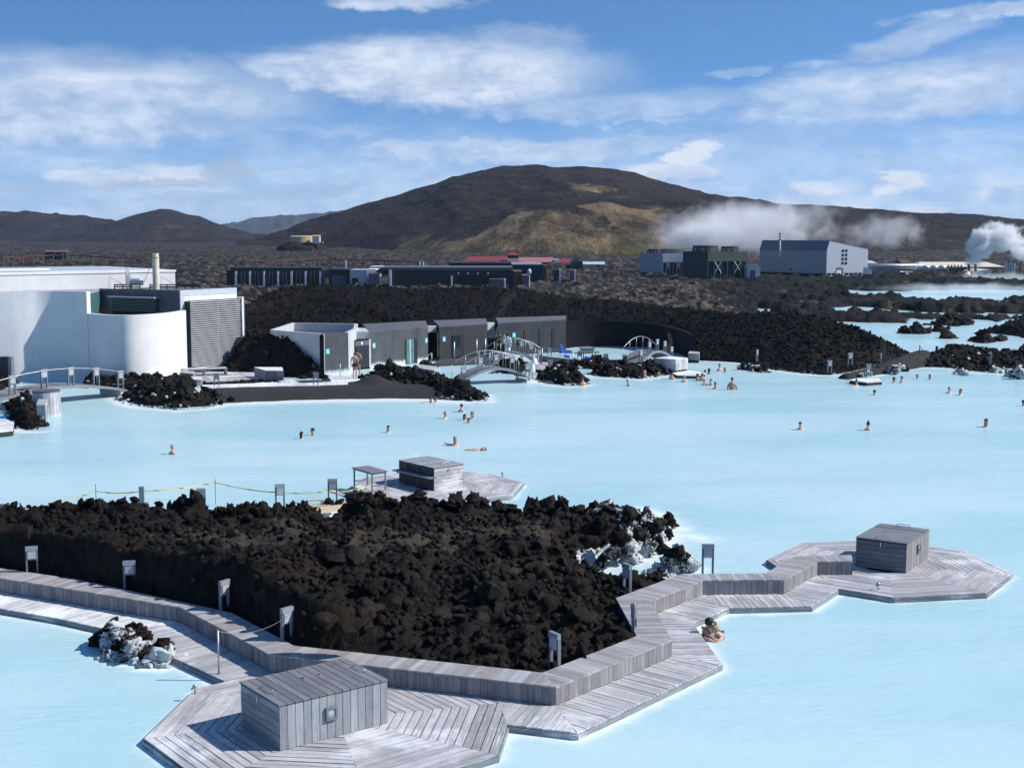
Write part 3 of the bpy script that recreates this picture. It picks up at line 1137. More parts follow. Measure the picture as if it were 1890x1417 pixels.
# ------------------------------------------------------------------ plan of the boardwalk
ZD, ZB = 0.15, 0.55
KS = (9.8 - ZD) / 9.55                     # plan scale of things measured on the deck level
BK = [G(x, y, ZB) for x, y in ((-60, 1040), (0, 1048), (140, 1068), (427, 1130), (543, 1191), (1001.6, 1240.5), (1175, 1173), (1137, 1103), (1257, 1059), (1412.5, 1057.5), (1467, 1026), (1572, 1023.6))]
FR = [G(x, y, ZB) for x, y in ((-60, 1057), (0, 1066), (140, 1088), (333, 1120), (498, 1207), (1026, 1267), (1240, 1180), (1200, 1108), (1297, 1070.6), (1447, 1069), (1509, 1035.5), (1572, 1035))]
OUT = [G(x, y, ZD) for x, y in ((-60, 1112), (0, 1122), (110, 1141), (215, 1164), (413, 1255))]
OUT2 = [G(x, y, ZD) for x, y in ((936.7, 1336), (1065, 1351.5), (1332, 1224.5), (1278, 1148), (1345, 1121.5), (1497, 1118), (1552, 1083))]


def planks(parent, quad, direction, width, z0, z1, material, name='plank', gap=0.012, jitter=0.0, clips=()):
    """Boards laid across `direction`: strips of the convex plan polygon, each a part of its own."""
    d = Vector((direction[0], direction[1], 0)).normalized()
    a = Vector((-d.y, d.x, 0))
    lo = min(q[0] * d.x + q[1] * d.y for q in quad)
    hi = max(q[0] * d.x + q[1] * d.y for q in quad)
    n = max(1, int(round((hi - lo) / width)))
    wd = (hi - lo) / n
    made = []
    for i in range(n):
        s0, s1 = lo + i * wd + gap / 2, lo + (i + 1) * wd - gap / 2
        p = [(q[0], q[1]) for q in quad]
        p = clip_poly(p, (d.x * s0, d.y * s0), (d.x, d.y))
        if len(p) > 2:
            p = clip_poly(p, (d.x * s1, d.y * s1), (-d.x, -d.y))
        for cp, cn in clips:
            if len(p) > 2:
                p = clip_poly(p, cp, cn)
        if len(p) < 3 or poly_area(p) < 0.004:
            continue
        cx = [sum(q[k] for q in p) / len(p) for k in (0, 1)]
        p = [(cx[0] + (q[0] - cx[0]) * .998, cx[1] + (q[1] - cx[1]) * .998) for q in p]
        dz = rng.uniform(-jitter, jitter)
        mb = MB().slab(p, z0 + dz, z1 + dz, (a.x, a.y, 0))
        made.append(mb.build(name, material, parent, uv=True))
    return made


def face_planks(parent, p0, p1, z0, z1, width, material, thick=0.025, name='plank', gap=0.008, out=None):
    """Upright boards along the line p0-p1, proud on the side `out`."""
    e = Vector((p1[0] - p0[0], p1[1] - p0[1], 0))
    L = e.length
    e.normalize()
    nrm = Vector((e.y, -e.x, 0))
    if out is not None and nrm.dot(Vector((out[0], out[1], 0))) < 0:
        nrm = -nrm
    n = max(1, int(round(L / width)))
    wd = L / n
    for i in range(n):
        a = Vector((p0[0], p0[1], 0)) + e * (i * wd + gap / 2)
        b = Vector((p0[0], p0[1], 0)) + e * ((i + 1) * wd - gap / 2)
        t = thick + rng.uniform(-.003, .003)
        mb = MB().prism([(a.x, a.y, z0), (b.x, b.y, z0), (b.x, b.y, z1), (a.x, a.y, z1)], nrm * t, (0, 0, 1))
        mb.build(name, material, parent, uv=True)


def edge_board(parent, p0, p1, z0, z1, thick, material, name='fascia', out=None):
    e = Vector((p1[0] - p0[0], p1[1] - p0[1], 0)).normalized()
    nrm = Vector((e.y, -e.x, 0))
    if out is not None and nrm.dot(Vector((out[0], out[1], 0))) < 0:
        nrm = -nrm
    MB().prism([(p0[0], p0[1], z0), (p1[0], p1[1], z0), (p1[0], p1[1], z1), (p0[0], p0[1], z1)], nrm * thick, e).build(name, material, parent, uv=True)


def run_deck(name, label, inner, outer, material, z=ZD, width=0.145, group=None, mats=None):
    c = inner[0]
    root = thing(name, label, 'boardwalk', (c[0], c[1], 0), group)
    shade = MB()
    for i in range(len(inner) - 1):
        q = [inner[i], inner[i + 1], outer[i + 1], outer[i]]
        d = Vector(outer[i + 1]) - Vector(outer[i])
        d.z = 0
        planks(root, q, d, width, z - .045, z, (mats[i] if mats else material), jitter=.006)
        cx = sum((Vector((p[0], p[1], 0)) for p in q), Vector()) / 4
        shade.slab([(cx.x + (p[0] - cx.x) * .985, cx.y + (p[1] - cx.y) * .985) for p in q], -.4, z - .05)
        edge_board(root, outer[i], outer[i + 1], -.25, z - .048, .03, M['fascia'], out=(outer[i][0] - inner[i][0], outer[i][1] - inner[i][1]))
    shade.build('deck_shade_base', M['under'], root)  # solid dark base that makes the board gaps read as shade
    SHORES.append(([(p[0], p[1]) for p in outer], .36, 1.0))
    return root


# the left run is silica-bleached where the pool laps over it
OLEFT = OUT
run_deck('boardwalk', 'plank walk curving in from the left edge, its first boards bleached white', FR[0:5], OLEFT, M['deck'],
         mats=[M['bleached'], M['bleached'], M['bleached'], M['deck']])
# inner line of the right run, starting on the bench line abreast of the first outer corner
ta = 1 - (OUT2[1] - OUT2[0]).length / (FR[5] - FR[4]).length
run_deck('boardwalk', 'zigzag plank walk beside the bench, between the two big octagonal decks', [FR[4].lerp(FR[5], ta + .02)] + FR[5:11], OUT2, M['deck'])

# ------------------------------------------------------------------ the long bench that edges the lava island
bench = thing('long_bench', 'long zigzag wooden bench of grey boards running between the lava island and the plank walk', 'bench', (FR[5].x, FR[5].y, 0))
shade = MB()
for i in range(len(FR) - 1):
    q = [BK[i], BK[i + 1], FR[i + 1], FR[i]]
    d = Vector(FR[i + 1]) - Vector(FR[i])
    d.z = 0
    planks(bench, q, d, .15, ZB - .045, ZB, M['bench'], 'seat_plank', gap=.007, jitter=.002)
    out = (FR[i].x - BK[i].x, FR[i].y - BK[i].y)
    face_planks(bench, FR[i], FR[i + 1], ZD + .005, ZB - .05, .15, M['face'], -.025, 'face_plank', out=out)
    cx = sum((Vector((p[0], p[1], 0)) for p in q), Vector()) / 4
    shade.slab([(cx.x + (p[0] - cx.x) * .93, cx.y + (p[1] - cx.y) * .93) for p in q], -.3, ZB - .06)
shade.build('bench_shade_base', M['under'], bench)
face_planks(bench, FR[-1], BK[-1], ZD + .005, ZB - .05, .15, M['face'], .025, 'face_plank', out=(1, 0))


# ------------------------------------------------------------------ octagonal decks
def octagon_deck(label, c, Rr, phase, clips=(), n_planks=15, z=ZD, grime=None):
    root = thing('octagonal_deck', label, 'deck', (c[0], c[1], 0), 'octagonal decks on the lagoon')
    vs_ = [(c[0] + Rr * math.cos(R(phase + 45 * k)), c[1] + Rr * math.sin(R(phase + 45 * k))) for k in range(8)]
    for k in range(8):
        a, b = vs_[k], vs_[(k + 1) % 8]
        mid = Vector(((a[0] + b[0]) / 2 - c[0], (a[1] + b[1]) / 2 - c[1], 0))
        ap = mid.length
        n0 = mid.normalized()
        inner = .22
        tri = [(c[0] + (a[0] - c[0]) * inner, c[1] + (a[1] - c[1]) * inner), a, b, (c[0] + (b[0] - c[0]) * inner, c[1] + (b[1] - c[1]) * inner)]
        planks(root, tri, n0, ap * (1 - inner) / n_planks * 1.0, z - .045, z, M['deck'], gap=.024, jitter=.004, clips=clips)
        seg = [a, b]
        for cp, cn in clips:
            da = (a[0] - cp[0]) * cn[0] + (a[1] - cp[1]) * cn[1]
            db = (b[0] - cp[0]) * cn[0] + (b[1] - cp[1]) * cn[1]
            if da < 0 and db < 0:
                seg = None
        if seg:
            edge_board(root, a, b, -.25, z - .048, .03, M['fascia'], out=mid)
    under = [(c[0] + (p[0] - c[0]) * .985, c[1] + (p[1] - c[1]) * .985) for p in vs_]
    for cp, cn in clips:
        under = clip_poly(under, cp, cn)
    MB().slab(under, -.4, z - .05).build('deck_shade_base', M['under'], root)
    SHORES.append((vs_ + [vs_[0]], .30, .85))
    return root


e4 = (FR[5] - FR[4]).normalized()
n4 = Vector((e4.y, -e4.x, 0))
oct1 = octagon_deck('large near octagonal plank deck, cut off by the bench at its back', (-3.474 * KS, 25.357 * KS), 3.68 * KS, 15.75, clips=(((FR[4].x, FR[4].y), (n4.x, n4.y)),))
oct2 = octagon_deck('octagonal plank deck at the end of the zigzag walk, right of the lava island', (10.834 * KS, 37.51 * KS), 3.42 * KS, -12.7)
oct3 = octagon_deck('free floating octagonal plank deck behind the lava island, carrying a box and a table', (-2.892 * KS, 49.68 * KS), 3.43 * KS, 12.9)


# ------------------------------------------------------------------ the hatch boxes standing on the decks
def hatch_box(label, c, ang, L, Wd, h, end_mat, side_mat, lid_mat, lamp_side=None, shelf_side=None, white_handle=False, z=ZD):
    root = thing('plank_box', label, 'box', (c[0], c[1], z), 'plank boxes on the octagonal decks')
    d = Vector((math.cos(ang), math.sin(ang), 0))
    nn = Vector((-d.y, d.x, 0))
    C0 = Vector((c[0], c[1], 0))

    def pt(a, b):
        return C0 + d * a * L / 2 + nn * b * Wd / 2
    MB().slab([pt(-.975, -.965), pt(.975, -.965), pt(.975, .965), pt(-.975, .965)], z + .001, z + h - .03).build('core', M['under'], root)
    for b in (-1, 1):                                            # long sides: upright boards
        face_planks(root, pt(-1, b * .968), pt(1, b * .968), z + .006, z + h - .052, .165, side_mat, .026, 'side_plank', .012, out=nn * b)
    for a in (-1, 1):                                            # ends: level boards
        n = 6
        for i in range(n):
            z0, z1 = z + .006 + i * (h - .06) / n, z + .006 + (i + 1) * (h - .06) / n - .01
            p0, p1 = pt(a * .978, -.985), pt(a * .978, .985)
            MB().prism([(p0.x, p0.y, z0), (p1.x, p1.y, z0), (p1.x, p1.y, z1), (p0.x, p0.y, z1)], d * a * (.026 + rng.uniform(-.003, .003)), nn).build('end_plank', end_mat, root, uv=True)
    lid = MB().slab([pt(-.99, -.99), pt(.99, -.99), pt(.99, .99), pt(-.99, .99)], z + h - .05, z + h - .03).build('lid', M['under'], root)
    n = int(round(L / .17))
    for i in range(n):
        a0, a1 = -1.015 + 2.03 * i / n, -1.015 + 2.03 * (i + 1) / n - .014
        MB().slab([pt(a0, -1.02), pt(a1, -1.02), pt(a1, 1.02), pt(a0, 1.02)], z + h - .03, z + h + rng.uniform(-.002, .002), nn).build('lid_plank', lid_mat, lid, uv=True)
    for a in (-.86, .86):                                        # bent bar handles near both ends of the lid
        p0, p1 = pt(a, -.26), pt(a, .26)
        up = Vector((0, 0, z + h))
        hm = .075 if not white_handle else .11
        path = [p0 + up, p0 + up + Vector((0, 0, hm * .8)), p0.lerp(p1, .1) + up + Vector((0, 0, hm)), p0.lerp(p1, .9) + up + Vector((0, 0, hm)), p1 + up + Vector((0, 0, hm * .8)), p1 + up]
        MB().tube(path, .011, 8).build('handle', M['chrome'] if not white_handle else M['whitepaint'], root, smooth=True)
        e = pt(math.copysign(1.0, a), 0) + d * math.copysign(.045, a)
        MB().box((e.x, e.y, z + h - .13), (.03, .02, .12), ang).build('latch', M['chrome'], root)
    for a in (-.05, .1):
        k = pt(a * 2, .3)
        MB().cyl((k.x, k.y, z + h - .004), .035, .01, 10).build('screw_cap', M['black'], root)
    if lamp_side is not None:                                    # square lamp let into the side boards
        k = pt(lamp_side[0], lamp_side[1]) + nn * lamp_side[1] * .02
        zc = z + .5
        fr = MB()
        for da, dz, sx, sz in ((-.1, 0, .045, .26), (.1, 0, .045, .26), (0, .108, .155, .045), (0, -.1, .155, .06)):
            q = k + d * da
            fr.box((q.x, q.y, zc + dz), (sx, .07, sz), ang)
        wl = fr.build('wall_light', M['lampgrey'], root)
        q = k
        MB().box((q.x, q.y, zc + .03), (.15, .03, .09), ang).build('lens', M['lamppanel'], wl)
        MB().box((q.x, q.y, zc - .04), (.15, .02, .06), ang).build('reflector', M['chrome'], wl)
    if shelf_side is not None:
        b = shelf_side
        s0, s1 = pt(-1.15, b * 1.03), pt(.98, b * 1.03)
        o2 = nn * b * .34
        MB().prism([s0 + Vector((0, 0, z + .50)), s1 + Vector((0, 0, z + .50)), s1 + o2 + Vector((0, 0, z + .50)), s0 + o2 + Vector((0, 0, z + .50))], (0, 0, .035), d).build('shelf', M['lid'], root, uv=True)
        for t in (.12, .5, .88):
            q = s0.lerp(s1, t) + o2 * .45
            MB().box((q.x, q.y, z + .475), (.03, .30, .05), ang).build('bracket', M['black'], root)
    return root


hatch_box('large nearest plank box with two bar handles and a square lamp', (-3.86 * KS, 25.07 * KS), math.atan2(1.45, 1.91), 2.37, 1.64, .90, M['box'], M['box'], M['lid'], lamp_side=(-.08, -1))
hatch_box('plank box with a shaded end wall at the end of the zigzag walk', (11.13 * KS, 38.0 * KS), math.atan2(1.87, 1.24), 2.2, 1.48, .87, M['lid'], M['face'], M['lid'], lamp_side=(.0, -1))  # end boards darker than the sides: shade put into the colour
hatch_box('weathered plank box with a shelf along its shaded side, behind the island', (-3.1 * KS, 50.07 * KS), math.atan2(1.71, -1.46), 2.25, 1.42, .88, M['deck'], M['darkwood'], M['box'], shelf_side=1, white_handle=True)  # dark timber on the long sides paints in their shade

# table beside the third box
tb = thing('slatted_table', 'small dark slatted table standing on the deck beside the box with a shelf', 'table', (-5.35 * KS, 49.2 * KS, ZD))
tp0 = Vector((-5.35 * KS, 49.2 * KS, ZD))
ta_ = math.atan2(-1.0, .75)
td, tn = Vector((math.cos(ta_), math.sin(ta_), 0)), Vector((-math.sin(ta_), math.cos(ta_), 0))
for i in range(5):
    c = tp0 + tn * (-.30 + .15 * i)
    MB().box((c.x, c.y, ZD + .73), (1.45, .135, .035), ta_, td).build('slat', M['lid'], tb, uv=True)
for sx in (-1, 1):
    for sy in (-1, 1):
        c = tp0 + td * .66 * sx + tn * .29 * sy
        MB().box((c.x, c.y, ZD + .36), (.05, .05, .70), ta_).build('leg', M['lampgrey'], tb)
fr = MB()
for sy in (-1, 1):
    c = tp0 + tn * .29 * sy
    fr.box((c.x, c.y, ZD + .685), (1.27, .03, .05), ta_)
for sx in (-1, 1):
    c = tp0 + td * .66 * sx
    fr.box((c.x, c.y, ZD + .685), (.03, .53, .05), ta_)
    fr.box((c.x, c.y, ZD + .22), (.03, .53, .04), ta_)
fr.build('frame', M['lampgrey'], tb)


# ------------------------------------------------------------------ path lights: two legs, a hooded box
def path_light_proto():
    root = thing('path_light', '', 'path light', (0, 0, 0), 'two-legged path lights')
    for sx in (-1, 1):
        MB().box((sx * .20, 0, .57), (.075, .11, 1.14)).build('leg', M['lampgrey'], root, local=True)
    h = MB()
    h.prism([(-.24, -.10, 1.04), (-.24, .05, 1.04), (-.24, .05, 1.20), (-.24, -.07, 1.20)], (.48, 0, 0))
    h.build('hood', M['lamphood'], root, local=True)
    p = MB()
    p.prism([(-.162, -.085, .70), (-.162, .03, .62), (-.162, .045, .62), (-.162, -.045, 1.038), (-.162, -.085, 1.038)], (.324, 0, 0))
    p.build('reflector', M['lamppanel'], root, local=True)
    MB().box((0, .055, .84), (.324, .02, .40)).build('back_plate', M['lampgrey'], root, local=True)
    MB().box((0, -.02, 1.030), (.33, .05, .012)).build('lens', M['whitepaint'], root, local=True)
    return root


LIGHT = path_light_proto()
_first = [True]


def path_light(p, rz, label, s=1.0, group='two-legged path lights'):
    o = LIGHT if _first[0] else copy_tree(LIGHT)
    _first[0] = False
    o.location = p
    o.rotation_euler = (0, 0, rz)
    o.scale = (s, s, s)
    o['label'] = label
    o['group'] = group
    return o


def PL(px, py, z, rz, label, s=1.0):
    q = G(px, py, z)
    path_light(q, R(rz), label, s * .71)


PL(60, 1061, .45, 20, 'grey path light leftmost behind the long bench, its post edge in sunlight', .95)
PL(240, 1090, .45, 12, 'shaded grey path light against the dark lava cliff, second from the left behind the bench', .95)
PL(415, 1131, .45, 60, 'grey path light at the inner bend of the bench below the mossy lava top', .98)
PL(530, 1187, .45, 52, 'grey path light tied to a steel post by a sagging chain', 1.0)
PL(1024, 1236, .40, -55, 'grey path light on rubble at the sharp front corner of the bench', .98)
PL(1170, 1175, .35, -105, 'slim side-on path light beside the bench where it turns back', 1.0)
PL(1157, 1098, .25, -60, 'grey path light at the bench corner beside the milky cove', 1.0)
PL(1306, 1058, .25, -2, 'dark-faced path light standing at the water beside the white-crusted boulder', 1.0)
PL(10, 972, .2, 0, 'dark path light at the far left edge behind the lava island', .9)
PL(372, 941, .2, 5, 'half-hidden path light with a board leaning on it behind the lava crest', .9)
PL(517, 937, .2, 20, 'light grey path light peeping over the lava crest left of the timber stage', 1.0)
PL(614, 927, .3, 8, 'path light standing on the fresh timber stage left of the free octagonal deck', 1.0)

# steel post and sagging chain
sp = thing('steel_post', 'thin steel post on the plank walk at the left of the near octagonal deck', 'post', tuple(G(404, 1243, ZD)))
b0 = G(404, 1243, ZD)
MB().tube([b0, b0 + Vector((0, 0, .98))], .022, 10).build('pole', M['steel'], sp, smooth=True)
MB().cyl(b0, .05, .012, 12).build('foot_plate', M['steel'], sp)
MB().cyl(b0 + Vector((0, 0, .98)), .026, .02, 10).build('cap', M['steel'], sp)
ce = G(538, 1132, 1.28)
ce = G(530, 1187, .45) + Vector((.1, -.1, .72))
c0 = b0 + Vector((0, 0, .97))
links = 46
ch = thing('barrier_chain', 'sagging steel chain from the thin post to a path light across the bench', 'chain', tuple(c0))
for i in range(links):
    t0, t1 = i / links, (i + 1.25) / links

    def cp(t):
        return c0.lerp(ce, t) + Vector((0, 0, -.42 * 4 * t * (1 - t) * .5))
    MB().tube([cp(t0), cp(min(t1, 1))], .006, 5).build('link', M['lampgrey'], ch)

# deck taps standing on the decks
for q, lab in ((G(360, 1280, ZD), 'small steel water tap at the back left corner of the near octagonal deck'),
               (G(1621, 1088, ZD), 'small steel water tap near the front edge of the deck beyond the zigzag walk'),
               (G(928, 880, ZD), 'small steel tap at the far right corner of the free octagonal deck')):
    t = thing('deck_tap', lab, 'tap', tuple(q))
    MB().tube([q, q + Vector((0, 0, .17))], .02, 8).build('stem', M['steel'], t, smooth=True)
    MB().tube([q + Vector((-.04, 0, .17)), q + Vector((.04, 0, .17))], .034, 8).build('valve', M['steel'], t, smooth=True)
    MB().tube([q + Vector((-.03, 0, .16)), q + Vector((-.07, -.02, .10))], .016, 8).build('spout', M['black'], t, smooth=True)

# ------------------------------------------------------------------ the lava island
def wpl(pts, z=0.0):
    return [(G(x, y, z).x, G(x, y, z).y) for x, y in pts]


isl = [(p.x, p.y) for p in BK[0:9]] + wpl([(1243, 1052), (1195, 1062), (1150, 1075), (1128, 1073), (1099, 1055), (1106, 1045), (1182, 1034), (1222, 1016), (1243, 985), (1236, 965)])
isl += [(5.1, 43.6), (3.0, 44.3), (0.0, 44.6), (-3.0, 44.2), (-6.0, 42.9), (-8.5, 42.5), (-12.0, 42.3), (-15.5, 42.5), (-20.0, 43.0), (-20.0, 37.5)]
front_line = [(p.x, p.y) for p in BK[0:8]]
cove = wpl([(1150, 1075), (1099, 1055), (1106, 1045), (1182, 1034), (1222, 1016), (1243, 985)])


def isl_h(X, Y, d):
    df, _ = seg_dist(X, Y, front_line)
    wf = .55 + 3.3 * sst(X, -4.5, 0.5)
    top = 1.30 + .05 * sst(X, -6, -12) - .42 * sst(X, -4.5, -1) - .22 * sst(Y, 36, 41) * sst(X, -3, -6) - .22 * sst(Y, 38.5, 41.5) * sst(X, -3.5, -1)
    sharp = ridged(X * .55, Y * .55, 4)
    small = ridged(X * 1.9 + 5, Y * 1.9, 3)
    big = fbm(X * .25, Y * .25, oct=3) - .5
    top = top + .30 * np.exp(-((df - 1.0) / .9) ** 2) * sst(X, -2.5, -5)
    base = .28 + (top - .28) * sst(df, .06, wf)
    edge = sst(d, 0, .9)
    back = sst(d, 0, 1.3)
    strip = sst(Y, 33.2, 32.4) + sst(X, 2.3, 1.2)
    h = base * np.where(df < d + .25, 1, back)
    moss = isl_moss(X, Y, 0)
    ro = (1 - .25 * moss)
    h = h + .16 * moss * (ridged(X * 1.1 + 20, Y * 1.3, 2) - .6) * edge
    h = h + (.7 * big + .80 * (sharp - .70) * ro + .30 * (small - .70) * ro) * edge * (.35 + .65 * sst(df, .2, 1.6))
    crest = np.exp(-((d - 1.5) / 1.0) ** 2) * sst(df, 4, 7)
    h = h + crest * (.02 + .9 * np.maximum(fbm(X * .8, Y * .8 + 3, oct=3) - .48, 0) * 2)
    # the low strip between cove and bench
    h = h + .035 * nrg.standard_normal(X.shape) * edge * (1 - .5 * moss)
    low = sst(Y, 32.6, 33.4) * sst(X, 2.2, 3.0)
    low = low * sst(Y, 37.2, 36.0)
    h = h * (1 - low) + (.28 + .25 * (sharp - .4)) * low * edge
    return h


def isl_moss(X, Y, z):
    m_ = sst(np.hypot((X + 4.0) / 7.5, (Y - 37.7) / 3.3), 1.15, .55)
    m_ = np.maximum(m_, .75 * sst(np.hypot((X + 0.5) / 3.0, (Y - 39.5) / 2.2), 1.2, .5))
    return m_ * (.35 + .85 * sst(fbm(X * .6, Y * .6, oct=3), .38, .58))


def isl_sil(X, Y, z):
    d, _ = seg_dist(X, Y, cove)
    near = sst(d, 1.5, .25) * sst(z, 1.05, .25) * .85
    right = sst(X, 2.0, 3.4) * sst(Y, 38.5, 40.0) * .57
    line = sst(z, .28, .08) * sst(X, 1.0, 2.0) * sst(Y, 34.2, 36) * .9
    sp = sst(Y, 36, 39) * sst(X, .5, 2.5) * .30
    return np.maximum(np.maximum(near, right), np.maximum(line, sp))


island = Heap('lava_island', 'black and brown lava island with a mossy top inside the curve of the long bench', 'lava island', isl, isl_h, .085, M['lava'], 'structure', isl_sil, isl_moss)


def isl_dens(X, Y):
    m_ = isl_moss(X, Y, 0)
    df, _ = seg_dist(X, Y, front_line)
    cliff = sst(X, -1.5, -4) * sst(df, 1.3, .7)
    return np.clip(1.0 - .45 * m_ - .70 * cliff, .04, 1)


def isl_front(X, Y):
    return isl_dens(X, Y) * sst(Y, 40, 33) * sst(X, -9, -2)


island.scatter(175, 0, .10, .36, (.04, .12), LOW1, isl_front, ROCKS[:6] + BLOCKS, sink=.05, power=1.8)
island.scatter(70, 8500, .12, .36, (.03, .14), LOW1, isl_dens, sink=.1)
# jagged pinnacles along the far crest
for px, py, Y, s, lean in ((185, 918, 41.4, .30, 0), (150, 938, 41.3, .26, 0), (105, 948, 41.2, .26, 0), (210, 935, 41.6, .36, 0), (40, 955, 41.3, .34, 0), (290, 917, 41.5, .34, 0), (318, 926, 41.7, .30, 0), (262, 930, 41.3, .3, 0),
                           (412, 924, 41.7, .30, 0), (438, 917, 41.8, .27, 0), (482, 919, 41.9, .20, 0), (513, 921, 41.8, .38, 0), (462, 928, 41.5, .28, 0), (560, 938, 41.6, .3, 0),
                           (770, 930, 42.6, .36, 0), (805, 920, 42.8, .30, 0), (845, 917, 42.8, .32, 0), (826, 928, 42.7, .34, 0), (872, 932, 42.9, .34, 0), (890, 925, 43.0, .27, 0), (925, 938, 43.0, .26, 0),
                           (950, 930, 43.2, .28, 0), (985, 920, 43.2, .40, 0), (1012, 917, 43.2, .36, 0), (1041, 914, 43.1, .24, 0), (1032, 928, 43.0, .3, 0), (1068, 930, 42.9, .3, 0), (1100, 925, 42.6, .36, 0), (1130, 930, 42.4, .34, 0),
                           (1160, 938, 42.0, .36, 0), (1188, 946, 41.6, .34, 0), (1205, 962, 41.0, .30, 0), (700, 945, 42.2, .26, 0), (655, 950, 42.0, .25, 0)):
    t_ = P(px, py, Y)
    gz = float(island.z(t_.x, t_.y))
    hh = max(t_.z - gz, .15)
    k = 1.0 + .0 * lean
    rock_obj((t_.x, t_.y, gz + hh * .22), (max(s, .27) * 1.15, max(s, .27), max(hh * .55, .18)), island.o, .56 if px > 1080 else 0.0, 0.0, ROCKS + SPIKES[:3], tilt=.5)
    rock_obj((t_.x + rng.uniform(-.06, .06), t_.y, gz + hh * .58), (.13 + .05 * rng.random(), .13, .14 + .10 * rng.random()), island.o, .3 if px > 1080 else 0.0, 0.0, ROCKS, tilt=.8)
# blocks standing out of the shaded cliff behind the left part of the bench
for k in range(48):
    t_ = rng.random()
    seg = rng.choice((0, 1, 2, 2, 3, 3, 3))
    p = BK[seg].lerp(BK[seg + 1], t_)
    e_ = (BK[seg + 1] - BK[seg]).normalized()
    u_ = rng.random()
    q = p + Vector((-e_.y, e_.x, 0)) * (.22 + .40 * u_)
    s_ = rng.uniform(.16, .42)
    rock_obj((q.x, q.y, .15 + 1.15 * u_), (s_, s_ * .8, s_ * rng.uniform(.7, 1.3)), island.o, 0, 0, BLOCKS, tilt=.3)
# big cleaved boulders in the front slope
for px, py, s in ((680, 1120, .48), (745, 1165, .42), (850, 1092, .40), (640, 1150, .40), (905, 1075, .4), (945, 1180, .42), (800, 1205, .5), (880, 1215, .46), (1005, 1120, .4), (600, 1128, .38), (1030, 1190, .36), (1100, 1165, .34), (760, 1110, .42), (690, 1190, .44)):
    zz = .9
    for _ in range(3):
        q = G(px, py, zz)
        zz = float(island.z(q.x, q.y)) + .1
    q = G(px, py, zz)
    rock_obj((q.x, q.y + .1, zz - .20), (s, s * .85, s * .8), island.o, 0, 0, BLOCKS, tilt=.4)
# white-crusted blocks on the cove cliff and at the island's right tip
for px, py, z, s, si in ((1130, 1020, .45, .34, .62), (1160, 1012, .5, .36, .75), (1195, 1010, .45, .33, .72), (1110, 1035, .2, .3, .7), (1215, 1000, .45, .3, .6), (1180, 985, .8, .33, .5), (1225, 1012, .15, .28, .6), (1140, 985, .95, .36, .45),
                         (1210, 975, .7, .32, .5), (1168, 1030, .15, .3, .85), (1090, 1000, .85, .36, .4), (1105, 965, 1.1, .33, .45), (1160, 955, 1.1, .3, .5), (1235, 985, .2, .25, .6)):
    q = G(px, py, z)
    rock_obj(q, (s * .8, s * .8, s * .85), island.o, si - .08, 0, ROCKS)
SHORES.append((wpl([(1128, 1073), (1099, 1055), (1106, 1045), (1182, 1034), (1222, 1016), (1243, 985), (1236, 965), (1215, 948), (1185, 940)]), .8, 1.0))
SHORES.append((wpl([(1290, 1056), (1243, 1054), (1195, 1064), (1150, 1077), (1128, 1073)]), .35, .8))
SHORES.append(([(5.2, 43.4), (5.5, 42.6), (6.2, 42.0)], .9, .9))


# ------------------------------------------------------------------ small rock groups in the near pool
def rock_group(label, spots, group=None, name='rock_cluster', cat='rocks'):
    c = G(spots[0][0], spots[0][1], 0)
    root = thing(name, label, cat, (c.x, c.y, 0), group)
    for px, py, z, s, si in spots:
        q = G(px, py, z)
        rock_obj(q, (s * rng.uniform(.85, 1.2), s * rng.uniform(.85, 1.15), s * rng.uniform(.75, 1.0)), root, si + .13, 0, ROCKS)
    return root


wc = rock_group('heap of black stones crusted white in the near pool beside the bleached walk',
                [(208, 1154, 0.56, 0.194, 0.59), (200, 1167, 0.35, 0.264, 0.29), (222, 1176, 0.39, 0.264, 0.45), (240, 1160, 0.48, 0.211, 0.18), (252, 1170, 0.39, 0.246, 0.07), (262, 1178, 0.27, 0.229, 0.18), (190, 1176, 0.20, 0.246, 0.25), (205, 1185, 0.22, 0.229, 0.59),
                 (228, 1193, 0.23, 0.220, 0.40), (245, 1198, 0.30, 0.290, 0.53), (240, 1186, 0.39, 0.194, 0.43), (270, 1194, 0.20, 0.220, 0.75), (298, 1188, 0.27, 0.238, 0.18), (308, 1194, 0.20, 0.211, 0.15), (290, 1207, 0.22, 0.299, 0.87), (310, 1209, 0.16, 0.229, 0.58), (272, 1210, 0.09, 0.238, 0.35),
                 (258, 1208, 0.12, 0.229, 0.30), (212, 1202, 0.08, 0.229, 0.35), (198, 1197, 0.06, 0.194, 0.30), (225, 1213, 0.04, 0.229, 0.50), (205, 1214, 0.02, 0.211, 0.55), (250, 1222, 0.02, 0.220, 0.70), (278, 1224, 0.02, 0.264, 0.72), (305, 1222, 0.02, 0.246, 0.80), (328, 1219, 0.00, 0.211, 0.90), (186, 1215, 0.00, 0.158, 0.60), (300, 1232, -0.05, 0.211, 0.95), (262, 1230, -0.04, 0.194, 0.90), (335, 1224, -0.08, 0.194, 1.00)])
SHORES.append((wpl([(180, 1212), (215, 1225), (260, 1236), (300, 1238), (345, 1222), (330, 1205)]), .30, .9))
rock_group('black boulder crusted white at the cove mouth beside the dark-faced path light',
           [(1252, 1030, .45, .38, .45), (1236, 1035, .3, .32, .55), (1268, 1040, .25, .32, .5), (1250, 1016, .75, .26, .2), (1262, 1025, .55, .24, .3), (1225, 1047, .1, .26, .6), (1245, 1048, .08, .26, .7), (1275, 1049, .05, .22, .7), (1213, 1050, .0, .18, .6), (1282, 1045, .1, .2, .5)])
SHORES.append((wpl([(1210, 1053), (1235, 1057), (1270, 1056), (1290, 1050)]), .5, 1.0))
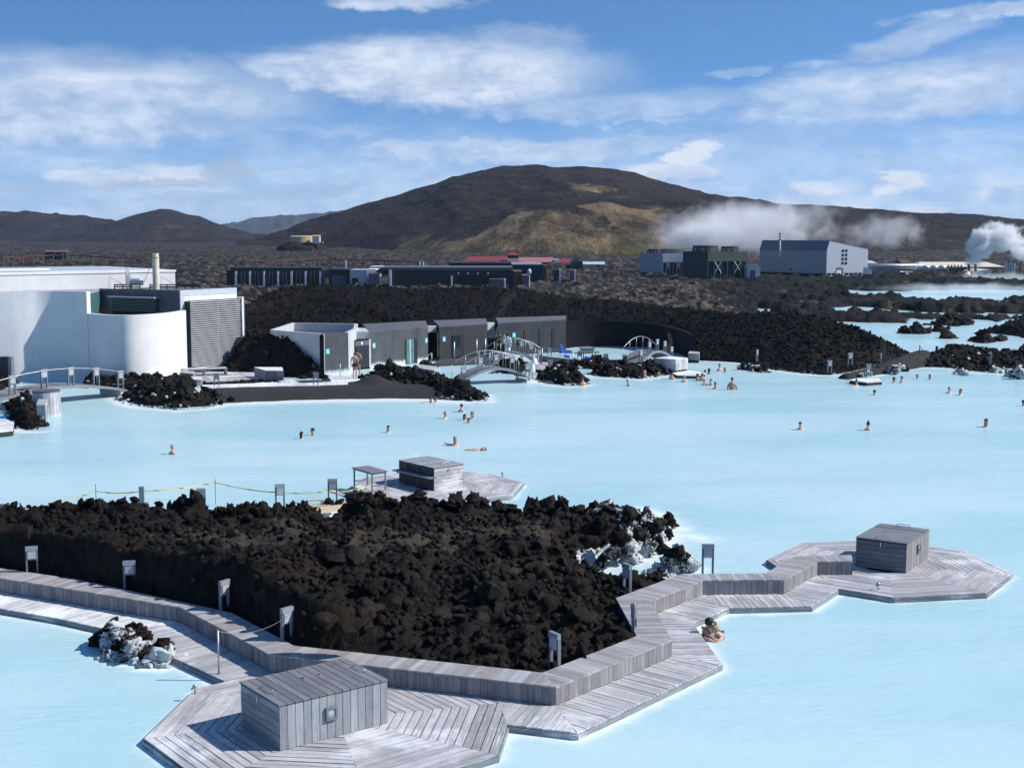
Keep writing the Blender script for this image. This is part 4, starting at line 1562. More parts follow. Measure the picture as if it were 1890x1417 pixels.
rock_group('isolated dark rock with a pointed top just off the right tip of the lava island',
           [(1222, 966, .25, .30, .35), (1235, 958, .45, .26, .2), (1212, 960, .45, .2, .3), (1240, 966, .15, .22, .4), (1228, 974, .0, .24, .8)])
SHORES.append((wpl([(1205, 975), (1230, 984), (1255, 975)]), .8, 1.0))

# ================================================================== middle distance
def XY(px, Y):
    """Plan point at distance Y in the photograph's column px (its row does not matter)."""
    v = P(px, HOR, Y)
    d = ray(px, 640)
    t = Y / d[1]
    return (d[0] * t, Y)


def concrete(name, col, streak=0.35, stain=None):
    def b(t, bs):
        geo = t.new('ShaderNodeNewGeometry').outputs['Position']
        x, y, z = t.sep(geo)
        n1 = t.noise(geo, 0.7, 6.0, 0.62)
        n2 = t.noise(geo, 9.0, 5.0, 0.65)
        st = t.noise(t.xyz(t.m('MULTIPLY', x, 3.0), t.m('MULTIPLY', y, 3.0), t.m('MULTIPLY', z, 0.25)), 1.0, 5.0, 0.6)
        f = t.m('ADD', t.m('MULTIPLY', n1, 0.5), t.m('ADD', t.m('MULTIPLY', n2, 0.25), t.m('MULTIPLY', st, 0.25)))
        c = t.mix(t.smooth(f, 0.34, 0.66), tuple(q * (1 - streak) for q in col), tuple(min(1, q * (1 + streak)) for q in col))
        if stain:
            s = t.m('ADD', t.smooth(z, stain[1], stain[0]), t.m('MULTIPLY', t.m('SUBTRACT', st, 0.5), 0.9))
            c = t.mix(t.m('MULTIPLY', t.smooth(s, 0.35, 1.0), t.smooth(z, stain[1] * 1.15, stain[1] * .6)), c, stain[2])
        t.put(bs.inputs['Base Color'], c)
        bs.inputs['Roughness'].default_value = 0.75
        bs.inputs['Specular IOR Level'].default_value = 0.08 if col[0] < .03 else 0.35
        t.put(bs.inputs['Normal'], t.bump(f, 0.35, 0.02))
    return mat(name, b)


M['render'] = concrete('white_render', (0.67, 0.665, 0.665), 0.075, (0.0, 0.5, (0.70, 0.78, 0.78)))
M['paleconc'] = concrete('pale_concrete', (0.52, 0.52, 0.53), 0.12, (0.0, 0.5, (0.7, 0.72, 0.73)))
M['darkconc'] = concrete('dark_concrete', (0.072, 0.078, 0.088), 0.34, (0.1, 0.85, (0.66, 0.69, 0.70)))
M['dimconc'] = concrete('spa_concrete_dim', (0.036, 0.039, 0.045), 0.30)  # darker copy of the wall concrete, grazing sunlight put into the colour
M['blackconc'] = concrete('black_concrete', (0.010, 0.0105, 0.012), 0.25, (0.0, 0.2, (0.4, 0.42, 0.43)))
M['slate'] = concrete('slate_cladding', (0.115, 0.115, 0.13), 0.25)


def ribbon(pts, z0, z1, thick, inward):
    """A wall that follows a plan line, with thickness on the side away from the viewer."""
    mb = MB()
    n = len(pts)
    off = []
    for i in range(n):
        a, b = Vector(pts[max(i - 1, 0)]), Vector(pts[min(i + 1, n - 1)])
        e = (b - a).normalized()
        off.append(Vector((-e.y, e.x)) * thick * inward)
    v, f = [], []
    for i, p in enumerate(pts):
        q = (p[0] + off[i].x, p[1] + off[i].y)
        za = z1[i] if isinstance(z1, (list, tuple)) else z1
        v += [(p[0], p[1], z0), (p[0], p[1], za), (q[0], q[1], za), (q[0], q[1], z0)]
    for i in range(n - 1):
        a, b = 4 * i, 4 * (i + 1)
        for k in range(4):
            k2 = (k + 1) % 4
            f.append((a + k, b + k, b + k2, a + k2))
    f += [(0, 1, 2, 3), tuple(4 * (n - 1) + k for k in (3, 2, 1, 0))]
    return mb.add(v, f)


def smooth_curve(pts, n):
    """Catmull-Rom through plan points."""
    out = []
    P_ = [pts[0]] + list(pts) + [pts[-1]]
    m_ = len(pts) - 1
    for k in range(n + 1):
        s = k / n * m_
        i = min(int(s), m_ - 1)
        t = s - i
        a, b, c, d = (Vector(P_[i + j]) for j in range(4))
        out.append(tuple(.5 * ((2 * b) + (c - a) * t + (2 * a - 5 * b + 4 * c - d) * t * t + (3 * b - a - 3 * c + d) * t ** 3)))
    return out


def autosmooth(o, deg=35):
    o.data.polygons.foreach_set('use_smooth', [True] * len(o.data.polygons))
    o.data.set_sharp_from_angle(angle=R(deg))
    return o


# ------------------------------------------------------------------ white bathhouse
bh = thing('bathhouse', 'white bathhouse with a rounded wall, a slatted grey wing and a tall tan chimney', 'building', (XY(150, 89)[0], 89, 0))
low = smooth_curve([XY(-170, 85.8), XY(0, 87.45), XY(45, 88.0), XY(75, 88.45), XY(100, 88.6), XY(125, 88.5), XY(145, 88.25), XY(163, 87.9)], 48)
autosmooth(ribbon(low, -.5, 5.95, .35, 1).build('curved_wall', M['render'], bh))
drum = smooth_curve([XY(163, 88.0), XY(185, 86.9), XY(212, 86.2), XY(245, 86.2), XY(285, 87.3), XY(320, 89.2), XY(345, 91.6)], 40)
autosmooth(ribbon(drum, -.5, 4.5, .35, 1).build('drum_wall', M['render'], bh))
ml, mr = Vector(XY(-170, 88.0)), Vector(XY(327, 99.8))
MB().slab([XY(-170, 86.3), XY(0, 88.0), XY(40, 88.6), XY(97, 89.0), XY(158, 88.4), XY(170, 90), XY(186, 95.2), XY(190, 99), XY(-170, 90.5)], 5.4, 5.80).build('low_roof', M['greyroof'], bh)
me_ = (mr - ml).normalized()
mn = Vector((-me_.y, me_.x))
mw = [ml, mr, mr + mn * 14, ml + mn * 14]
MB().slab([(p.x, p.y) for p in mw], 4.0, 6.90).build('upper_storey', M['render'], bh)
MB().slab([(p.x, p.y) for p in (ml - mn * .06, mr - mn * .06 + me_ * .06, mr + mn * 14 + me_ * .06, ml + mn * 14)], 6.91, 7.05).build('parapet_cap', M['whitepaint'], bh)
MB().slab([(p.x, p.y) for p in (ml + mn * 1.2, mr + mn * 1.2 - me_ * 1.2, mr + mn * 13 - me_ * 1.2, ml + mn * 13)], 7.055, 7.10).build('roof', M['lightmetal'], bh)
pp = MB()
for k in range(3):
    a = ml + mn * (1.0 + k * .5) + me_ * 4
    b = ml + mn * (1.0 + k * .5) + me_ * 10
    pp.tube([(a.x, a.y, 7.2), (b.x, b.y, 7.2)], .07, 6)
pp.build('roof_pipe', M['lightmetal'], bh)
# grey wing behind the drum: slate front, slatted right-hand side
ca, cb, cc = Vector(XY(188, 95.0)), Vector(XY(334, 91.9)), Vector(XY(438, 96.6))
cd = cc + (ca - cb)
MB().slab([(p.x, p.y) for p in (ca, cb, cc, cd)], -.3, 5.80).build('wing', M['slate'], bh)
u1 = (cb - ca).normalized()
u2 = (cc - cb).normalized()
n1_ = Vector((u1.y, -u1.x))
n2_ = Vector((u2.y, -u2.x))
MB().slab([(p.x, p.y) for p in (ca + n1_ * .07, cb + n1_ * .07 + u1 * .0, cb + n1_ * .01, ca + n1_ * .01)], 5.62, 5.86).build('wing_cornice', M['slate'], bh)
MB().slab([(p.x, p.y) for p in (cb + n2_ * .08, cc + n2_ * .08, cc, cb)], 5.45, 5.86).build('wing_fascia', M['lightmetal'], bh)
MB().slab([(p.x, p.y) for p in (cb + n2_ * .05, cc + n2_ * .05, cc, cb)], 5.1, 5.44).build('wing_band', M['whitepaint'], bh)
MB().slab([(p.x, p.y) for p in (cb - u1 * .02 + n2_ * .1, cb + u2 * .34 + n2_ * .1, cb + u2 * .34, cb - u1 * .02)], .2, 5.6).build('corner_pier', M['lightmetal'], bh)
# window with sun slats in the slate front
for i in range(9):
    z = 4.35 + i * .105
    a, b = ca.lerp(cb, .165) + n1_ * .32, ca.lerp(cb, .74) + n1_ * .32
    MB().prism([(a.x, a.y, z), (b.x, b.y, z), (b.x, b.y, z + .03), (a.x, a.y, z + .03)], (n1_ * .12).to_3d(), (u1.x, u1.y, 0)).build('window_slat', M['lampgrey'], bh)
a, b = ca.lerp(cb, .16), ca.lerp(cb, .745)
MB().prism([(a.x, a.y, 4.0), (b.x, b.y, 4.0), (b.x, b.y, 5.25), (a.x, a.y, 5.25)], (n1_ * .08).to_3d()).build('window', M['glassdark'], bh)
MB().prism([(a.x, a.y, 5.28), (b.x, b.y, 5.28), (b.x, b.y, 5.36), (a.x, a.y, 5.36)], (n1_ * .5).to_3d()).build('window_hood', M['lightmetal'], bh)
MB().slab([(p.x, p.y) for p in (Vector(XY(163, 88.3)), Vector(XY(189, 94.9)), Vector(XY(184, 95.2)), Vector(XY(158, 88.6)))], 4.2, 5.7).build('terrace_screen', M['glassgreen'], bh)
# slatted side
g0, g1 = cb + u2 * .38, cc - u2 * .12
MB().prism([(g0.x, g0.y, .3), (g1.x, g1.y, .3), (g1.x, g1.y, 5.05), (g0.x, g0.y, 5.05)], (n2_ * .06).to_3d()).build('glazing', M['glassdark'], bh)
s0, s1 = g0 + u2 * .05 + n2_ * .40, g1 + u2 * .45 + n2_ * .40
for i in range(33):
    z = .42 + i * .148
    MB().prism([(s0.x, s0.y, z), (s1.x, s1.y, z), (s1.x, s1.y, z + .035), (s0.x, s0.y, z + .035)], (n2_ * .09).to_3d(), (u2.x, u2.y, 0)).build('sun_slat', M['whitepaint'], bh)
for t, wd in ((.0, .09), (.5, .06), (.93, .14)):
    a = s0.lerp(s1, t) + n2_ * (.02 if t < .9 else .17)
    b = a + u2 * wd
    MB().prism([(a.x, a.y, .35), (b.x, b.y, .35), (b.x, b.y, 5.2), (a.x, a.y, 5.2)], (n2_ * .05).to_3d()).build('slat_post', M['lampgrey'] if t < .9 else M['whitepaint'], bh)
a, b = g0 - u2 * .02 + n2_ * .08, g0 + u2 * .04 + n2_ * .08
MB().prism([(a.x, a.y, .2), (b.x, b.y, .2), (b.x, b.y, 5.05), (a.x, a.y, 5.05)], (n2_ * .5).to_3d()).build('screen_cheek', M['dark'], bh)
# roof furniture
cx, cy = XY(292, 95.0)
chm = MB().tube([(cx, cy, 5.8), (cx, cy, 8.05)], .24, 20).tube([(cx, cy, 8.06), (cx, cy, 8.36)], .22, 20).build('chimney', M['cream'], bh, smooth=False)
autosmooth(chm)
autosmooth(MB().tube([(cx, cy, 8.0), (cx, cy, 8.1)], .262, 20).build('chimney_collar', M['tan'], chm))
rl = MB()
for (x0, x1, Y) in ((215, 262, 95.2), (280, 328, 95.0), (330, 372, 96.0)):
    a, b = XY(x0, Y), XY(x1, Y)
    for zz in (5.98, 6.12):
        rl.tube([(a[0], a[1], zz), (b[0], b[1], zz)], .05, 6)
    for t in (0, .33, .66, 1):
        x, y = a[0] + (b[0] - a[0]) * t, a[1] + (b[1] - a[1]) * t
        rl.tube([(x, y, 5.8), (x, y, 6.12)], .04, 6)
rl.build('roof_rail', M['black'], bh)
q = XY(257, 95.8)
MB().box((q[0], q[1], 6.25), (1.1, .7, .35)).box((q[0] - .1, q[1], 6.48), (.7, .5, .12)).build('roof_ventilator', M['lightmetal'], bh)
dq = XY(240, 94.6)
ds = thing('satellite_dish', 'grey satellite dish on the flat roof beside the tan chimney', 'satellite dish', (dq[0], dq[1], 5.8))
rings_ = []
for k in range(6):
    rr, dep = .62 * k / 5 + .01, .22 * (k / 5) ** 2
    rings_.append([(dq[0] + .15 - dep + .0, dq[1] - .0 + rr * math.cos(2 * math.pi * j / 20) * .55, 6.62 + rr * 1.25 * math.sin(2 * math.pi * j / 20)) for j in range(20)])
back = [[(p[0] + .03, p[1], p[2]) for p in rg] for rg in reversed(rings_)]
MB().rings(rings_ + back).build('reflector', M['lamphood'], ds)
MB().tube([(dq[0] + .15, dq[1], 5.8), (dq[0] + .15, dq[1], 6.6)], .05, 8).build('mast', M['lampgrey'], ds)
MB().tube([(dq[0] + .1, dq[1], 6.4), (dq[0] + 1.2, dq[1] - .1, 6.35)], .025, 6).tube([(dq[0] + 1.2, dq[1] - .1, 6.35), (dq[0] + 1.6, dq[1], 7.4)], .02, 6).build('feed_arm', M['lampgrey'], ds)
for px in (205, 300):
    q = XY(px, 95.2)
    an = thing('aerial', ('thin bent wire aerial at the left end of the flat roof rail' if px < 250 else 'thin slanting stay wire beside the tan chimney'), 'aerial', (q[0], q[1], 5.8))
    MB().tube([(q[0], q[1], 5.8), (q[0] + .05, q[1], 6.7), (q[0] + .9, q[1], 6.2)], .015, 5).build('wire', M['black'], an)

# ------------------------------------------------------------------ concrete spa row
def block(root, name, foot, z0, z1, material):
    return MB().slab(foot, z0, z1).build(name, material, root)


def onwall(p0, p1, t0, t1, z0, z1, thick, name, material, root, proud=.012):
    """A plate on the face p0-p1 (seen from its front), from t0 to t1 along it."""
    a, b = Vector(p0).lerp(Vector(p1), t0), Vector(p0).lerp(Vector(p1), t1)
    e = (Vector(p1) - Vector(p0)).normalized()
    nn = Vector((e.y, -e.x))
    if nn.y > 0:
        nn = -nn
    a, b = a + nn * proud, b + nn * proud
    return MB().prism([(a.x, a.y, z0), (b.x, b.y, z0), (b.x, b.y, z1), (a.x, a.y, z1)], (nn * thick).to_3d()).build(name, material, root)


def joints(p0, p1, n, z0, z1, root):
    for i in range(1, n):
        onwall(p0, p1, i / n - .002, i / n + .002, z0, z1, .002, 'joint', M['black'], root, .003)


def sign_plate(p0, p1, t, z, root, w=.32):
    L = (Vector(p1) - Vector(p0)).length
    s = onwall(p0, p1, t - w / 2 / L, t + w / 2 / L, z - .19, z + .19, .02, 'sign_plate', M['signblue'], root)
    onwall(p0, p1, t - w / 5 / L, t + w / 5 / L, z - .12, z + .10, .008, 'pictogram', M['whitepaint'], s, .034)


A_ = [XY(500, 94.2), XY(597, 90.3), XY(642, 91.6), XY(658, 95.4), XY(660, 100.5), XY(540, 101.5)]
sA = thing('spa_block', 'leftmost concrete spa block with a pale open roof well and a white lit end wall', 'building', (A_[1][0], A_[1][1], 0), 'concrete spa blocks')
MB().slab(A_, -.4, 2.35).build('block_core', M['darkconc'], sA)
for i, m_ in ((0, 'paleconc'), (1, 'darkconc'), (2, 'paleconc'), (3, 'paleconc'), (4, 'paleconc'), (5, 'paleconc')):
    p0, p1 = Vector(A_[i]), Vector(A_[(i + 1) % 6])
    e = (p1 - p0).normalized()
    nn = Vector((e.y, -e.x))
    p0, p1 = p0 - e * (.0 if i in (2,) else .03), p1 + e * .03
    q = [p0 + nn * .02, p1 + nn * .02, p1 - nn * .22, p0 - nn * .22]
    MB().slab([(k.x, k.y) for k in q], -.3, 2.96 + .003 * i).build('wall', M[m_], sA)
joints(A_[0], A_[1], 4, .2, 2.9, sA)
joints(A_[1], A_[2], 2, .2, 2.9, sA)
sign_plate(A_[1], A_[2], .16, 1.75, sA)
MB().slab([XY(590, 90.0), XY(597, 90.0), XY(601, 91.0), XY(594, 91.0)], -.3, 2.9).build('dark_fin', M['blackconc'], sA)

dR0, dR1 = XY(653, 94.2), XY(683, 95.4)
MB().slab([dR0, dR1, XY(683, 97), XY(653, 97)], -.3, 2.2).build('porch_core', M['blackconc'], sA)
onwall(dR0, dR1, .08, .88, .2, 2.12, .05, 'door', M['dark'], sA)
onwall(dR0, dR1, .06, .90, 1.78, 2.14, .07, 'door_head', M['slate'], sA)
onwall(dR0, dR1, .90, 1.0, .2, 2.2, .07, 'door_jamb', M['paleconc'], sA)
onwall(dR0, dR1, .40, .50, 1.88, 2.06, .01, 'door_mark', M['whitepaint'], sA, .085)

B_ = [XY(683, 95.4), XY(790, 100.4), XY(786, 107), XY(670, 103)]
sB = thing('spa_block', 'second concrete spa block with a green glass door behind the dark doorway', 'building', (B_[0][0], B_[0][1], 0), 'concrete spa blocks')
MB().slab(B_, -.4, 2.70).build('block', M['darkconc'], sB)
MB().slab([XY(655, 95.3), XY(684, 95.45), XY(683, 99), XY(650, 99.5)], 2.22, 2.74).build('lintel', M['paleconc'], sB)
MB().slab([(p[0], p[1]) for p in B_], 2.705, 2.78).build('roof_cap', M['slate'], sB)
joints(B_[0], B_[1], 5, .2, 2.65, sB)
onwall(B_[0], B_[1], .60, .80, .1, 1.95, .03, 'door_recess', M['black'], sB)
onwall(B_[0], B_[1], .605, .735, .12, 1.93, .03, 'glass_door', M['glassgreen'], sB, .045)
onwall(B_[0], B_[1], .655, .675, .12, 1.93, .02, 'door_stile', M['lightmetal'], sB, .078)
sign_plate(B_[0], B_[1], .06, 1.72, sB)
sign_plate(B_[0], B_[1], .965, 1.72, sB)
MB().slab([XY(788, 103.5), XY(812, 103.6), XY(812, 107), XY(788, 107)], -.3, 2.45).build('link_wall', M['blackconc'], sB)
MB().slab([XY(788, 102.6), XY(806, 102.9), XY(804, 103.45), XY(788, 103.4)], 2.15, 2.62).build('link_beam', M['paleconc'], sB)

C_ = [XY(811, 101.6), XY(900, 105.0), XY(897, 111), XY(800, 108.5)]
sC = thing('spa_block', 'middle concrete spa block with a dark doorway behind a steel pole', 'building', (C_[0][0], C_[0][1], 0), 'concrete spa blocks')
MB().slab(C_, -.4, 2.62).build('block', M['dimconc'], sC)
MB().slab(C_, 2.625, 2.70).build('roof_cap', M['slate'], sC)
joints(C_[0], C_[1], 4, .2, 2.6, sC)
onwall(C_[0], C_[1], .25, .50, .2, 1.92, .03, 'door_recess', M['black'], sC)
onwall(C_[0], C_[1], .26, .42, .22, 1.9, .02, 'glass_door', M['glassdark'], sC, .045)
sign_plate(C_[0], C_[1], .09, 1.68, sC)
for z0, z1 in ((.35, 1.3), (1.38, 2.2)):
    q = XY(808, 101.9)
    MB().box((q[0], q[1], (z0 + z1) / 2), (.09, .12, z1 - z0)).build('lamp_strip', M['newwood'], sC, uv=True)  # orange lamp strip, built unlit and coloured as timber
MB().slab([XY(897, 107.5), XY(920, 107.5), XY(920, 111), XY(897, 111)], -.3, 2.4).build('link_wall', M['blackconc'], sC)
MB().slab([XY(899, 106.4), XY(913, 106.8), XY(910, 107.4), XY(899, 107.3)], 2.0, 2.62).build('link_beam', M['paleconc'], sC)
rd = onwall(XY(900, 107.3), XY(917, 107.3), .05, .95, .2, 1.95, .05, 'stained_door', M['rust'], sC)
onwall(XY(900, 107.3), XY(917, 107.3), .06, .94, 1.35, 1.93, .02, 'pale_head', M['lightmetal'], rd, .066)  # paler plate over the upper part of the door

D_ = [XY(919, 106.0), XY(1043, 110.0), XY(1045, 115), XY(915, 112)]
sD = thing('spa_block', 'long dark spa block with three slit windows beyond the arched bridges', 'building', (D_[0][0], D_[0][1], 0), 'concrete spa blocks')
MB().slab(D_, -.4, 2.62).build('block', M['dimconc'], sD)
MB().slab(D_, 2.625, 2.69).build('roof_cap', M['slate'], sD)
joints(D_[0], D_[1], 6, .2, 2.6, sD)
for t in (.39, .61, .81):
    onwall(D_[0], D_[1], t - .017, t + .017, .3, 1.95, .02, 'slit_window', M['black'], sD)
sign_plate(D_[0], D_[1], .23, 1.62, sD)
q = XY(917, 106.2)
MB().box((q[0], q[1], 1.35), (.09, .12, 1.9)).build('lamp_strip', M['newwood'], sD, uv=True)
crv = smooth_curve([XY(1040, 111.5), XY(1068, 113.6), XY(1130, 114.2), XY(1200, 112.6), XY(1245, 108.2), XY(1274, 103.0)], 30)
cw = autosmooth(ribbon(crv, -.4, [2.45 - .5 * i / 30 for i in range(31)], .35, 1).build('curved_wall', M['blackconc'], None, loc=(crv[10][0], crv[10][1], 0)))
setp(cw, 'long black curving retaining wall behind the far pool, below the rubble bank', 'wall')

# poles and handrails by the row
for px, py, h in ((838.5, 671, 1.65), (880, 668, 1.72), (896, 667, 1.75)):
    q = G(px, py, .1)
    mbp = MB().tube([q, q + Vector((0, 0, h))], .045, 8)
    o = mbp.build('steel_pole', M['steel'], None, smooth=True, loc=tuple(q))
    setp(o, {838.5: 'thin steel pole in front of the dark doorway of the middle spa block', 880: 'thin steel pole between the dark doorway and the stained door', 896: 'thin steel pole just left of the stained door'}[px], 'pole', 'steel poles before the spa row')


def handrail(pts, label, posts=True, r=.028):
    root = thing('handrail', label, 'handrail', tuple(pts[0]))
    MB().tube(pts, r, 8).build('rail', M['steel'], root, smooth=True)
    if posts:
        for i in (0, len(pts) - 1):
            p = Vector(pts[i])
            MB().tube([(p.x, p.y, -.2), p], r * .9, 8).build('post', M['steel'], root, smooth=True)
    return root


handrail([G(628, 692, .25) + Vector((0, 0, .85)), G(650, 694, .25) + Vector((0, 0, .4))], 'short sloping handrail by the pool steps at the white end wall')
handrail([G(764, 684, 0) + Vector((0, 0, .35)), G(797, 676, 0) + Vector((0, 0, 1.0))], 'sloping steel handrail in the water before the green glass door')
handrail([G(806, 705, 0) + Vector((0, 0, .9)), G(811, 702, 0) + Vector((0, 0, .9))], 'small steel ladder rail at the foot of the near arched bridge')

# ------------------------------------------------------------------ banks and heaps of lava
def smooth_h(hmax, w, seed, rough=.35, cone=None):
    def f(X, Y, d):
        n = ridged(X * .55 + seed, Y * .55, 3) - .65
        return -.12 + hmax * sst(d, 0, w) + rough * n * sst(d, 0, .8)
    return f


def bank_h(ridge, zs, pw, rough, seed):
    def f(X, Y, d):
        dr, par = seg_dist(X, Y, ridge)
        zr = np.interp(par, np.arange(len(zs)), zs)
        t = d / (d + dr + 1e-6)
        n = ridged(X * .16 + seed, Y * .16, 4) - .65
        n2 = ridged(X * .7 + seed, Y * .7, 3) - .65
        return -.1 + zr * t ** pw + (rough * (1.0 * n + .55 * n2) + .085 * nrg.standard_normal(X.shape)) * sst(d, 0, 2.5)
    return f


ridge_px = [(445, 565, 121), (480, 543, 125), (520, 529, 129), (600, 524, 132), (700, 527, 134), (780, 533, 134), (840, 530, 134), (900, 527, 135), (960, 532, 136), (1000, 542, 134), (1060, 550, 132), (1150, 554, 128),
            (1250, 567, 122), (1350, 575, 115), (1450, 578, 109), (1500, 583, 106), (1530, 590, 104.5), (1580, 602, 102), (1640, 622, 99.5), (1672, 640, 98)]
ridge = [P(*q) for q in ridge_px]
bank_poly = [XY(425, 112), XY(520, 110), XY(640, 109), XY(800, 113.5), XY(930, 117), XY(1045, 117), XY(1200, 114), XY(1262, 106), XY(1280, 102.3)]
bank_poly += wpl([(1330, 667), (1385, 671), (1420, 682), (1480, 689), (1530, 693), (1575, 686), (1630, 672), (1668, 660), (1695, 654)])
bank_poly += [XY(1700, 104), XY(1650, 112), XY(1580, 118), XY(1500, 124), XY(1400, 131), XY(1250, 138), XY(1100, 145), XY(950, 152), XY(700, 152), XY(520, 146), XY(435, 134)]


def line_sil(z0=.30, k=.8):
    return lambda X, Y, z: k * sst(z, z0, .02)


bank = Heap('lava_bank', 'long high bank of black lava rubble running behind the spa row to the right shore', 'lava bank', bank_poly,
            bank_h([(p.x, p.y) for p in ridge], [p.z for p in ridge], .72, .50, 3.0), .30, M['banklava'], 'structure', lambda X, Y, z: .50 * sst(z, .55, .1) * sst(X, 12, 16) * sst(fbm(X * .5, Y * .5, oct=3), .42, .6))
bank.scatter(150, 24000, .10, .27, (.05, .15), LOW0, lambda X, Y: np.clip(sst(Y, 132, 100) + .25, 0, 1), sink=.0, power=3.0)
SHORES.append((wpl([(1285, 666), (1330, 668), (1385, 673), (1420, 684), (1480, 691), (1530, 695), (1575, 690)]), .7, .9))


def heap(label, poly_px, hmax, w, n_obj, n_small, smax=.45, seed=0.0, z=0.0, sil=.60, res=.16, white=.04, shore=None, small=(.06, .17), silz=.16):
    poly = wpl(poly_px, z) if not isinstance(poly_px[0], Vector) else [(p.x, p.y) for p in poly_px]
    h = Heap('rock_heap', label, 'rock heap', poly, smooth_h(hmax, w, seed, .4), res, M['lava'], None, lambda X, Y, zz: sil * sst(zz, silz, .0), None, 'heaps of lava rock round the pool')
    h.scatter(n_obj, n_small, .13, smax, small, LOW0, None, sink=.15, power=1.6, white=white)
    if shore:
        SHORES.append((wpl(shore), .6, 1.0))
    return h


heap('black rock heap at the left edge behind the left arched bridge', [(-70, 740), (0, 728), (44, 707), (40, 698), (15, 690), (-70, 690)], 1.5, 2.4, 40, 260, .5, 1)
heap('black rock heap between the left jetty and the round timber pier', [(6, 765), (22, 790), (50, 795), (78, 794), (90, 770), (75, 742), (45, 735), (15, 745)], 1.0, 1.0, 45, 300, .42, 2, shore=[(22, 792), (50, 798), (80, 797)])
heap('low rock row at the right end of the left arched bridge below the drum wall', [(143, 709), (165, 716), (240, 724), (300, 712), (290, 703), (215, 700), (160, 700)], .55, .9, 40, 240, .4, 3, white=.1)
heap('broad rock heap with white stones between the left bridge and the black beach', [(205, 733), (222, 745), (260, 752), (330, 757), (375, 753), (412, 748), (414, 735), (395, 722), (350, 714), (320, 704), (290, 701), (262, 707), (235, 716), (210, 722)],
     .95, 2.2, 90, 600, .45, 4, white=.12, shore=[(205, 735), (222, 747), (260, 754), (330, 760), (375, 756), (412, 750)])
heap('tall black rubble mound between the slatted wing and the leftmost spa block', [Vector(p).to_3d() for p in (XY(398, 93.0), XY(440, 92.6), XY(500, 90.6), XY(560, 89.3), XY(606, 88.8), XY(612, 89.5), XY(598, 91.5), XY(590, 93.5), XY(560, 99), XY(500, 101), XY(440, 101), XY(408, 98))],
     2.75, 2.7, 150, 1100, .38, 5, sil=.0, white=.0)
heap('low row of small rocks beside the pale path and the plank benches', [(360, 713), (400, 713), (533, 709), (528, 702), (470, 705), (370, 709)], .35, .45, 50, 260, .28, 6, z=.25, sil=0, white=.02)
heap('long rock spit tapering from the changing steps out into the pool', [(655, 709), (690, 712), (760, 722), (795, 734), (850, 740), (906, 741), (900, 729), (860, 716), (805, 700), (760, 690), (700, 687), (668, 697)],
     .95, 1.9, 130, 900, .42, 7, shore=[(795, 738), (850, 743), (908, 743), (902, 729)])
heap('small rock patch by the handrail before the green glass door', [(762, 681), (790, 684), (806, 680), (795, 674), (770, 675)], .45, .7, 18, 90, .35, 8)
heap('round rock heap at the right foot of the near arched bridge', [(985, 702), (1010, 709), (1048, 713), (1094, 708), (1078, 697), (1045, 686), (1012, 687)], 1.05, 1.8, 70, 420, .42, 9, white=.08, shore=[(985, 704), (1010, 711), (1048, 715), (1094, 711)])
heap('long low rock bar in front of the right arched bridge', [(1072, 690), (1100, 695), (1182, 700), (1254, 690), (1254, 680), (1200, 678), (1150, 684), (1100, 686)], .65, 1.1, 80, 420, .42, 10, white=.08, shore=[(1072, 692), (1100, 697), (1182, 702), (1254, 692)])
heap('thin rock row along the inner pool left of the right arched bridge', [(1045, 681), (1140, 683), (1165, 678), (1130, 673), (1050, 674)], .5, .8, 40, 200, .36, 11)
heap('dark rocks under the two arched bridges', [(905, 689), (955, 692), (985, 684), (960, 670), (915, 672)], .5, .9, 36, 180, .36, 12)
heap('low rock tongue with white stones off the foot of the right bank', [(1358, 681), (1385, 686), (1430, 690), (1420, 683), (1385, 676), (1362, 675)], .35, .6, 26, 120, .34, 13, white=.2)

lpoly = wpl([(1612, 693), (1640, 687), (1668, 681), (1700, 677), (1750, 679), (1800, 687), (1832, 688), (1890, 691), (1990, 697)]) + [XY(1990, 112), XY(1900, 111), XY(1835, 110), XY(1740, 109), XY(1713, 105), XY(1700, 100)]
lr_ = [P(1690, 668, 98), P(1722, 655, 101), P(1745, 641, 103), P(1790, 638, 104), P(1822, 647, 104), P(1835, 656, 104), P(1890, 655, 105), P(1990, 658, 105)]
spit = Heap('rock_bank', 'lower black rock bank with white-crusted boulders along the right shore', 'lava bank', lpoly, bank_h([(p.x, p.y) for p in lr_], [p.z for p in lr_], .5, .35, 8.0), .22, M['lava'], 'structure',
            lambda X, Y, z: .75 * sst(z, .6, .05) * sst(Y, 99, 95) * sst(fbm(X * .6, Y * .6, oct=3), .38, .58))
spit.scatter(150, 1500, .16, .50, (.08, .22), LOW0, None, sink=.1, power=1.6, white=.05)
SHORES.append((wpl([(1612, 695), (1640, 689), (1668, 683), (1700, 679), (1750, 681), (1800, 689), (1832, 690), (1890, 693), (1990, 699)]), .6, 1.0))
rock_group('flat dark rocks just off the right shore beside a white stone', [(1770, 688, .05, .35, .5), (1778, 689, .1, .3, .6), (1764, 690, .0, .22, .9)])
rock_group('dark rocks with one grey boulder at the far right shore', [(1862, 695, .0, .3, .5), (1880, 690, .35, .45, .6), (1873, 694, .1, .35, .45), (1888, 692, .2, .35, .5)])
rock_group('white-crusted boulders beside the small swim dock on the right', [(1654, 681, .35, .36, .5), (1662, 679, .4, .30, .58), (1640, 684, .2, .3, .45), (1672, 683, .1, .3, .2), (1590, 692, .2, .26, .55), (1604, 690, .25, .26, .6), (1620, 682, .25, .26, .4)])

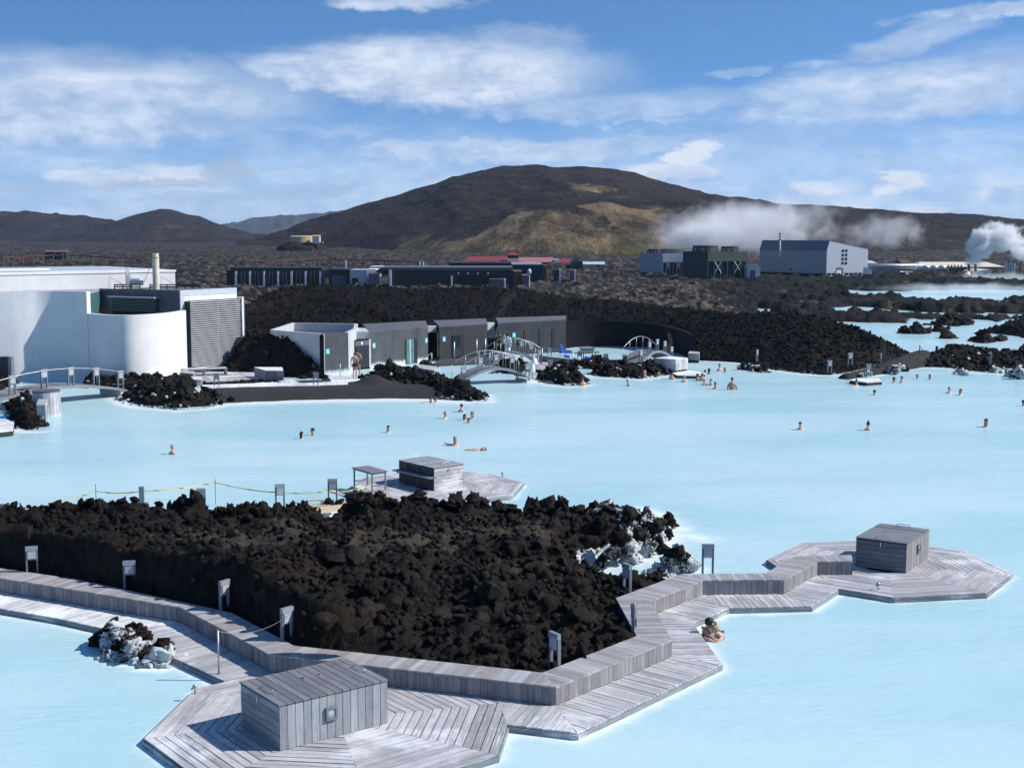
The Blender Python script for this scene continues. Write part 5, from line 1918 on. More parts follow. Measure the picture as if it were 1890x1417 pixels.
# gravel path over the saddle on the right
gp_poly = wpl([(1545, 694), (1575, 689), (1640, 671), (1697, 656), (1724, 656), (1722, 668), (1700, 675), (1640, 685), (1590, 692), (1565, 697)], .15)
gpath = Heap('gravel_path', 'dark gravel path climbing from the shore over the saddle between the two banks', 'path', gp_poly, lambda X, Y, d: .12 + .55 * sst(Y, 91, 101) * sst(d, 0, 1.2) + .25 * sst(d, 0, .5) + .03 * fbm(X, Y, oct=3), .3,
             plain('path_gravel', (0.030, 0.028, 0.027), 0.95, 0, .2, .2, 6.0, .02), 'structure')

# ------------------------------------------------------------------ black sand beach and pale paths
bpoly = wpl([(405, 747), (450, 744), (520, 741), (600, 739), (700, 737), (790, 738), (840, 741), (860, 735), (800, 720), (760, 712), (700, 706), (655, 708), (520, 713), (420, 716), (392, 722), (398, 738)])
shore_line = wpl([(398, 747), (450, 744), (520, 741), (600, 739), (700, 737), (790, 738), (850, 742)])


def beach_h(X, Y, d):
    ds_, _ = seg_dist(X, Y, shore_line)
    cone = .55 * np.exp(-(np.hypot(X - XY(688, 83.5)[0], Y - 83.5) / .9) ** 2)
    return -.03 + .36 * sst(ds_, 0, 3.2) + .03 * fbm(X * .8, Y * .8, oct=3) + cone


beach = Heap('black_beach', 'smooth black sand beach sloping into the pool below the pale path', 'beach', bpoly, beach_h, .16, M['sand'], 'structure',
             lambda X, Y, z: 1.1 * sst(seg_dist(X, Y, shore_line)[0], .55, .0))
SHORES.append((shore_line, 1.6, 1.2))
for px, py, s, lab in ((427, 739, .28, 'single dark stone on the left end of the black beach'), (408, 744, .22, 'small dark stone where the black beach meets the rock heap')):
    q = G(px, py, .08)
    o = bpy.data.objects.new('stone', ROCKS[2])
    COL.objects.link(o)
    o.location = q
    o.scale = (s, s * .8, s * .6)
    o['silica'] = .3
    o['moss'] = 0.0
    setp(o, lab, 'stone')


def paving(label, poly_px, z, material, ang, width, cat='path', name='plank_path', thick=.06):
    poly = wpl(poly_px, z)
    root = thing(name, label, cat, (poly[0][0], poly[0][1], 0))
    from mathutils.geometry import tessellate_polygon
    MB().slab(poly, -.2, z - thick).build('path_base', M['under'], root)
    tris = tessellate_polygon([[Vector((p[0], p[1], 0)) for p in poly]])
    d = Vector((math.cos(ang), math.sin(ang), 0))
    lo, hi = min(Vector((p[0], p[1], 0)).dot(d) for p in poly), max(Vector((p[0], p[1], 0)).dot(d) for p in poly)
    n = int((hi - lo) / width)
    mbs = []
    for i in range(n + 1):
        s0, s1 = lo + i * width + .008, lo + (i + 1) * width - .008
        mb = MB()
        for tr in tris:
            p = [poly[k] for k in tr]
            p = clip_poly(p, (d.x * s0, d.y * s0), (d.x, d.y))
            if len(p) > 2:
                p = clip_poly(p, (d.x * s1, d.y * s1), (-d.x, -d.y))
            if len(p) > 2 and poly_area(p) > .002:
                mb.slab(p, z - thick + .002, z, (-d.y, d.x, 0))
        if mb.v:
            mb.build('plank', material, root, uv=True)
    return root


paving('pale bleached plank path running behind the black beach to the bathing steps', [(352, 717), (450, 714), (560, 712), (655, 709), (692, 701), (692, 694), (605, 694), (612, 704), (556, 707), (538, 700), (470, 707), (352, 711)], .36, M['bleached'], R(8), .6)
paving('grey plank terrace at the foot of the white drum wall and slatted wing', [(196, 707), (236, 711), (300, 705), (345, 706), (430, 701), (520, 696), (520, 688), (410, 686), (345, 688), (300, 693), (250, 697), (200, 698)], .32, M['deck'], R(20), .5)
paving('pale plank landing at the left foot of the near arched bridge', [(800, 712), (862, 713), (858, 704), (815, 702)], .2, M['bleached'], R(10), .5)
paving('grey plank landing between the two arched bridges and the inner pool', [(985, 680), (1045, 690), (1052, 684), (1045, 671), (1002, 668)], .22, M['deck'], R(30), .5)
paving('dark wet plank terrace at the foot of the middle spa block', [(796, 673), (906, 668), (906, 656), (812, 663)], .15, M['darkwood'], R(30), .5)
paving('plank jetty at the left edge of the pool with a blue float on it', [(-60, 803), (24, 793), (26, 779), (-5, 766), (-60, 762)], .3, M['bleached'], R(75), .24, 'jetty', 'plank_jetty')


def planked_block(label, quad_px, z0, z1, ztop_mat, side_mat, width=.22, cat='bench'):
    q = [G(x, y, z0) for x, y in quad_px]
    root = thing('plank_bench', label, cat, (q[0].x, q[0].y, 0), 'plank benches and blocks')
    poly = [(p.x, p.y) for p in q]
    cx = sum(p[0] for p in poly) / len(poly)
    cy = sum(p[1] for p in poly) / len(poly)
    MB().slab([(cx + (p[0] - cx) * .97, cy + (p[1] - cy) * .97) for p in poly], z0 - .3, z1 - .04).build('bench_shade_base', M['under'], root)
    for i in range(len(q)):
        a, b = q[i], q[(i + 1) % len(q)]
        mid = (a + b) / 2
        face_planks(root, a, b, z0, z1 - .045, width, side_mat, .02, 'face_plank', out=(mid.x - cx, mid.y - cy))
    e = q[1] - q[0]
    planks(root, poly, e, width, z1 - .04, z1, ztop_mat, 'seat_plank', gap=.015)
    return root


planked_block('low plank bench block nearest the white drum wall on the terrace', [(333, 700), (357, 703), (360, 698), (337, 696)], .32, .78, M['deck'], M['face'])
planked_block('pale plank bench block between the rock heap and the path', [(341, 712), (373, 712), (372, 706), (338, 706)], .36, .75, M['bleached'], M['deck'])
planked_block('grey plank bench block in front of the tall rubble mound', [(491, 701), (523, 701), (521, 694), (470, 694)], .34, .95, M['bleached'], M['face'])
planked_block('plank bench block with upright boards at the left of the near arched bridge', [(758, 700), (802, 706), (806, 698), (765, 693)], .2, 1.0, M['deck'], M['deck'])
hb4 = planked_block('far pale plank box on a low dock left of the right bank', [(1208, 681), (1247, 684), (1269, 681), (1238, 677)], .3, 1.08, M['bleached'], M['deck'], .4, 'box')
planked_block('small grey plank block at the foot of the right bank beside the shore stones', [(1270, 664), (1290, 665), (1291, 661), (1272, 660)], .2, .7, M['deck'], M['face'])
paving('low white-edged dock under the far pale plank box', [(1250, 692), (1285, 693), (1302, 689), (1275, 683), (1240, 688)], .22, M['bleached'], R(10), .6, 'dock', 'swim_dock')
paving('small pale swim dock with a dark side near the right shore', [(1568, 701), (1600, 705), (1628, 703), (1622, 698), (1585, 697)], .25, M['bleached'], R(10), .6, 'dock', 'swim_dock')
# n-shaped low table on the terrace
q0, q1 = G(337, 695, .32), G(420, 692, .32)
nt = thing('low_table', 'long low plank table on the terrace before the slatted wing', 'table', tuple(q0))
e = (q1 - q0).normalized()
nn = Vector((-e.y, e.x, 0))
for k in range(5):
    a, b = q0 + nn * (k * .2), q1 + nn * (k * .2)
    MB().prism([(a.x, a.y, .74), (b.x, b.y, .74), (b.x + nn.x * .19, b.y + nn.y * .19, .74), (a.x + nn.x * .19, a.y + nn.y * .19, .74)], (0, 0, .05), e).build('top_plank', M['deck'], nt, uv=True)
for t in (.02, .5, .98):
    c = q0.lerp(q1, t) + nn * .48
    MB().box((c.x, c.y, .53), (.12, .9, .40), math.atan2(e.y, e.x)).build('leg', M['face'], nt, uv=True)

# round timber pier and square post at the left bridge
pc = G(83, 770, 0)
rp = thing('timber_pier', 'round pier of upright grey boards with a dark top at the left bridge', 'pier', (pc.x, pc.y + .7, 0))
cx, cy = pc.x - .15, pc.y + .75
MB().cyl((cx, cy, -.4), .70, 1.72, 20).build('core', M['under'], rp)
for k in range(26):
    a0, a1 = 2 * math.pi * k / 26, 2 * math.pi * (k + .93) / 26
    MB().slab([(cx + .705 * math.cos(a0), cy + .705 * math.sin(a0)), (cx + .705 * math.cos(a1), cy + .705 * math.sin(a1)), (cx + .735 * math.cos(a1), cy + .735 * math.sin(a1)), (cx + .735 * math.cos(a0), cy + .735 * math.sin(a0))], -.2, 1.30, (0, 0, 1)).build('face_plank', M['deck'], rp, uv=True)
autosmooth(MB().cyl((cx, cy, 1.322), .74, .05, 28).build('cap', M['darkwood'], rp))
qp = G(77, 787, 0)
sq = thing('timber_post', 'square grey timber post with a sloping top in front of the round pier', 'post', tuple(qp))
MB().prism([(qp.x - .22, qp.y, -.2), (qp.x + .22, qp.y, -.2), (qp.x + .22, qp.y, 1.05), (qp.x - .22, qp.y, 1.05)], (0, .3, 0), (0, 0, 1)).build('shaft', M['fascia'], sq, uv=True)
MB().prism([(qp.x - .23, qp.y - .01, 1.052), (qp.x - .23, qp.y + .32, 1.052), (qp.x - .23, qp.y + .32, 1.38), (qp.x - .23, qp.y - .01, 1.12)], (.46, 0, 0), (0, 1, 0)).build('sloping_cap', M['deck'], sq, uv=True)
qb = G(-4, 771, .3)
fl = MB().box((qb.x + .1, qb.y, .36), (.75, .28, .10), R(-12)).box((qb.x + .45, qb.y - .05, .37), (.18, .36, .12), R(-12)).build('pool_float', M['cyan'], None, loc=tuple(qb))
setp(fl, 'bright blue foam float lying on the plank jetty at the left edge', 'float')
q = XY(11, 84.5)
dp = thing('service_cabinet', 'dark upright cabinet beside the rocks against the white wall at the left edge', 'cabinet', (q[0], q[1], .8))
MB().box((q[0] - .1, q[1], 1.2), (.55, .5, 1.5)).build('body', M['black'], dp)
MB().box((q[0] + .28, q[1], 1.2), (.2, .52, 1.5)).build('sunlit_side', M['lampgrey'], dp)  # paler right side paints in the sunlight on the cabinet


# ------------------------------------------------------------------ arched footbridges
def arch_bridge(label, pn0, pn1, width, rise, n, lights, rail_sides, skew=0.0, labels=(), beam=M['lamphood'], group='arched footbridges'):
    """pn0, pn1: ends of the near edge; the deck lies behind it."""
    e = pn1 - pn0
    L = Vector((e.x, e.y, 0)).length
    d = Vector((e.x, e.y, 0)).normalized()
    nn = Vector((-d.y, d.x, 0)) * width
    root = thing('arched_bridge', label, 'footbridge', tuple(pn0), group)

    def pt(t, side=0.0, dz=0.0):
        p = pn0.lerp(pn1, t) + nn * side
        return p + Vector((0, 0, rise * 4 * t * (1 - t) + dz))
    for i in range(n):
        a, b = pt((i + .04) / n), pt((i + .96) / n)
        a2, b2 = pt((i + .04) / n, 1), pt((i + .96) / n, 1)
        MB().prism([a, b, b2, a2], (0, 0, .045), nn).build('plank', M['face'], root, uv=True)
    for side in (-.012, 1.012):
        mb = MB()
        m_ = 24
        v, f = [], []
        off = nn.normalized() * (.05 if side < 0 else -.05)
        for i in range(m_ + 1):
            t = i / m_
            p = pt(t, side)
            v += [p + Vector((0, 0, .06)), p + Vector((0, 0, -.10)), p - off + Vector((0, 0, -.10)), p - off + Vector((0, 0, .06))]
        for i in range(m_):
            for k in range(4):
                k2 = (k + 1) % 4
                f.append((4 * i + k, 4 * i + 4 + k, 4 * i + 4 + k2, 4 * i + k2))
        f += [(0, 1, 2, 3), (4 * m_ + 3, 4 * m_ + 2, 4 * m_ + 1, 4 * m_)]
        mb.add(v, f).build('side_beam', beam, root)
    for side in rail_sides:
        pts = [pt(i / 20, side, 1.05) for i in range(21)]
        MB().tube(pts, .022, 6).build('handrail', M['steel'], root, smooth=True)
        for k in range(6):
            p = pt(k / 5, side, 0)
            MB().tube([p, p + Vector((0, 0, 1.05))], .016, 6).build('rail_post', M['steel'], root, smooth=True)
    for p in (pn0, pn1):
        c = p + nn * .5
        MB().box((c.x, c.y, p.z - .35), (.5, width * 1.05, .6), math.atan2(d.y, d.x)).build('abutment', M['paleconc'], root)
    ang = math.atan2(d.y, d.x)
    for t, lab in zip(lights, labels):
        p = pt(t, .05, .03)
        path_light(p, ang, lab, .92 if 'left' in label else .74, 'path lights on the arched bridges')
    return root


arch_bridge('shallow arched footbridge at the far left in front of the white curved wall', G(-30, 748, .45), G(228, 719, .42), 1.9, .55, 40, (.2, .42, .61, .80, .985), (0.02,),
            labels=('leftmost path light on the left bridge, above the rocks', 'second path light from the left on the left bridge', 'path light at the crown of the left bridge with a black bird shape on it', 'fourth path light on the left bridge, before the low rock row', 'path light at the right end of the left bridge'))
arch_bridge('near arched footbridge of the pair in front of the spa row', G(853, 706, .22), G(978, 699, .22), 1.6, .80, 26, (.03, .27, .50, .74, .97), (0.02, 1.0),
            labels=('tilted path light at the left foot of the near arched bridge', 'second path light up the near arched bridge from its left foot', 'path light at the crown of the near arched bridge', 'path light just right of the crown of the near arched bridge', 'path light at the right foot of the near bridge beside the white bathrobe'))
arch_bridge('farther arched footbridge of the pair, close to the stained door', G(905, 675, .22), G(1001, 672, .22), 1.6, .85, 24, (.38, .60, .78, .95), (0.02, 1.0),
            labels=('path light on the left half of the farther arched bridge', 'path light at the crown of the farther arched bridge', 'path light on the right half of the farther arched bridge', 'path light at the right foot of the farther arched bridge'))
arch_bridge('arched footbridge on the right with a curved steel rail and a black wall behind', G(1183, 671, .22), G(1242, 663, .22), 1.6, .75, 22, (.02, .28, .52, .76, .98), (1.0,),
            labels=('path light at the left foot of the right arched bridge', 'second path light on the right arched bridge', 'path light at the crown of the right arched bridge', 'fourth path light on the right arched bridge', 'path light at the right foot of the right arched bridge'))
bz = MB().box((0, 0, .06), (.1, .1, .12)).box((0, 0, .18), (.14, .14, .12)).box((0, 0, .28), (.08, .08, .08))
bq = P(128, 680, 77.6)
for px, py, Y, lab in ((128, 681, 77.0, 'black loudspeaker on top of the crown light of the left bridge'), (956, 636, 97.6, 'small black loudspeaker above the farther arched bridge'), (1212, 634, 100.2, 'small black loudspeaker above the right arched bridge')):
    q = P(px, py, Y)
    mbk = MB().cyl((q.x, q.y, q.z - .05), .10, .16, 10).cyl((q.x, q.y, q.z + .10), .07, .14, 10, .04)
    o = mbk.build('loudspeaker', M['black'], None, loc=tuple(q))
    setp(o, lab, 'loudspeaker')

for px, py, z, rz, lab in ((583, 712, .3, 0, 'path light alone on the edge of the pale path above the black beach'), (400, 714, .3, 0, 'path light in front of the long low table on the terrace'),
                           (1070, 668, .2, 0, 'path light on the rock row of the inner pool, left of its neighbour'), (1118, 674, .2, 0, 'dark path light in the middle of the inner pool rock row'), (1153, 676, .2, 0, 'dark path light at the left foot of the right bridge'),
                           (1016, 687, .2, 10, 'path light between the round rock heap and the landing'), (1014, 662, .2, 0, 'path light with two white panels near the slit windows'), (1531, 688, .3, 15, 'path light with white panels at the tip of the right bank'),
                           (1569, 674, .8, 15, 'path light higher up the flank of the right bank'), (1625, 674, .5, 70, 'path light side-on beside the gravel path'), (1397, 667, .6, 60, 'path light on the right bank above the shore stones'),
                           (1828, 672, .8, 80, 'path light on the low rock bank at the far right'), (1603, 695, .3, 0, 'dark path light beside the small swim dock')):
    PL(px, py, z, rz, lab, 1.0)

# ------------------------------------------------------------------ poolside things
q = G(1035, 651, .2)
um = thing('parasol', 'closed bright blue parasol standing by the far pool', 'parasol', tuple(q))
MB().tube([q, q + Vector((0, 0, .25))], .03, 8).build('pole', M['steel'], um)
prof = [(.05, .16), (.14, .2), (.15, .4), (.13, .65), (.08, .8), (.02, .88)]
MB().rings([[(q.x + r_ * (1 + .18 * math.cos(6 * 2 * math.pi * k / 24)) * math.cos(2 * math.pi * k / 24), q.y + r_ * (1 + .18 * math.cos(6 * 2 * math.pi * k / 24)) * math.sin(2 * math.pi * k / 24), z) for k in range(24)] for r_, z in prof]).build('canopy', M['blue'], um)
for px, py, lab, k in ((1048, 652, 'folded blue lounger beside the closed parasol', .7), (1046, 662, 'small blue mat at the edge of the inner pool', .45), (1085, 665, 'blue cloth heap under the low table by the far pool', .6)):
    q = G(px, py, .2)
    o = MB().prism([(q.x - .5 * k, q.y, .2), (q.x + .5 * k, q.y, .2), (q.x + .5 * k, q.y, .34), (q.x + .1, q.y, .42), (q.x - .3 * k, q.y, .50)], (0, .5, 0)).box((q.x + .2 * k, q.y + .2, .40), (.4 * k, .3, .08), .2).build('blue_mat', M['blue'], None, loc=tuple(q))
    setp(o, lab, 'mat')
q = G(1088, 668, .2)
lt = thing('low_table', 'low dark table on two posts by the far pool under the black wall', 'table', tuple(q))
MB().box((q.x, q.y, .95), (1.5, .7, .05)).build('table_top', M['face'], lt)
for sx in (-.45, .45):
    MB().box((q.x + sx, q.y, .58), (.07, .07, .7)).build('leg', M['lampgrey'], lt)
q = G(1084, 650, .1)
tub = thing('plunge_tub', 'pale grey tub at the foot of the black curved wall', 'tub', tuple(q))
MB().prism([(q.x - .6, q.y, .38), (q.x + .6, q.y, .38), (q.x + .45, q.y, .0), (q.x - .45, q.y, .0)], (0, .8, 0)).build('basin', M['lampgrey'], tub)
MB().box((q.x, q.y + .4, .41), (1.3, .9, .05)).build('rim', M['lamphood'], tub)
q = G(1232, 660, .2)
stt = thing('sculpture', 'tall twisted timber sculpture standing behind the right arched bridge', 'sculpture', tuple(q))
MB().prism([(q.x - .75, q.y, 0), (q.x - .05, q.y, 0), (q.x + .35, q.y, 1.1), (q.x - .05, q.y, .95)], (0, .35, 0), (0, 0, 1)).build('foot', M['rust'], stt, uv=True)
MB().prism([(q.x - .05, q.y + .02, .95), (q.x + .35, q.y + .02, 1.1), (q.x + .40, q.y + .02, 1.45), (q.x + .14, q.y + .02, 1.40)], (0, .3, 0), (0, 0, 1)).build('shaft', M['rust'], stt, uv=True)
MB().prism([(q.x + .14, q.y + .04, 1.40), (q.x + .40, q.y + .04, 1.45), (q.x + .22, q.y + .04, 2.05), (q.x - .02, q.y + .04, 2.05)], (0, .25, 0), (0, 0, 1)).build('head', M['rust'], stt, uv=True)
# bench wall by the inner pool
q0, q1 = G(995, 662, .2), G(1078, 672, .2)
e = (q1 - q0).normalized()
iw = thing('pool_edge', 'low plank pool edge between the landing and the inner pool', 'pool edge', tuple(q0))
face_planks(iw, q0, q1, .0, .42, .3, M['face'], .03, 'face_plank', out=(0, -1))
MB().prism([(q0.x, q0.y, .42), (q1.x, q1.y, .42), (q1.x, q1.y + .5, .42), (q0.x, q0.y + .5, .42)], (0, 0, .05), e).build('coping', M['deck'], iw, uv=True)
handrail([G(1001, 663, .2) + Vector((0, 0, .9)), G(1058, 672, .2) + Vector((0, 0, .9))], 'low steel rail along the plank pool edge')
# the lone post and wire in the saddle, right
q = G(1697, 655, .7)
ps = thing('signpost', 'thin dark post with a drooping wire in the saddle on the right', 'post', tuple(q))
MB().tube([q, q + Vector((0, 0, .75))], .03, 6).build('pole', M['black'], ps)
MB().tube([q + Vector((.0, 0, .70)), q + Vector((.15, 0, .45)), q + Vector((.32, 0, .28)), q + Vector((.22, 0, .18))], .02, 6).build('wire', M['black'], ps)
q = G(1729, 648, .9)
o = MB().cyl(tuple(q), .10, .38, 8).build('bollard', M['black'], None, loc=tuple(q))
setp(o, 'short dark post at the left end of the low rock bank', 'bollard')

# ------------------------------------------------------------------ building site behind the lava island: timber, liner, warning tape
st = thing('timber_stage', 'stage of fresh pale boards laid over the water behind the lava crest', 'platform', tuple(G(640, 935, .3)))
for i, (x0, y0, x1, y1, wd) in enumerate(((572, 938, 722, 918, .32), (580, 943, 722, 924, .30), (600, 932, 700, 920, .26), (590, 948, 700, 932, .28))):
    a, b = G(x0, y0, .34 + .012 * i), G(x1, y1, .34 + .012 * i)
    e = (b - a).normalized()
    nn = Vector((-e.y, e.x, 0)) * wd
    MB().prism([a, b, b + nn, a + nn], (0, 0, .045), e).build('board', M['newwood'], st, uv=True)
for (x0, y0, z0, x1, y1, z1, lab) in ((612, 908, .35, 652, 925, .42, 'loose grey plank leaning from the path light onto the fresh timber stage'), (668, 931, .42, 716, 948, .5, 'loose board lying across the white liner'), (786, 921, .28, 806, 930, .3, 'short loose board at the front of the free octagonal deck'),
                                      (35, 938, .35, 232, 938, .35, 'long reddish timber floating behind the island at the left'), (566, 925, .32, 612, 923, .34, 'thin reddish timber left of the fresh boards')):
    a, b = G(x0, y0, z0), G(x1, y1, z1)
    e = (b - a).normalized()
    s = Vector((-e.y, e.x, 0)).normalized() * .16
    o = MB().prism([a, b, b + s, a + s], (0, 0, .04), e).build('loose_board', M['newwood'] if 'grey' not in lab else M['deck'], None, uv=True, loc=tuple(a))
    setp(o, lab, 'board')
q = G(668, 923, .38)
o = bpy.data.objects.new('stone', SPIKES[3])
COL.objects.link(o)
o.location = q + Vector((0, 0, .12))
o.scale = (.42, .22, .18)
o['silica'] = 0.0
o['moss'] = 0.0
setp(o, 'brown lava lump lying on the fresh timber stage', 'stone')
for px in (608, 624):
    q = G(px, 931, .36)
    o = bpy.data.objects.new('stone', ROCKS[px % 7])
    COL.objects.link(o)
    o.location = q + Vector((0, 0, .08))
    o.scale = (.16, .14, .12)
    o['silica'] = 0.0
    o['moss'] = 0.0
    setp(o, 'small black stone at the %s leg of the path light on the timber stage' % ('left' if px < 610 else 'right'), 'stone')
ln = thing('white_liner', 'white pool liner frame half sunk behind the lava crest', 'liner', tuple(G(670, 945, .2)))
a, b, c, d_ = G(612, 957, .25), G(716, 940, .25), G(712, 928, .25), G(600, 944, .25)
for p0, p1 in ((a, b), (b, c), (c, d_), (d_, a)):
    e = (p1 - p0).normalized()
    s = Vector((-e.y, e.x, 0)) * .14
    MB().prism([(p0.x, p0.y, -.5), (p1.x, p1.y, -.5), (p1.x, p1.y, .27), (p0.x, p0.y, .27)], s).build('liner_edge', M['whitepaint'], ln)
mid = (a + b + c + d_) / 4
for t in (.35, .7):
    p0, p1 = a.lerp(b, t), d_.lerp(c, t)
    MB().prism([(p0.x, p0.y, .1), (p1.x, p1.y, .1), (p1.x, p1.y, .16), (p0.x, p0.y, .16)], (.12, 0, 0)).build('brace', M['whitepaint'], ln)
sh_ = wpl([(0, 962), (40, 955), (20, 945), (-40, 948)], .15)
o = MB().slab(sh_, -.1, .2).build('white_sheet', M['whitepaint'], None, loc=(sh_[0][0], sh_[0][1], 0))
setp(o, 'white sheet lying at the far left behind the island', 'sheet')
q = G(263, 945, .0)
o = MB().box((q.x, q.y, .45), (.18, .14, .95), 0, (0, 0, 1)).box((q.x + .16, q.y, .18), (.12, .1, .36), .2, (0, 0, 1)).build('timber_stake', M['fascia'], None, uv=True, loc=tuple(q))
setp(o, 'grey timber stake rising behind the lava crest beside the warning tape', 'stake')
q = G(368, 945, .2)
o = MB().prism([(q.x - .12, q.y - .14, .1), (q.x + .05, q.y - .14, .1), (q.x + .0, q.y - .1, .98), (q.x - .14, q.y - .1, .98)], (0, .05, 0), (0, 0, 1)).build('loose_board', M['newwood'], None, uv=True, loc=tuple(q))
setp(o, 'pale board leaning against the half-hidden path light', 'board')


def b_tape(t, bs):
    uvn = t.new('ShaderNodeUVMap', uv_map='grain').outputs[0]
    ux, uy, _ = t.sep(uvn)
    k = t.m('FRACT', t.m('MULTIPLY', t.m('ADD', ux, t.m('MULTIPLY', uy, 0.6)), 1.1))
    t.put(bs.inputs['Base Color'], t.mix(t.m('GREATER_THAN', k, 0.82), (0.74, 0.62, 0.16), (0.10, 0.09, 0.05)))
    bs.inputs['Roughness'].default_value = 0.5


M['tape'] = mat('warning_tape', b_tape)
tp = [G(x, y + 36, 0) + Vector((0, 0, z)) for x, y, z in ((20, 903, .62), (90, 897, .60), (140, 890, .72), (177, 880, .82))]
stakes = [G(178, 940, 0), G(398, 930, 0)]
sk = []
for q, lab in ((stakes[0], 'thin steel rod holding the warning tape at the left'), (stakes[1], 'thin steel rod holding the warning tape in the middle')):
    o = MB().tube([q + Vector((0, 0, -.3)), q + Vector((0, 0, .92))], .014, 6).build('tape_rod', M['lampgrey'], None, loc=tuple(q))
    setp(o, lab, 'rod', 'rods holding the tape')
path = [G(22, 948, .25), stakes[0] + Vector((0, 0, .66)), Vector((G(264, 944, 0).x, G(264, 944, 0).y, .74)), stakes[1] + Vector((0, 0, .80)), Vector((G(515, 940, 0).x, G(515, 940, 0).y, .62)), Vector((G(614, 930, 0).x, G(614, 930, 0).y, .50)), Vector((G(655, 920, 0).x, G(655, 920, 0).y, .36)), Vector((G(690, 905, 0).x, G(690, 905, 0).y, .22))]
fine_ = []
for i in range(len(path) - 1):
    for k in range(12):
        t = k / 12
        p = path[i].lerp(path[i + 1], t)
        p.z -= .07 * 4 * t * (1 - t)
        fine_.append(p)
fine_.append(path[-1])
mb = MB()
tot = 0.0
for i in range(len(fine_) - 1):
    a, b = fine_[i], fine_[i + 1]
    tw = .5 * math.sin(i * .45)
    up = Vector((0, math.sin(tw), math.cos(tw))) * .019
    e = (b - a)
    mb.v += [a - up, b - up, b + up, a + up, a - up + Vector((0, .004, 0)), b - up + Vector((0, .004, 0)), b + up + Vector((0, .004, 0)), a + up + Vector((0, .004, 0))]
    s = len(mb.v) - 8
    L0 = tot
    tot += e.length
    for fc, uvs in (((0, 1, 2, 3), ((L0, 0), (tot, 0), (tot, .2), (L0, .2))), ((5, 4, 7, 6), ((tot, 0), (L0, 0), (L0, .2), (tot, .2)))):
        mb.f.append(tuple(s + k for k in fc))
        mb.uv.append(uvs)
o = mb.build('warning_tape', M['tape'], None, uv=True, loc=tuple(path[1]))
setp(o, 'yellow and black warning tape strung over the water behind the island', 'tape')

# ================================================================== far buildings
def zrow(py, Y):
    return P(945, py, Y).z


def xpx(px, Y):
    return P(px, 470, Y).x


def fbox(root, name, material, x0, x1, y0, y1, Y, depth, toground=True):
    """Box whose front, at distance Y, spans the given photograph columns and rows."""
    za, zb = zrow(y0, Y), zrow(y1, Y)
    a, b = xpx(x0, Y), xpx(x1, Y)
    lo = min(za, zb)
    if toground:
        lo = min(lo, terr_z((a + b) / 2, Y)) - 1.0
    return MB().box(((a + b) / 2, Y + depth / 2, (lo + max(za, zb)) / 2), (abs(b - a), depth, max(za, zb) - lo)).build(name, material, root)


def fthing(name, label, cat, px, Y, group=None):
    x = xpx(px, Y)
    return thing(name, label, cat, (x, Y, terr_z(x, Y)), group)


M['palewall'] = plain('pale_blue_wall', (0.36, 0.42, 0.46), 0.7)
M['plantgrey'] = plain('plant_cladding', (0.36, 0.365, 0.375), 0.6, 0.0, .4, .06, .15)
M['plantroof'] = plain('plant_roof_blue', (0.14, 0.165, 0.21), 0.5, 0.0, .4, .06, .2)
M['towergreen'] = plain('dark_green_cladding', (0.035, 0.05, 0.045), 0.6)
M['towerband'] = plain('olive_band', (0.12, 0.14, 0.10), 0.6)
M['asphalt'] = plain('road_asphalt', (0.075, 0.077, 0.085), 0.9)

# dark clinic complex
c1 = fthing('clinic_wing', 'long low black wing with a row of white piers between dark windows', 'building', 510, 232)
fbox(c1, 'wing', M['dark'], 425, 593, 494, 521, 232, 9)
fbox(c1, 'annex', M['dark'], 417, 425, 499, 520, 233, 5)
pil = [434, 460, 486, 512, 537, 563, 590]
for i, px in enumerate(pil):
    fbox(c1, 'pier', M['whitepaint'], px - 1.6, px + 1.6, 501, 521, 231.6, .38)
    if i < 6:
        wnd = fbox(c1, 'window', M['glassdark'], px + 3.5, pil[i + 1] - 3.5, 502, 521, 231.75, .22)
        for k in (1, 2):
            xx = px + 3.5 + (pil[i + 1] - px - 7) * k / 3
            fbox(wnd, 'mullion', M['lampgrey'], xx - .5, xx + .5, 502, 521, 231.65, .09)
fbox(c1, 'end_panel', M['slate'], 593, 606, 498, 513, 231.7, .28, False)
c2 = fthing('clinic_block', 'pale blue-grey block with a white lit corner beside the black wing', 'building', 660, 228)
fbox(c2, 'dark_part', M['dark'], 606, 644.7, 497, 522, 229, 8)
fbox(c2, 'grey_plinth', M['slate'], 612, 640, 509, 522, 228.8, .19)
fbox(c2, 'pale_part', M['palewall'], 645, 677, 498, 523, 227, 7)
fbox(c2, 'low_window', M['glassdark'], 649, 661, 513, 522, 226.8, .19)
fbox(c2, 'white_corner', M['whitepaint'], 677.2, 694, 497, 504, 227.2, 6, False)
fbox(c2, 'white_side', M['whitepaint'], 677.2, 680, 504.1, 522, 227.3, 5)
fbox(c2, 'porch', M['slate'], 681, 700, 505, 524, 226, 1.1)
fbox(c2, 'porch_side', M['whitepaint'], 700.2, 702, 505, 522, 226.1, 1.0)
fbox(c2, 'timber_panel', M['rust'], 697, 717, 497, 507, 228.5, 3, False)
fbox(c2, 'upper_storey', M['whitepaint'], 682, 714, 492, 496.5, 236, 5, False)
for px in (688, 696, 704, 711):
    fbox(c2, 'upper_window', M['glassdark'], px - 2.2, px + 2.2, 493.2, 496, 235.8, .19, False)
c3 = fthing('clinic_hall', 'long dark glazed hall with lit round lamps and a brown end wall', 'building', 840, 226)
fbox(c3, 'hall', M['dark'], 717, 947, 498, 524, 226, 12)
fbox(c3, 'hall_roof', M['slate'], 700, 945, 493.5, 497.8, 227, 11, False)
fbox(c3, 'pale_strip', M['whitepaint'], 717.2, 722, 498, 508, 225.7, .28, False)
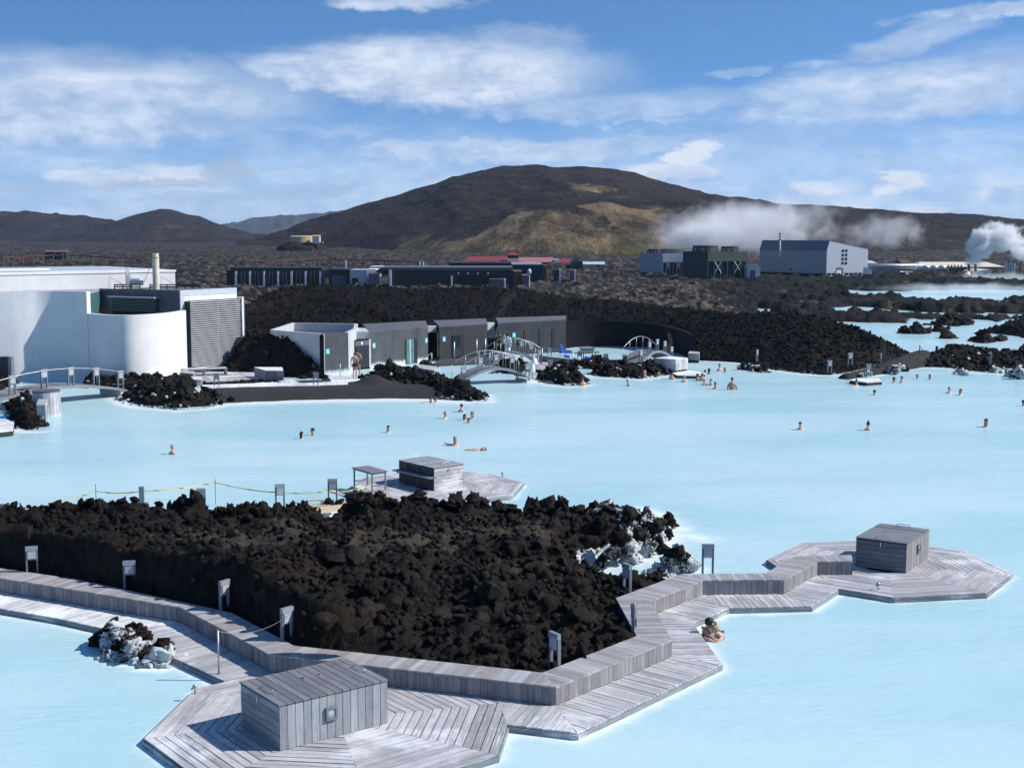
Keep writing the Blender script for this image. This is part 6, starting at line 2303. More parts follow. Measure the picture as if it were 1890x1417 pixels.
fbox(c3, 'pale_post', M['whitepaint'], 718, 722, 508.1, 520, 225.6, .3)
for x0 in (845, 872, 899):
    fbox(c3, 'glazing', M['glassdark'], x0, x0 + 22, 509, 522, 225.7, .28)
for px in (846, 864, 882, 901):
    q = P(px, 504.5, 225.6)
    MB().tube([(q.x, q.y, q.z), (q.x, q.y + .2, q.z)], .16, 10).build('wall_lamp', M['whitepaint'], c3)
fbox(c3, 'end_wall', M['rust'], 947.2, 963, 501, 523, 225.5, 10)
fbox(c3, 'side_block', M['slate'], 963.2, 975, 508, 522, 225, 6)
fbox(c3, 'white_door_post', M['whitepaint'], 832, 835, 509, 515, 225.5, .3)
c4 = fthing('clinic_store', 'upper dark flat-roofed block behind the glazed hall', 'building', 900, 252)
fbox(c4, 'store', M['dark'], 828, 943, 485, 503, 252, 12)
fbox(c4, 'store_wing', M['dark'], 943.2, 1003, 489, 505, 251, 12)
fbox(c4, 'wing_roof', M['lightmetal'], 944, 1000, 486.6, 489.2, 252, 8, False)
fbox(c4, 'end_panel', M['rust'], 1003.2, 1009, 490, 505, 251.2, 10)
fbox(c4, 'roof_unit', M['lightmetal'], 968, 986, 484.6, 487.2, 255, 3, False)
for (x0, x1, y0, y1, Y, m_, nm, lab, cat) in ((903, 930, 515, 524, 214, 'slate', 'container', 'grey container with a pale end in front of the glazed hall', 'container'), (1022, 1032, 498, 506, 258, 'dark', 'utility_hut', 'small dark hut with a white side right of the flat-roofed block', 'hut'),
                                          (1052, 1060, 499, 506, 258, 'slate', 'utility_hut', 'small grey hut standing alone on the lava below the grey shed', 'hut')):
    h_ = fthing(nm, lab, cat, (x0 + x1) / 2, Y)
    fbox(h_, 'body', M[m_], x0, x1, y0, y1, Y, 2.2)
    fbox(h_, 'pale_side', M['whitepaint'], x1 + .2, x1 + 3.2, y0, y1, Y + .1, 2.0)
for px, y0, Y, lab in ((638, 481, 234, 'single white flue standing above the clinic block'), (775, 483, 234, 'left one of the twin white flues above the glazed hall'), (781.5, 483, 234, 'right one of the twin white flues above the glazed hall')):
    a, b = P(px, y0, Y), P(px, 497, Y)
    o = MB().tube([b - Vector((0, 0, 1.5)), a], .11, 8).build('flue', M['lightmetal'], None, loc=tuple(b))
    setp(o, lab, 'flue', 'flues above the clinic')
q = P(977, 506, 222)
o = MB().tube([q - Vector((0, 0, 2.2)), q], .10, 8).rings([[(q.x + .33 * math.cos(a) * s, q.y + .33 * math.sin(a) * s, q.z + z) for a in np.linspace(0, 6.28, 13)[:-1]] for s, z in ((.3, -.1), (1, .2), (1, .6), (.3, .9))]).build('vent_cowl', M['lightmetal'], None, loc=tuple(q))
setp(o, 'round-topped grey vent cowl at the end of the glazed hall', 'vent')

# red-roofed hall under the mountain
rh = fthing('red_roofed_hall', 'long hall with a red and faded pink roof and a square lookout tower', 'building', 955, 390)


def gable_roof(root, name, material, x0, x1, ye, yr, Y, depth, hip=0.0):
    a, b = xpx(x0, Y), xpx(x1, Y)
    ze, zr_ = zrow(ye, Y), zrow(yr, Y) + 0.3
    h = (b - a) * hip
    v = [(a, Y, ze), (b, Y, ze), (b, Y + depth, ze), (a, Y + depth, ze), (a + h, Y + depth / 2, zr_), (b - h, Y + depth / 2, zr_)]
    return MB().add(v, [(0, 1, 5, 4), (2, 3, 4, 5), (1, 2, 5), (3, 0, 4), (3, 2, 1, 0)]).build(name, material, root)


fbox(rh, 'wall', M['whitepaint'], 862, 955, 482.5, 492, 392, 10)
gable_roof(rh, 'roof', M['redroof'], 856, 955, 482, 476, 390, 13, .08)
fbox(rh, 'wall', M['whitepaint'], 955.5, 1022, 484, 492, 388, 8)
gable_roof(rh, 'roof', M['pinkroof'], 955.5, 1023, 484, 477.5, 386, 11)
fbox(rh, 'wall', M['whitepaint'], 1023, 1032, 479, 493, 385, 6)
fbox(rh, 'wall', M['cream'], 1032, 1056, 484, 492, 388, 8)
gable_roof(rh, 'roof', M['redroof'], 1032, 1058, 484, 480, 386, 11)
for px in (1036, 1042, 1048, 1053):
    fbox(rh, 'window', M['glassdark'], px - 1.5, px + 1.5, 486, 490, 387.8, .19, False)
for px in range(872, 950, 9):
    fbox(rh, 'window', M['glassdark'], px - 2, px + 2, 484, 488, 391.8, .19, False)
tw = fbox(rh, 'lookout_tower', M['slate'], 937, 957, 471, 484, 387, 4)
for px in (941, 946.5, 952):
    fbox(tw, 'tower_window', M['glassdark'], px - 2, px + 2, 472, 477, 386.7, .28, False)
gable_roof(tw, 'tower_roof', M['redroof'], 935.5, 958.5, 471, 467, 386.5, 5, .4)
gable_roof(rh, 'porch_roof', M['slate'], 937, 958, 484, 479, 383, 3.5)
dh = fthing('dark_house', 'dark steep-roofed house between the red-roofed hall and a grey shed', 'house', 1066, 350)
fbox(dh, 'wall', M['slate'], 1056, 1076, 482, 497, 350, 8)
gable_roof(dh, 'roof', M['dark'], 1055, 1077, 482, 478, 349.5, 9, .3)
fbox(dh, 'turret', M['slate'], 1063, 1069, 475, 483, 351, 2)
gs = fthing('grey_shed', 'long low grey metal shed on the lava below the mountain', 'shed', 1097, 345)
fbox(gs, 'wall', M['plantgrey'], 1077, 1117, 488, 497, 345, 7)
gable_roof(gs, 'roof', M['lightmetal'], 1076.5, 1117.5, 488, 485.5, 344.6, 8)
fbox(gs, 'door', M['glassdark'], 1102, 1106, 490, 497, 344.8, .19)

# round tank house on its mound
th = fthing('tank_house', 'round tan tank house with a small white gabled porch on a dark mound', 'building', 560, 640)
q = P(557, 440, 645)
zb = zrow(449, 640)
mound_ = MB().rings([[(q.x + .262 * s * 45 * math.cos(a), q.y + .262 * s * 40 * math.sin(a), zb + z) for a in np.linspace(0, 6.283, 29)[:-1]] for s, z in ((1.15, -6.0), (1.0, -1.5), (.55, .4), (.35, .6))]).build('mound', M['hill'], th, smooth=True)
MB().cyl((q.x, q.y, zb), 5.6, zrow(436.5, 640) - zb, 28).build('tank_wall', M['tan'], th)
MB().cyl((q.x, q.y, zrow(436.5, 640)), 5.7, .3, 28, 5.0).build('tank_roof', M['cream'], th)
fbox(th, 'porch', M['cream'], 577, 590, 436, 449, 637, 4, False)
gable_roof(th, 'porch_roof', M['tan'], 576.5, 590.5, 436, 435, 636.5, 5)
fbox(th, 'stair', M['lightmetal'], 590.5, 597, 446, 449, 636.5, 1, False)

# red pipelines
M['redpipe']
for pts, lab in ((((5, 475.5, 360), (60, 473, 380), (115, 470.5, 400), (170, 473, 385), (255, 478.5, 350)), 'dull red pipeline crossing the lava field behind the white bathhouse'),
                 (((437, 483, 330), (520, 480.5, 345), (620, 478, 360), (700, 480.5, 350), (776, 484.5, 335)), 'dull red pipeline running behind the black clinic wing'),
                 (((1112, 492, 330), (1150, 491.5, 330)), 'short piece of red pipeline right of the grey shed')):
    p = [P(*q) for q in pts]
    rt = thing('red_pipeline', lab, 'pipeline', tuple(p[0]), 'red pipelines')
    MB().tube(p, .15, 8).build('pipe', M['redpipe'], rt, smooth=True)
    for i in range(len(p) - 1):
        for t in (0.02, .35, .68):
            s = p[i].lerp(p[i + 1], t)
            MB().tube([(s.x, s.y, s.z - 2.5), (s.x, s.y, s.z)], .12, 6).build('support', M['slate'], rt)
    if len(p) > 2:
        s = p[2]
        MB().tube([(s.x, s.y, s.z - .2), (s.x, s.y, s.z + .55)], .5, 10).build('valve_box', M['redpipe'], rt)

# gravel roads on the plain
for pts, wd, lab in ((((205, 467), (270, 470), (330, 472.5), (420, 473.5), (470, 474)), 3.2, 'grey gravel road crossing the lava plain at the left'), (((440, 473), (480, 469), (520, 463.5), (560, 460.5), (600, 458.5)), 4.0, 'pale gravel road climbing towards the tank house')):
    L_, R_ = [], []
    for px, py in pts:
        Y = 9.0 * FOC / (py - HOR)
        x = xpx(px, Y)
        L_.append((x, Y - wd * 3.2, 1.15))
        R_.append((x, Y + wd * 3.2, 1.55))
    v = L_ + R_
    n = len(L_)
    o = MB().add(v + [(a, b, c - 1.5) for a, b, c in v], [(i, i + 1, n + i + 1, n + i) for i in range(n - 1)] + [(2 * n + i, 2 * n + i + 1, i + 1, i) for i in range(n - 1)]).build('gravel_road', M['asphalt'])
    setp(o, lab, 'road', None, 'structure')
q = P(128, 470, 420)
ms = thing('lattice_mast', 'thin lattice mast on the plain behind the red pipeline', 'mast', tuple(q))
MB().tube([(q.x, q.y, 0), (q.x, q.y, zrow(418, 420))], .09, 5).build('pole', M['slate'], ms)
for z in np.linspace(2, zrow(420, 420), 8):
    MB().box((q.x, q.y, z), (.5, .1, .08)).build('rung', M['slate'], ms)
for (x0, x1, lab) in ((82, 100, 'green wellhead shed left of the lattice mast'), (105, 122, 'green wellhead shed with pipes beside the lattice mast')):
    h_ = fthing('wellhead_shed', lab, 'shed', (x0 + x1) / 2, 430, 'green wellhead sheds')
    fbox(h_, 'body', M['towergreen'], x0, x1, 465, 470, 430, 3)
    gable_roof(h_, 'roof', M['slate'], x0 - .5, x1 + .5, 465, 463.5, 429.8, 4)

# ------------------------------------------------------------------ geothermal power plant
pl = fthing('turbine_hall', 'big grey turbine hall with eight round vents and a white door in its gable', 'building', 1500, 276)
YC = 276.0
g0 = Vector((xpx(1526, YC), YC))
g1 = Vector((xpx(1602, 280), 280.0))
b0 = Vector((xpx(1402, 290), 290.0))
dd_ = b0 - g0
g2 = g1 + dd_
ze, zp, zr2, zl_ = zrow(463, YC), zrow(445.5, YC), zrow(460.5, 280), -1.0
pk = g0.lerp(g1, .06)
prof = [(g0, zl_), (g0, ze), (pk, zp), (g1, zr2), (g1, zl_)]
v = [(p.x, p.y, z) for p, z in prof] + [(p.x + dd_.x, p.y + dd_.y, z) for p, z in prof]
MB().add(v, [(0, 4, 3, 2, 1), (5, 6, 7, 8, 9), (0, 1, 6, 5), (3, 4, 9, 8)]).build('wall', M['plantgrey'], pl)
gn0 = Vector(((g1 - g0).y, -(g1 - g0).x)).normalized()
MB().prism([(p.x, p.y, z) for p, z in prof], (gn0 * .008).to_3d()).build('sunlit_gable', M['lightmetal'], pl)  # paler sheet over the gable, its sunlight put into the colour
MB().prism([(g0.x, g0.y, ze + .02), (pk.x, pk.y, zp + .02), (pk.x + dd_.x, pk.y + dd_.y, zp + .02), (g0.x + dd_.x, g0.y + dd_.y, ze + .02)], (0, 0, .15)).build('steep_roof', M['plantroof'], pl)
MB().prism([(pk.x, pk.y, zp + .03), (g1.x, g1.y, zr2 + .03), (g1.x + dd_.x, g1.y + dd_.y, zr2 + .03), (pk.x + dd_.x, pk.y + dd_.y, zp + .03)], (0, 0, .15)).build('main_roof', M['plantroof'], pl)
gd = (g1 - g0).normalized()
gn = Vector((gd.y, -gd.x))
for r_ in range(4):
    for c_ in range(2):
        t = .385 + c_ * .082
        p = g0.lerp(g1, t)
        z = zrow(462.8 + 7.6 * r_, 277.5)
        MB().tube([(p.x, p.y, z), (p.x + gn.x * .08, p.y + gn.y * .08, z)], .30, 14).build('round_vent', M['black'], pl)
a, b = g0, g1
onwall((a.x, a.y), (b.x, b.y), .24, .40, -.5, zrow(494, 277), .05, 'door_frame', M['slate'], pl)
onwall((a.x, a.y), (b.x, b.y), .24, .35, -.5, zrow(498.5, 277), .05, 'white_door', M['whitepaint'], pl, .07)
for t in (.02, .13, .44, .55, .66, .77, .88):
    onwall((a.x, a.y), (b.x, b.y), t, t + .09, zrow(508, 277), zrow(503.8, 277), .03, 'strip_window', M['glassdark'], pl)
onwall((b0.x, b0.y), (a.x, a.y), .02, .98, -.8, zrow(503, 284), .04, 'dark_base', M['dark'], pl)
for t in (.3, .57):
    onwall((b0.x, b0.y), (a.x, a.y), t, t + .012, zrow(494, 284), zrow(492, 284), .08, 'wall_lamp', M['whitepaint'], pl)
onwall((b0.x, b0.y), (a.x, a.y), .47, .50, zrow(498, 284), zrow(495.5, 284), .06, 'hatch', M['black'], pl)
tr = fthing('tent', 'small white triangular tent at the right corner of the turbine hall', 'tent', 1609, 272)
x0, x1 = xpx(1601, 272), xpx(1611, 272)
MB().prism([(x0, 272, -.3), (x1, 272, -.3), (x1 - .1, 272, zrow(498, 272)), (x0, 272, zrow(494, 272))], (0, 3, 0)).build('tent_cloth', M['whitepaint'], tr)


def cooling_tower(label, x0, xc, x1, y0, y1, ym, Y, side_m, front_m, fans):
    t = fthing('cooling_tower', label, 'cooling tower', (x0 + x1) / 2, Y, 'cooling towers of the power plant')
    c_ = Vector((xpx(xc, Y), Y))
    l_ = Vector((xpx(x0, Y + 6), Y + 6.0))
    r_ = Vector((xpx(x1, Y + 1.5), Y + 1.5))
    bk = l_ + (r_ - c_)
    zt, zm, zb_ = zrow(y0, Y), zrow(ym, Y), -1.0
    MB().slab([(p.x, p.y) for p in (c_, r_, bk, l_)], zm, zt).build('casing', M[front_m], t)
    e = (r_ - c_).normalized()
    nn = Vector((e.y, -e.x))
    q = [c_ - nn * .6, r_ - nn * .6, bk, l_]
    MB().slab([(p.x, p.y) for p in q], zb_, zm - .01).build('louvre_core', M['dark'], t)
    s = (l_ - c_).normalized()
    sn = Vector((-s.y, s.x))
    if sn.x > 0:
        sn = -sn
    qq = [c_ + sn * .08, l_ + sn * .08, l_, c_]
    MB().slab([(p.x, p.y) for p in qq], zb_, zt + .02).build('side_wall', M[side_m], t)
    for k in range(7):
        p = c_.lerp(r_, k / 6)
        MB().box((p.x - nn.x * .1, p.y - nn.y * .1, (zb_ + zm) / 2), (.13, .13, zm - zb_)).build('column', M['plantgrey'], t)
    zg = zrow(y1, Y)
    for k in (1, 4):
        p, w_ = c_.lerp(r_, k / 6), c_.lerp(r_, (k + 1) / 6)
        for za, zc in ((zg, zm), (zm, zg)):
            MB().tube([(p.x, p.y, za), (w_.x, w_.y, zc)], .07, 5).build('brace', M['lightmetal'], t)
    for fx, fy, w_ in fans:
        q = P(fx, fy, Y + 5)
        rr = w_ * .5 * Y / FOC
        f = MB().cyl((q.x, q.y, zt), rr, zrow(fy - 3, Y + 5) - zt + .2, 20, rr * .94).build('fan_stack', M['dark'], t)
        for k in range(10):
            an = 2 * math.pi * k / 10
            MB().box((q.x + rr * 1.03 * math.cos(an), q.y + rr * 1.03 * math.sin(an), (zt + zrow(fy, Y + 5)) / 2), (.08, .08, zrow(fy - 2, Y + 5) - zt)).build('stack_rib', M['lightmetal'], f)
    rl_ = MB()
    pr = [c_, r_]
    for z in (zt + .35, zt + .6):
        rl_.tube([(c_.x, c_.y, z), (r_.x, r_.y, z)], .03, 5).tube([(c_.x, c_.y, z), (l_.x, l_.y, z)], .03, 5)
    for k in range(9):
        for u_, w_ in ((c_, r_), (c_, l_)):
            p = u_.lerp(w_, k / 8)
            rl_.tube([(p.x, p.y, zt), (p.x, p.y, zt + .6)], .03, 5)
    rl_.build('roof_railing', M['lampgrey'], t)
    return t


cooling_tower('dark green cooling tower with cross-braced open front and two fan stacks', 1261, 1307, 1380, 464.5, 504, 482.5, 268, 'towergreen', 'towerband', ((1302, 458, 50), (1347, 459.5, 34)))
cooling_tower('pale grey cooling tower half behind the dark green one', 1181, 1224, 1262, 468, 497, 484, 300, 'plantgrey', 'lightmetal', ((1205, 464, 22), (1232, 464, 30), (1252, 464, 18)))
sh = fthing('plant_shed', 'small white flat-roofed shed between the dark green tower and the turbine hall', 'shed', 1392, 266)
fbox(sh, 'wall', M['lightmetal'], 1380, 1404, 491, 510, 266, 4)
fbox(sh, 'roof', M['slate'], 1379.5, 1404.5, 490.4, 491, 265.9, 4.2, False)
fbox(sh, 'door', M['slate'], 1386, 1395, 499, 510, 265.8, .19)
a, b = P(1440, 428, 284), P(1440, 448, 284)
sk_ = thing('exhaust_stack', 'thin white banded exhaust stack behind the turbine hall roof', 'stack', tuple(b))
MB().tube([b - Vector((0, 0, 3)), a], .18, 10).build('stack_pipe', M['whitepaint'], sk_)
for t in (.25, .5, .75):
    q = a.lerp(b, t)
    MB().tube([q, q + Vector((0, 0, .25))], .26, 10).build('collar', M['slate'], sk_)

pr = fthing('pipe_rack', 'rack of thick silver steam pipes on trestles right of the turbine hall', 'pipe rack', 1660, 285)
for i, (y, x0, x1, r_) in enumerate(((490.5, 1602, 1708, .42), (494, 1603, 1700, .42), (499, 1630, 1690, .16), (502, 1632, 1684, .14), (505.5, 1626, 1700, .14))):
    a, b = P(x0, y, 284 + i * .5), P(x1, y, 287 + i * .5)
    MB().tube([a, b], r_, 10).build('steam_pipe', M['lightmetal' if i < 2 else 'steel'], pr, smooth=True)
for px in range(1606, 1712, 9):
    a, b = P(px, 489, 284.5), P(px, 510, 284.5)
    MB().tube([b - Vector((0, 0, .5)), a], .07, 5).build('trestle_leg', M['steel'], pr)
sp_ = fthing('separator_row', 'three rounded pale separators on a platform beside the pipe rack', 'separators', 1722, 283)
for px in (1709, 1724, 1739):
    q = P(px, 493, 283)
    MB().rings([[(q.x + s * .82 * math.cos(a), q.y + s * .82 * math.sin(a), q.z + z) for a in np.linspace(0, 6.283, 15)[:-1]] for s, z in ((.95, -.25), (1, .0), (.85, .25), (.5, .42), (.05, .48))]).build('separator', M['lightmetal'], sp_, smooth=True)
a, b = P(1698, 497, 282.5), P(1752, 497, 282.5)
MB().prism([a, b, b + Vector((0, 1.5, 0)), a + Vector((0, 1.5, 0))], (0, 0, .12)).build('platform', M['lightmetal'], sp_)
for px in (1702, 1714, 1727, 1739, 1750):
    a = P(px, 497, 282.6)
    MB().tube([(a.x, a.y, -.5), a], .07, 5).build('leg', M['steel'], sp_)
ls = fthing('long_shed', 'long cream-roofed plant shed with a rounded end behind the steam stacks', 'shed', 1780, 310)
fbox(ls, 'wall', M['plantgrey'], 1700, 1850, 492, 506, 312, 10)
gable_roof(ls, 'roof', M['cream'], 1698, 1856, 492.5, 487, 310, 14, .1)
for px in range(1752, 1780, 6):
    fbox(ls, 'buttress', M['slate'], px - .8, px + .8, 489, 506, 309, .6)
q = P(1826, 503, 300)
MB().prism([(q.x + 3.2 * math.cos(a), q.y, q.z - .8 + 1.5 * math.sin(a)) for a in np.linspace(0, math.pi, 14)], (0, 12, 0)).build('round_end', M['cream'], ls)
o2 = fthing('far_shed', 'small pale shed roof just behind the pipe rack at the left', 'shed', 1610, 300)
fbox(o2, 'wall', M['plantgrey'], 1598, 1619, 486, 492, 300, 5)
gable_roof(o2, 'roof', M['lightmetal'], 1598, 1620, 486, 484, 299.8, 6, .2)
o3 = fthing('gatehouse', 'small brown-roofed house behind the pipe rack with two thin poles', 'house', 1674, 320)
fbox(o3, 'wall', M['cream'], 1666, 1683, 484.5, 490, 320, 5)
gable_roof(o3, 'roof', M['rust'], 1664, 1685, 485, 482.5, 319.7, 6)
for px, y0 in ((1654, 477), (1677, 472), (1688, 471)):
    a = P(px, y0, 305)
    o = MB().tube([(a.x, a.y, 0), a], .06, 5).box((a.x, a.y, a.z), (.5, .12, .1)).build('light_pole', M['slate'], None, loc=(a.x, a.y, 0))
    setp(o, {1654: 'thin light pole standing left of the brown-roofed gatehouse', 1677: 'thin pole directly behind the brown-roofed gatehouse', 1688: 'tallest thin pole right of the brown-roofed gatehouse'}[px], 'pole', 'poles behind the pipe rack')
for px, lab in ((1788.5, 'left one of the twin steam silencer stacks with a white conical foot'), (1800.5, 'right one of the twin steam silencer stacks with a white conical foot')):
    t = fthing('silencer_stack', lab, 'stack', px, 288, 'steam silencer stacks')
    a, b = P(px, 487.5, 288), P(px, 501, 288)
    MB().tube([b, a], .26, 12).build('stack_pipe', M['slate'], t)
    c_ = P(px - 4, 510, 287)
    MB().tube([b, b.lerp(c_, .3), c_], [.2, .45, .75], 12).build('cone_foot', M['cream'], t)
t = fthing('steam_tower', 'ribbed round steam tower at the far right', 'tower', 1864, 284)
q = P(1864, 505, 284)
zt = zrow(486, 284)
MB().cyl((q.x, q.y, 0), .95, zt, 18).build('shell', M['slate'], t)
for k in range(12):
    an = 2 * math.pi * k / 12
    MB().box((q.x + .98 * math.cos(an), q.y + .98 * math.sin(an), zt / 2), (.12, .12, zt)).build('rib', M['lightmetal'], t)
for px, y0, lab in ((1863, 461, 'slim banded vent pipe left of its twin above the steam tower'), (1874, 446, 'taller slim vent pipe behind the steam tower'), (1887, 446, 'slim vent pipe at the very right edge')):
    a = P(px, y0, 292)
    t = thing('vent_pipe', lab, 'vent pipe', (a.x, a.y, 0), 'vent pipes at the right edge')
    MB().tube([(a.x, a.y, 0), a], .30, 10).build('pipe', M['slate'], t)
    MB().tube([a, a + Vector((0, 0, .2))], .4, 10).build('cap', M['lightmetal'], t)

# ------------------------------------------------------------------ steam
def steam_mat(name, dens, nscale, thr, soft_, amp=1.25, col=(0.97, 0.975, 0.985)):
    m_ = bpy.data.materials.new(name)
    m_.use_nodes = True
    t = NT(m_.node_tree)
    t.n.clear()
    out = t.new('ShaderNodeOutputMaterial')
    vol = t.new('ShaderNodeVolumePrincipled')
    vol.inputs['Color'].default_value = col + (1,)
    vol.inputs['Anisotropy'].default_value = 0.0
    oc = t.new('ShaderNodeTexCoord').outputs['Object']
    geo = t.new('ShaderNodeNewGeometry').outputs['Position']
    nz = t.noise(geo, nscale, 5.0, 0.62, 0.4)
    r_ = t.new('ShaderNodeVectorMath', operation='LENGTH')
    t.put(r_.inputs[0], oc)
    fall = t.smooth(r_.outputs['Value'], 1.0, 0.15)
    d = t.m('ADD', t.m('MULTIPLY', fall, 0.62), t.m('MULTIPLY', t.m('SUBTRACT', nz, 0.5), amp))
    d = t.m('MULTIPLY', t.smooth(d, thr, thr + soft_), dens)
    d = t.m('MULTIPLY', d, t.smooth(r_.outputs['Value'], 1.0, 0.8))
    t.put(vol.inputs['Density'], d)
    t.l.new(vol.outputs[0], out.inputs['Volume'])
    return m_


M['steam_thin'] = steam_mat('steam_thin', 0.20, 0.17, 0.05, 0.65, 1.5)
M['steam_mid'] = steam_mat('steam_mid', 0.42, 0.22, 0.16, 0.5, 1.9)
M['steam_dense'] = steam_mat('steam_dense', 1.0, 0.32, 0.14, 0.3, 1.9)
M['steam_low'] = steam_mat('steam_low', 0.10, 0.22, 0.16, 0.4, 1.9)


def steam(label, px, py, Y, rx, ry, rd, material, tilt=0.0):
    c = P(px, py, Y)
    k = Y / FOC
    bm = bmesh.new()
    bmesh.ops.create_icosphere(bm, subdivisions=3, radius=1.0)
    me = bpy.data.meshes.new('steam_plume')
    bm.to_mesh(me)
    bm.free()
    me.materials.append(M[material])
    o = bpy.data.objects.new('steam_plume', me)
    COL.objects.link(o)
    o.location = c
    o.scale = (rx * k, rd, ry * k)
    o.rotation_euler = (0, tilt, 0)
    return setp(o, label, 'steam', None, 'stuff')


steam('wide thin steam cloud drifting right over the cooling towers and turbine hall', 1372, 424, 305, 225, 72, 15, 'steam_thin', R(-6))
steam('brighter steam boiling up right over the fan stacks of the cooling towers', 1300, 434, 285, 100, 46, 8, 'steam_mid', R(-12))
steam('thin torn steam shreds before the mountain flank right of the turbine hall', 1625, 428, 310, 120, 46, 7, 'steam_low')
steam('dense white steam column rising from the twin silencer stacks', 1806, 462, 290, 34, 44, 4.5, 'steam_dense', R(14))
steam('billowing white steam above the silencer column at the right', 1845, 440, 291, 62, 38, 6, 'steam_dense', R(5))
steam('bright white steam puff above the ribbed tower at the right edge', 1893, 470, 286, 36, 20, 4, 'steam_dense')
steam('low white steam hanging over the farthest lagoon', 1850, 513, 268, 165, 14, 8, 'steam_low')
steam('faint steam over the far lagoon strip', 1790, 533, 215, 230, 17, 9, 'steam_low')
scene.cycles.volume_step_rate = 0.6
scene.cycles.volume_max_steps = 256
scene.cycles.volume_bounces = 5

# low lava islets in the lagoon beyond the saddle
for lab, poly, h_, w_, n_, se in (('long low lava islet in the far lagoon, left of a small pointed one', [(1658, 614.5), (1690, 617), (1716, 616), (1712, 611.5), (1680, 611)], .75, 1.6, 26, 31),
                                  ('small pointed lava islet in the far lagoon beyond the long low one', [(1718, 611.5), (1735, 613), (1750, 611), (1735, 608.5)], 1.1, 1.8, 14, 32),
                                  ('flat lava islet alone in the middle of the far lagoon', [(1736, 624), (1752, 625.5), (1764, 624), (1750, 621.5)], .45, 1.2, 12, 33),
                                  ('ragged lava islet in the far lagoon beside a steep one at the right', [(1788, 630), (1815, 634), (1834, 632), (1824, 626), (1800, 625.5)], .8, 1.6, 26, 34),
                                  ('steep small lava islet at the right of the far lagoon', [(1832, 628.5), (1846, 630.5), (1856, 628), (1844, 624)], 1.2, 1.5, 16, 35),
                                  ('large lava islet reaching in from the right edge of the far lagoon', [(1796, 614), (1840, 617), (1890, 624), (1960, 624), (1960, 606), (1880, 602), (1848, 606), (1840, 611)], 1.5, 3.0, 40, 36),
                                  ('lava islet chain across the middle of the far lagoons', [(1700, 600), (1760, 602), (1800, 600), (1790, 596), (1740, 595)], .9, 2.2, 26, 37)):
    heap(lab, poly, h_, w_, n_, 160, .6, se, sil=.4, res=.35, white=.0, small=(.12, .32)).o['group'] = 'lava islets in the far lagoon'

# ================================================================== people
def skinmat(name, col):
    def b(t, bs):
        geo = t.new('ShaderNodeNewGeometry').outputs['Position']
        n = t.noise(geo, 12.0, 4.0, 0.6)
        t.put(bs.inputs['Base Color'], t.mix(n, tuple(c * .86 for c in col), tuple(min(1, c * 1.12) for c in col)))
        bs.inputs['Roughness'].default_value = 0.5
        bs.inputs['Subsurface Weight'].default_value = 0.0
    return mat(name, b)


SK = {'fair': skinmat('skin_fair', (0.58, 0.36, 0.27)), 'tan': skinmat('skin_tanned', (0.42, 0.24, 0.165)), 'pink': skinmat('skin_pink', (0.58, 0.33, 0.26)), 'brown': skinmat('skin_brown', (0.24, 0.13, 0.085))}
HR = {'dark': plain('hair_dark', (0.018, 0.014, 0.012), .6, 0, .4, .2, 30), 'brown': plain('hair_brown', (0.06, 0.035, 0.02), .6, 0, .4, .2, 30), 'blond': plain('hair_blond', (0.34, 0.24, 0.12), .6, 0, .4, .25, 30),
      'grey': plain('hair_grey', (0.30, 0.29, 0.29), .7, 0, .4, .2, 30), 'cap': plain('swim_cap', (0.05, 0.05, 0.06), .5)}
CL = {'black': plain('swimwear_black', (0.012, 0.012, 0.014), .7), 'yellow': plain('yellow_top', (0.80, 0.60, 0.03), .6), 'robe': plain('white_robe', (0.78, 0.80, 0.84), .9, 0, .2, .04, 8.0), 'vest': plain('hi_vis_vest', (0.55, 0.75, 0.05), .6),
      'coat': plain('dark_coat', (0.012, 0.013, 0.016), .8), 'teal': plain('teal_towel', (0.03, 0.30, 0.42), .9)}


def ring(z, rx, ry, yo=0.0, xo=0.0, n=14, mods=None):
    out = []
    for k in range(n):
        a = 2 * math.pi * k / n - math.pi / 2            # k = 0 faces -y
        x, y = rx * math.cos(a), ry * math.sin(a)
        if mods and k in mods:
            y += mods[k][1]
            x += mods[k][0]
        out.append((x + xo, y + yo, z))
    return out


def bust(up=0.0, lean=0.0, broad=1.0):
    """Head, neck and shoulders as one surface; z = 0 is the waterline and `up` how far the figure stands out of it."""
    s = [(-.60, .15, .10, .02), (-.42, .165, .105, .02), (-.22, .19, .115, .01), (-.10, .205, .115, .01), (-.03, .205, .105, .01), (.015, .185, .095, .015), (.045, .135, .085, .02), (.07, .085, .072, .02), (.09, .062, .064, .02), (.135, .056, .060, .012)]
    rg = [ring(z + up, rx * (broad if z < .05 else 1), ry, yo + lean * max(0, z + .3)) for z, rx, ry, yo in s]
    hd = [(.150, .052, .070, -.008, None), (.172, .062, .082, -.012, {0: (0, -.006)}), (.198, .069, .090, -.010, {0: (0, -.004), 1: (0, -.003), 13: (0, -.003)}), (.222, .072, .092, -.008, {0: (0, -.022)}), (.245, .074, .093, -.006, {0: (0, -.014), 4: (.012, 0), 10: (-.012, 0), 1: (0, .006), 13: (0, .006)}),
          (.268, .076, .095, -.003, {0: (0, -.002), 4: (.012, 0), 10: (-.012, 0)}), (.300, .077, .097, .0, None), (.335, .070, .088, .004, None), (.362, .050, .066, .008, None), (.375, .024, .034, .01, None)]
    for z, rx, ry, yo, md in hd:
        rg.append(ring(z + up, rx, ry, yo + lean * (z + .3), 0, 14, md))
    return rg


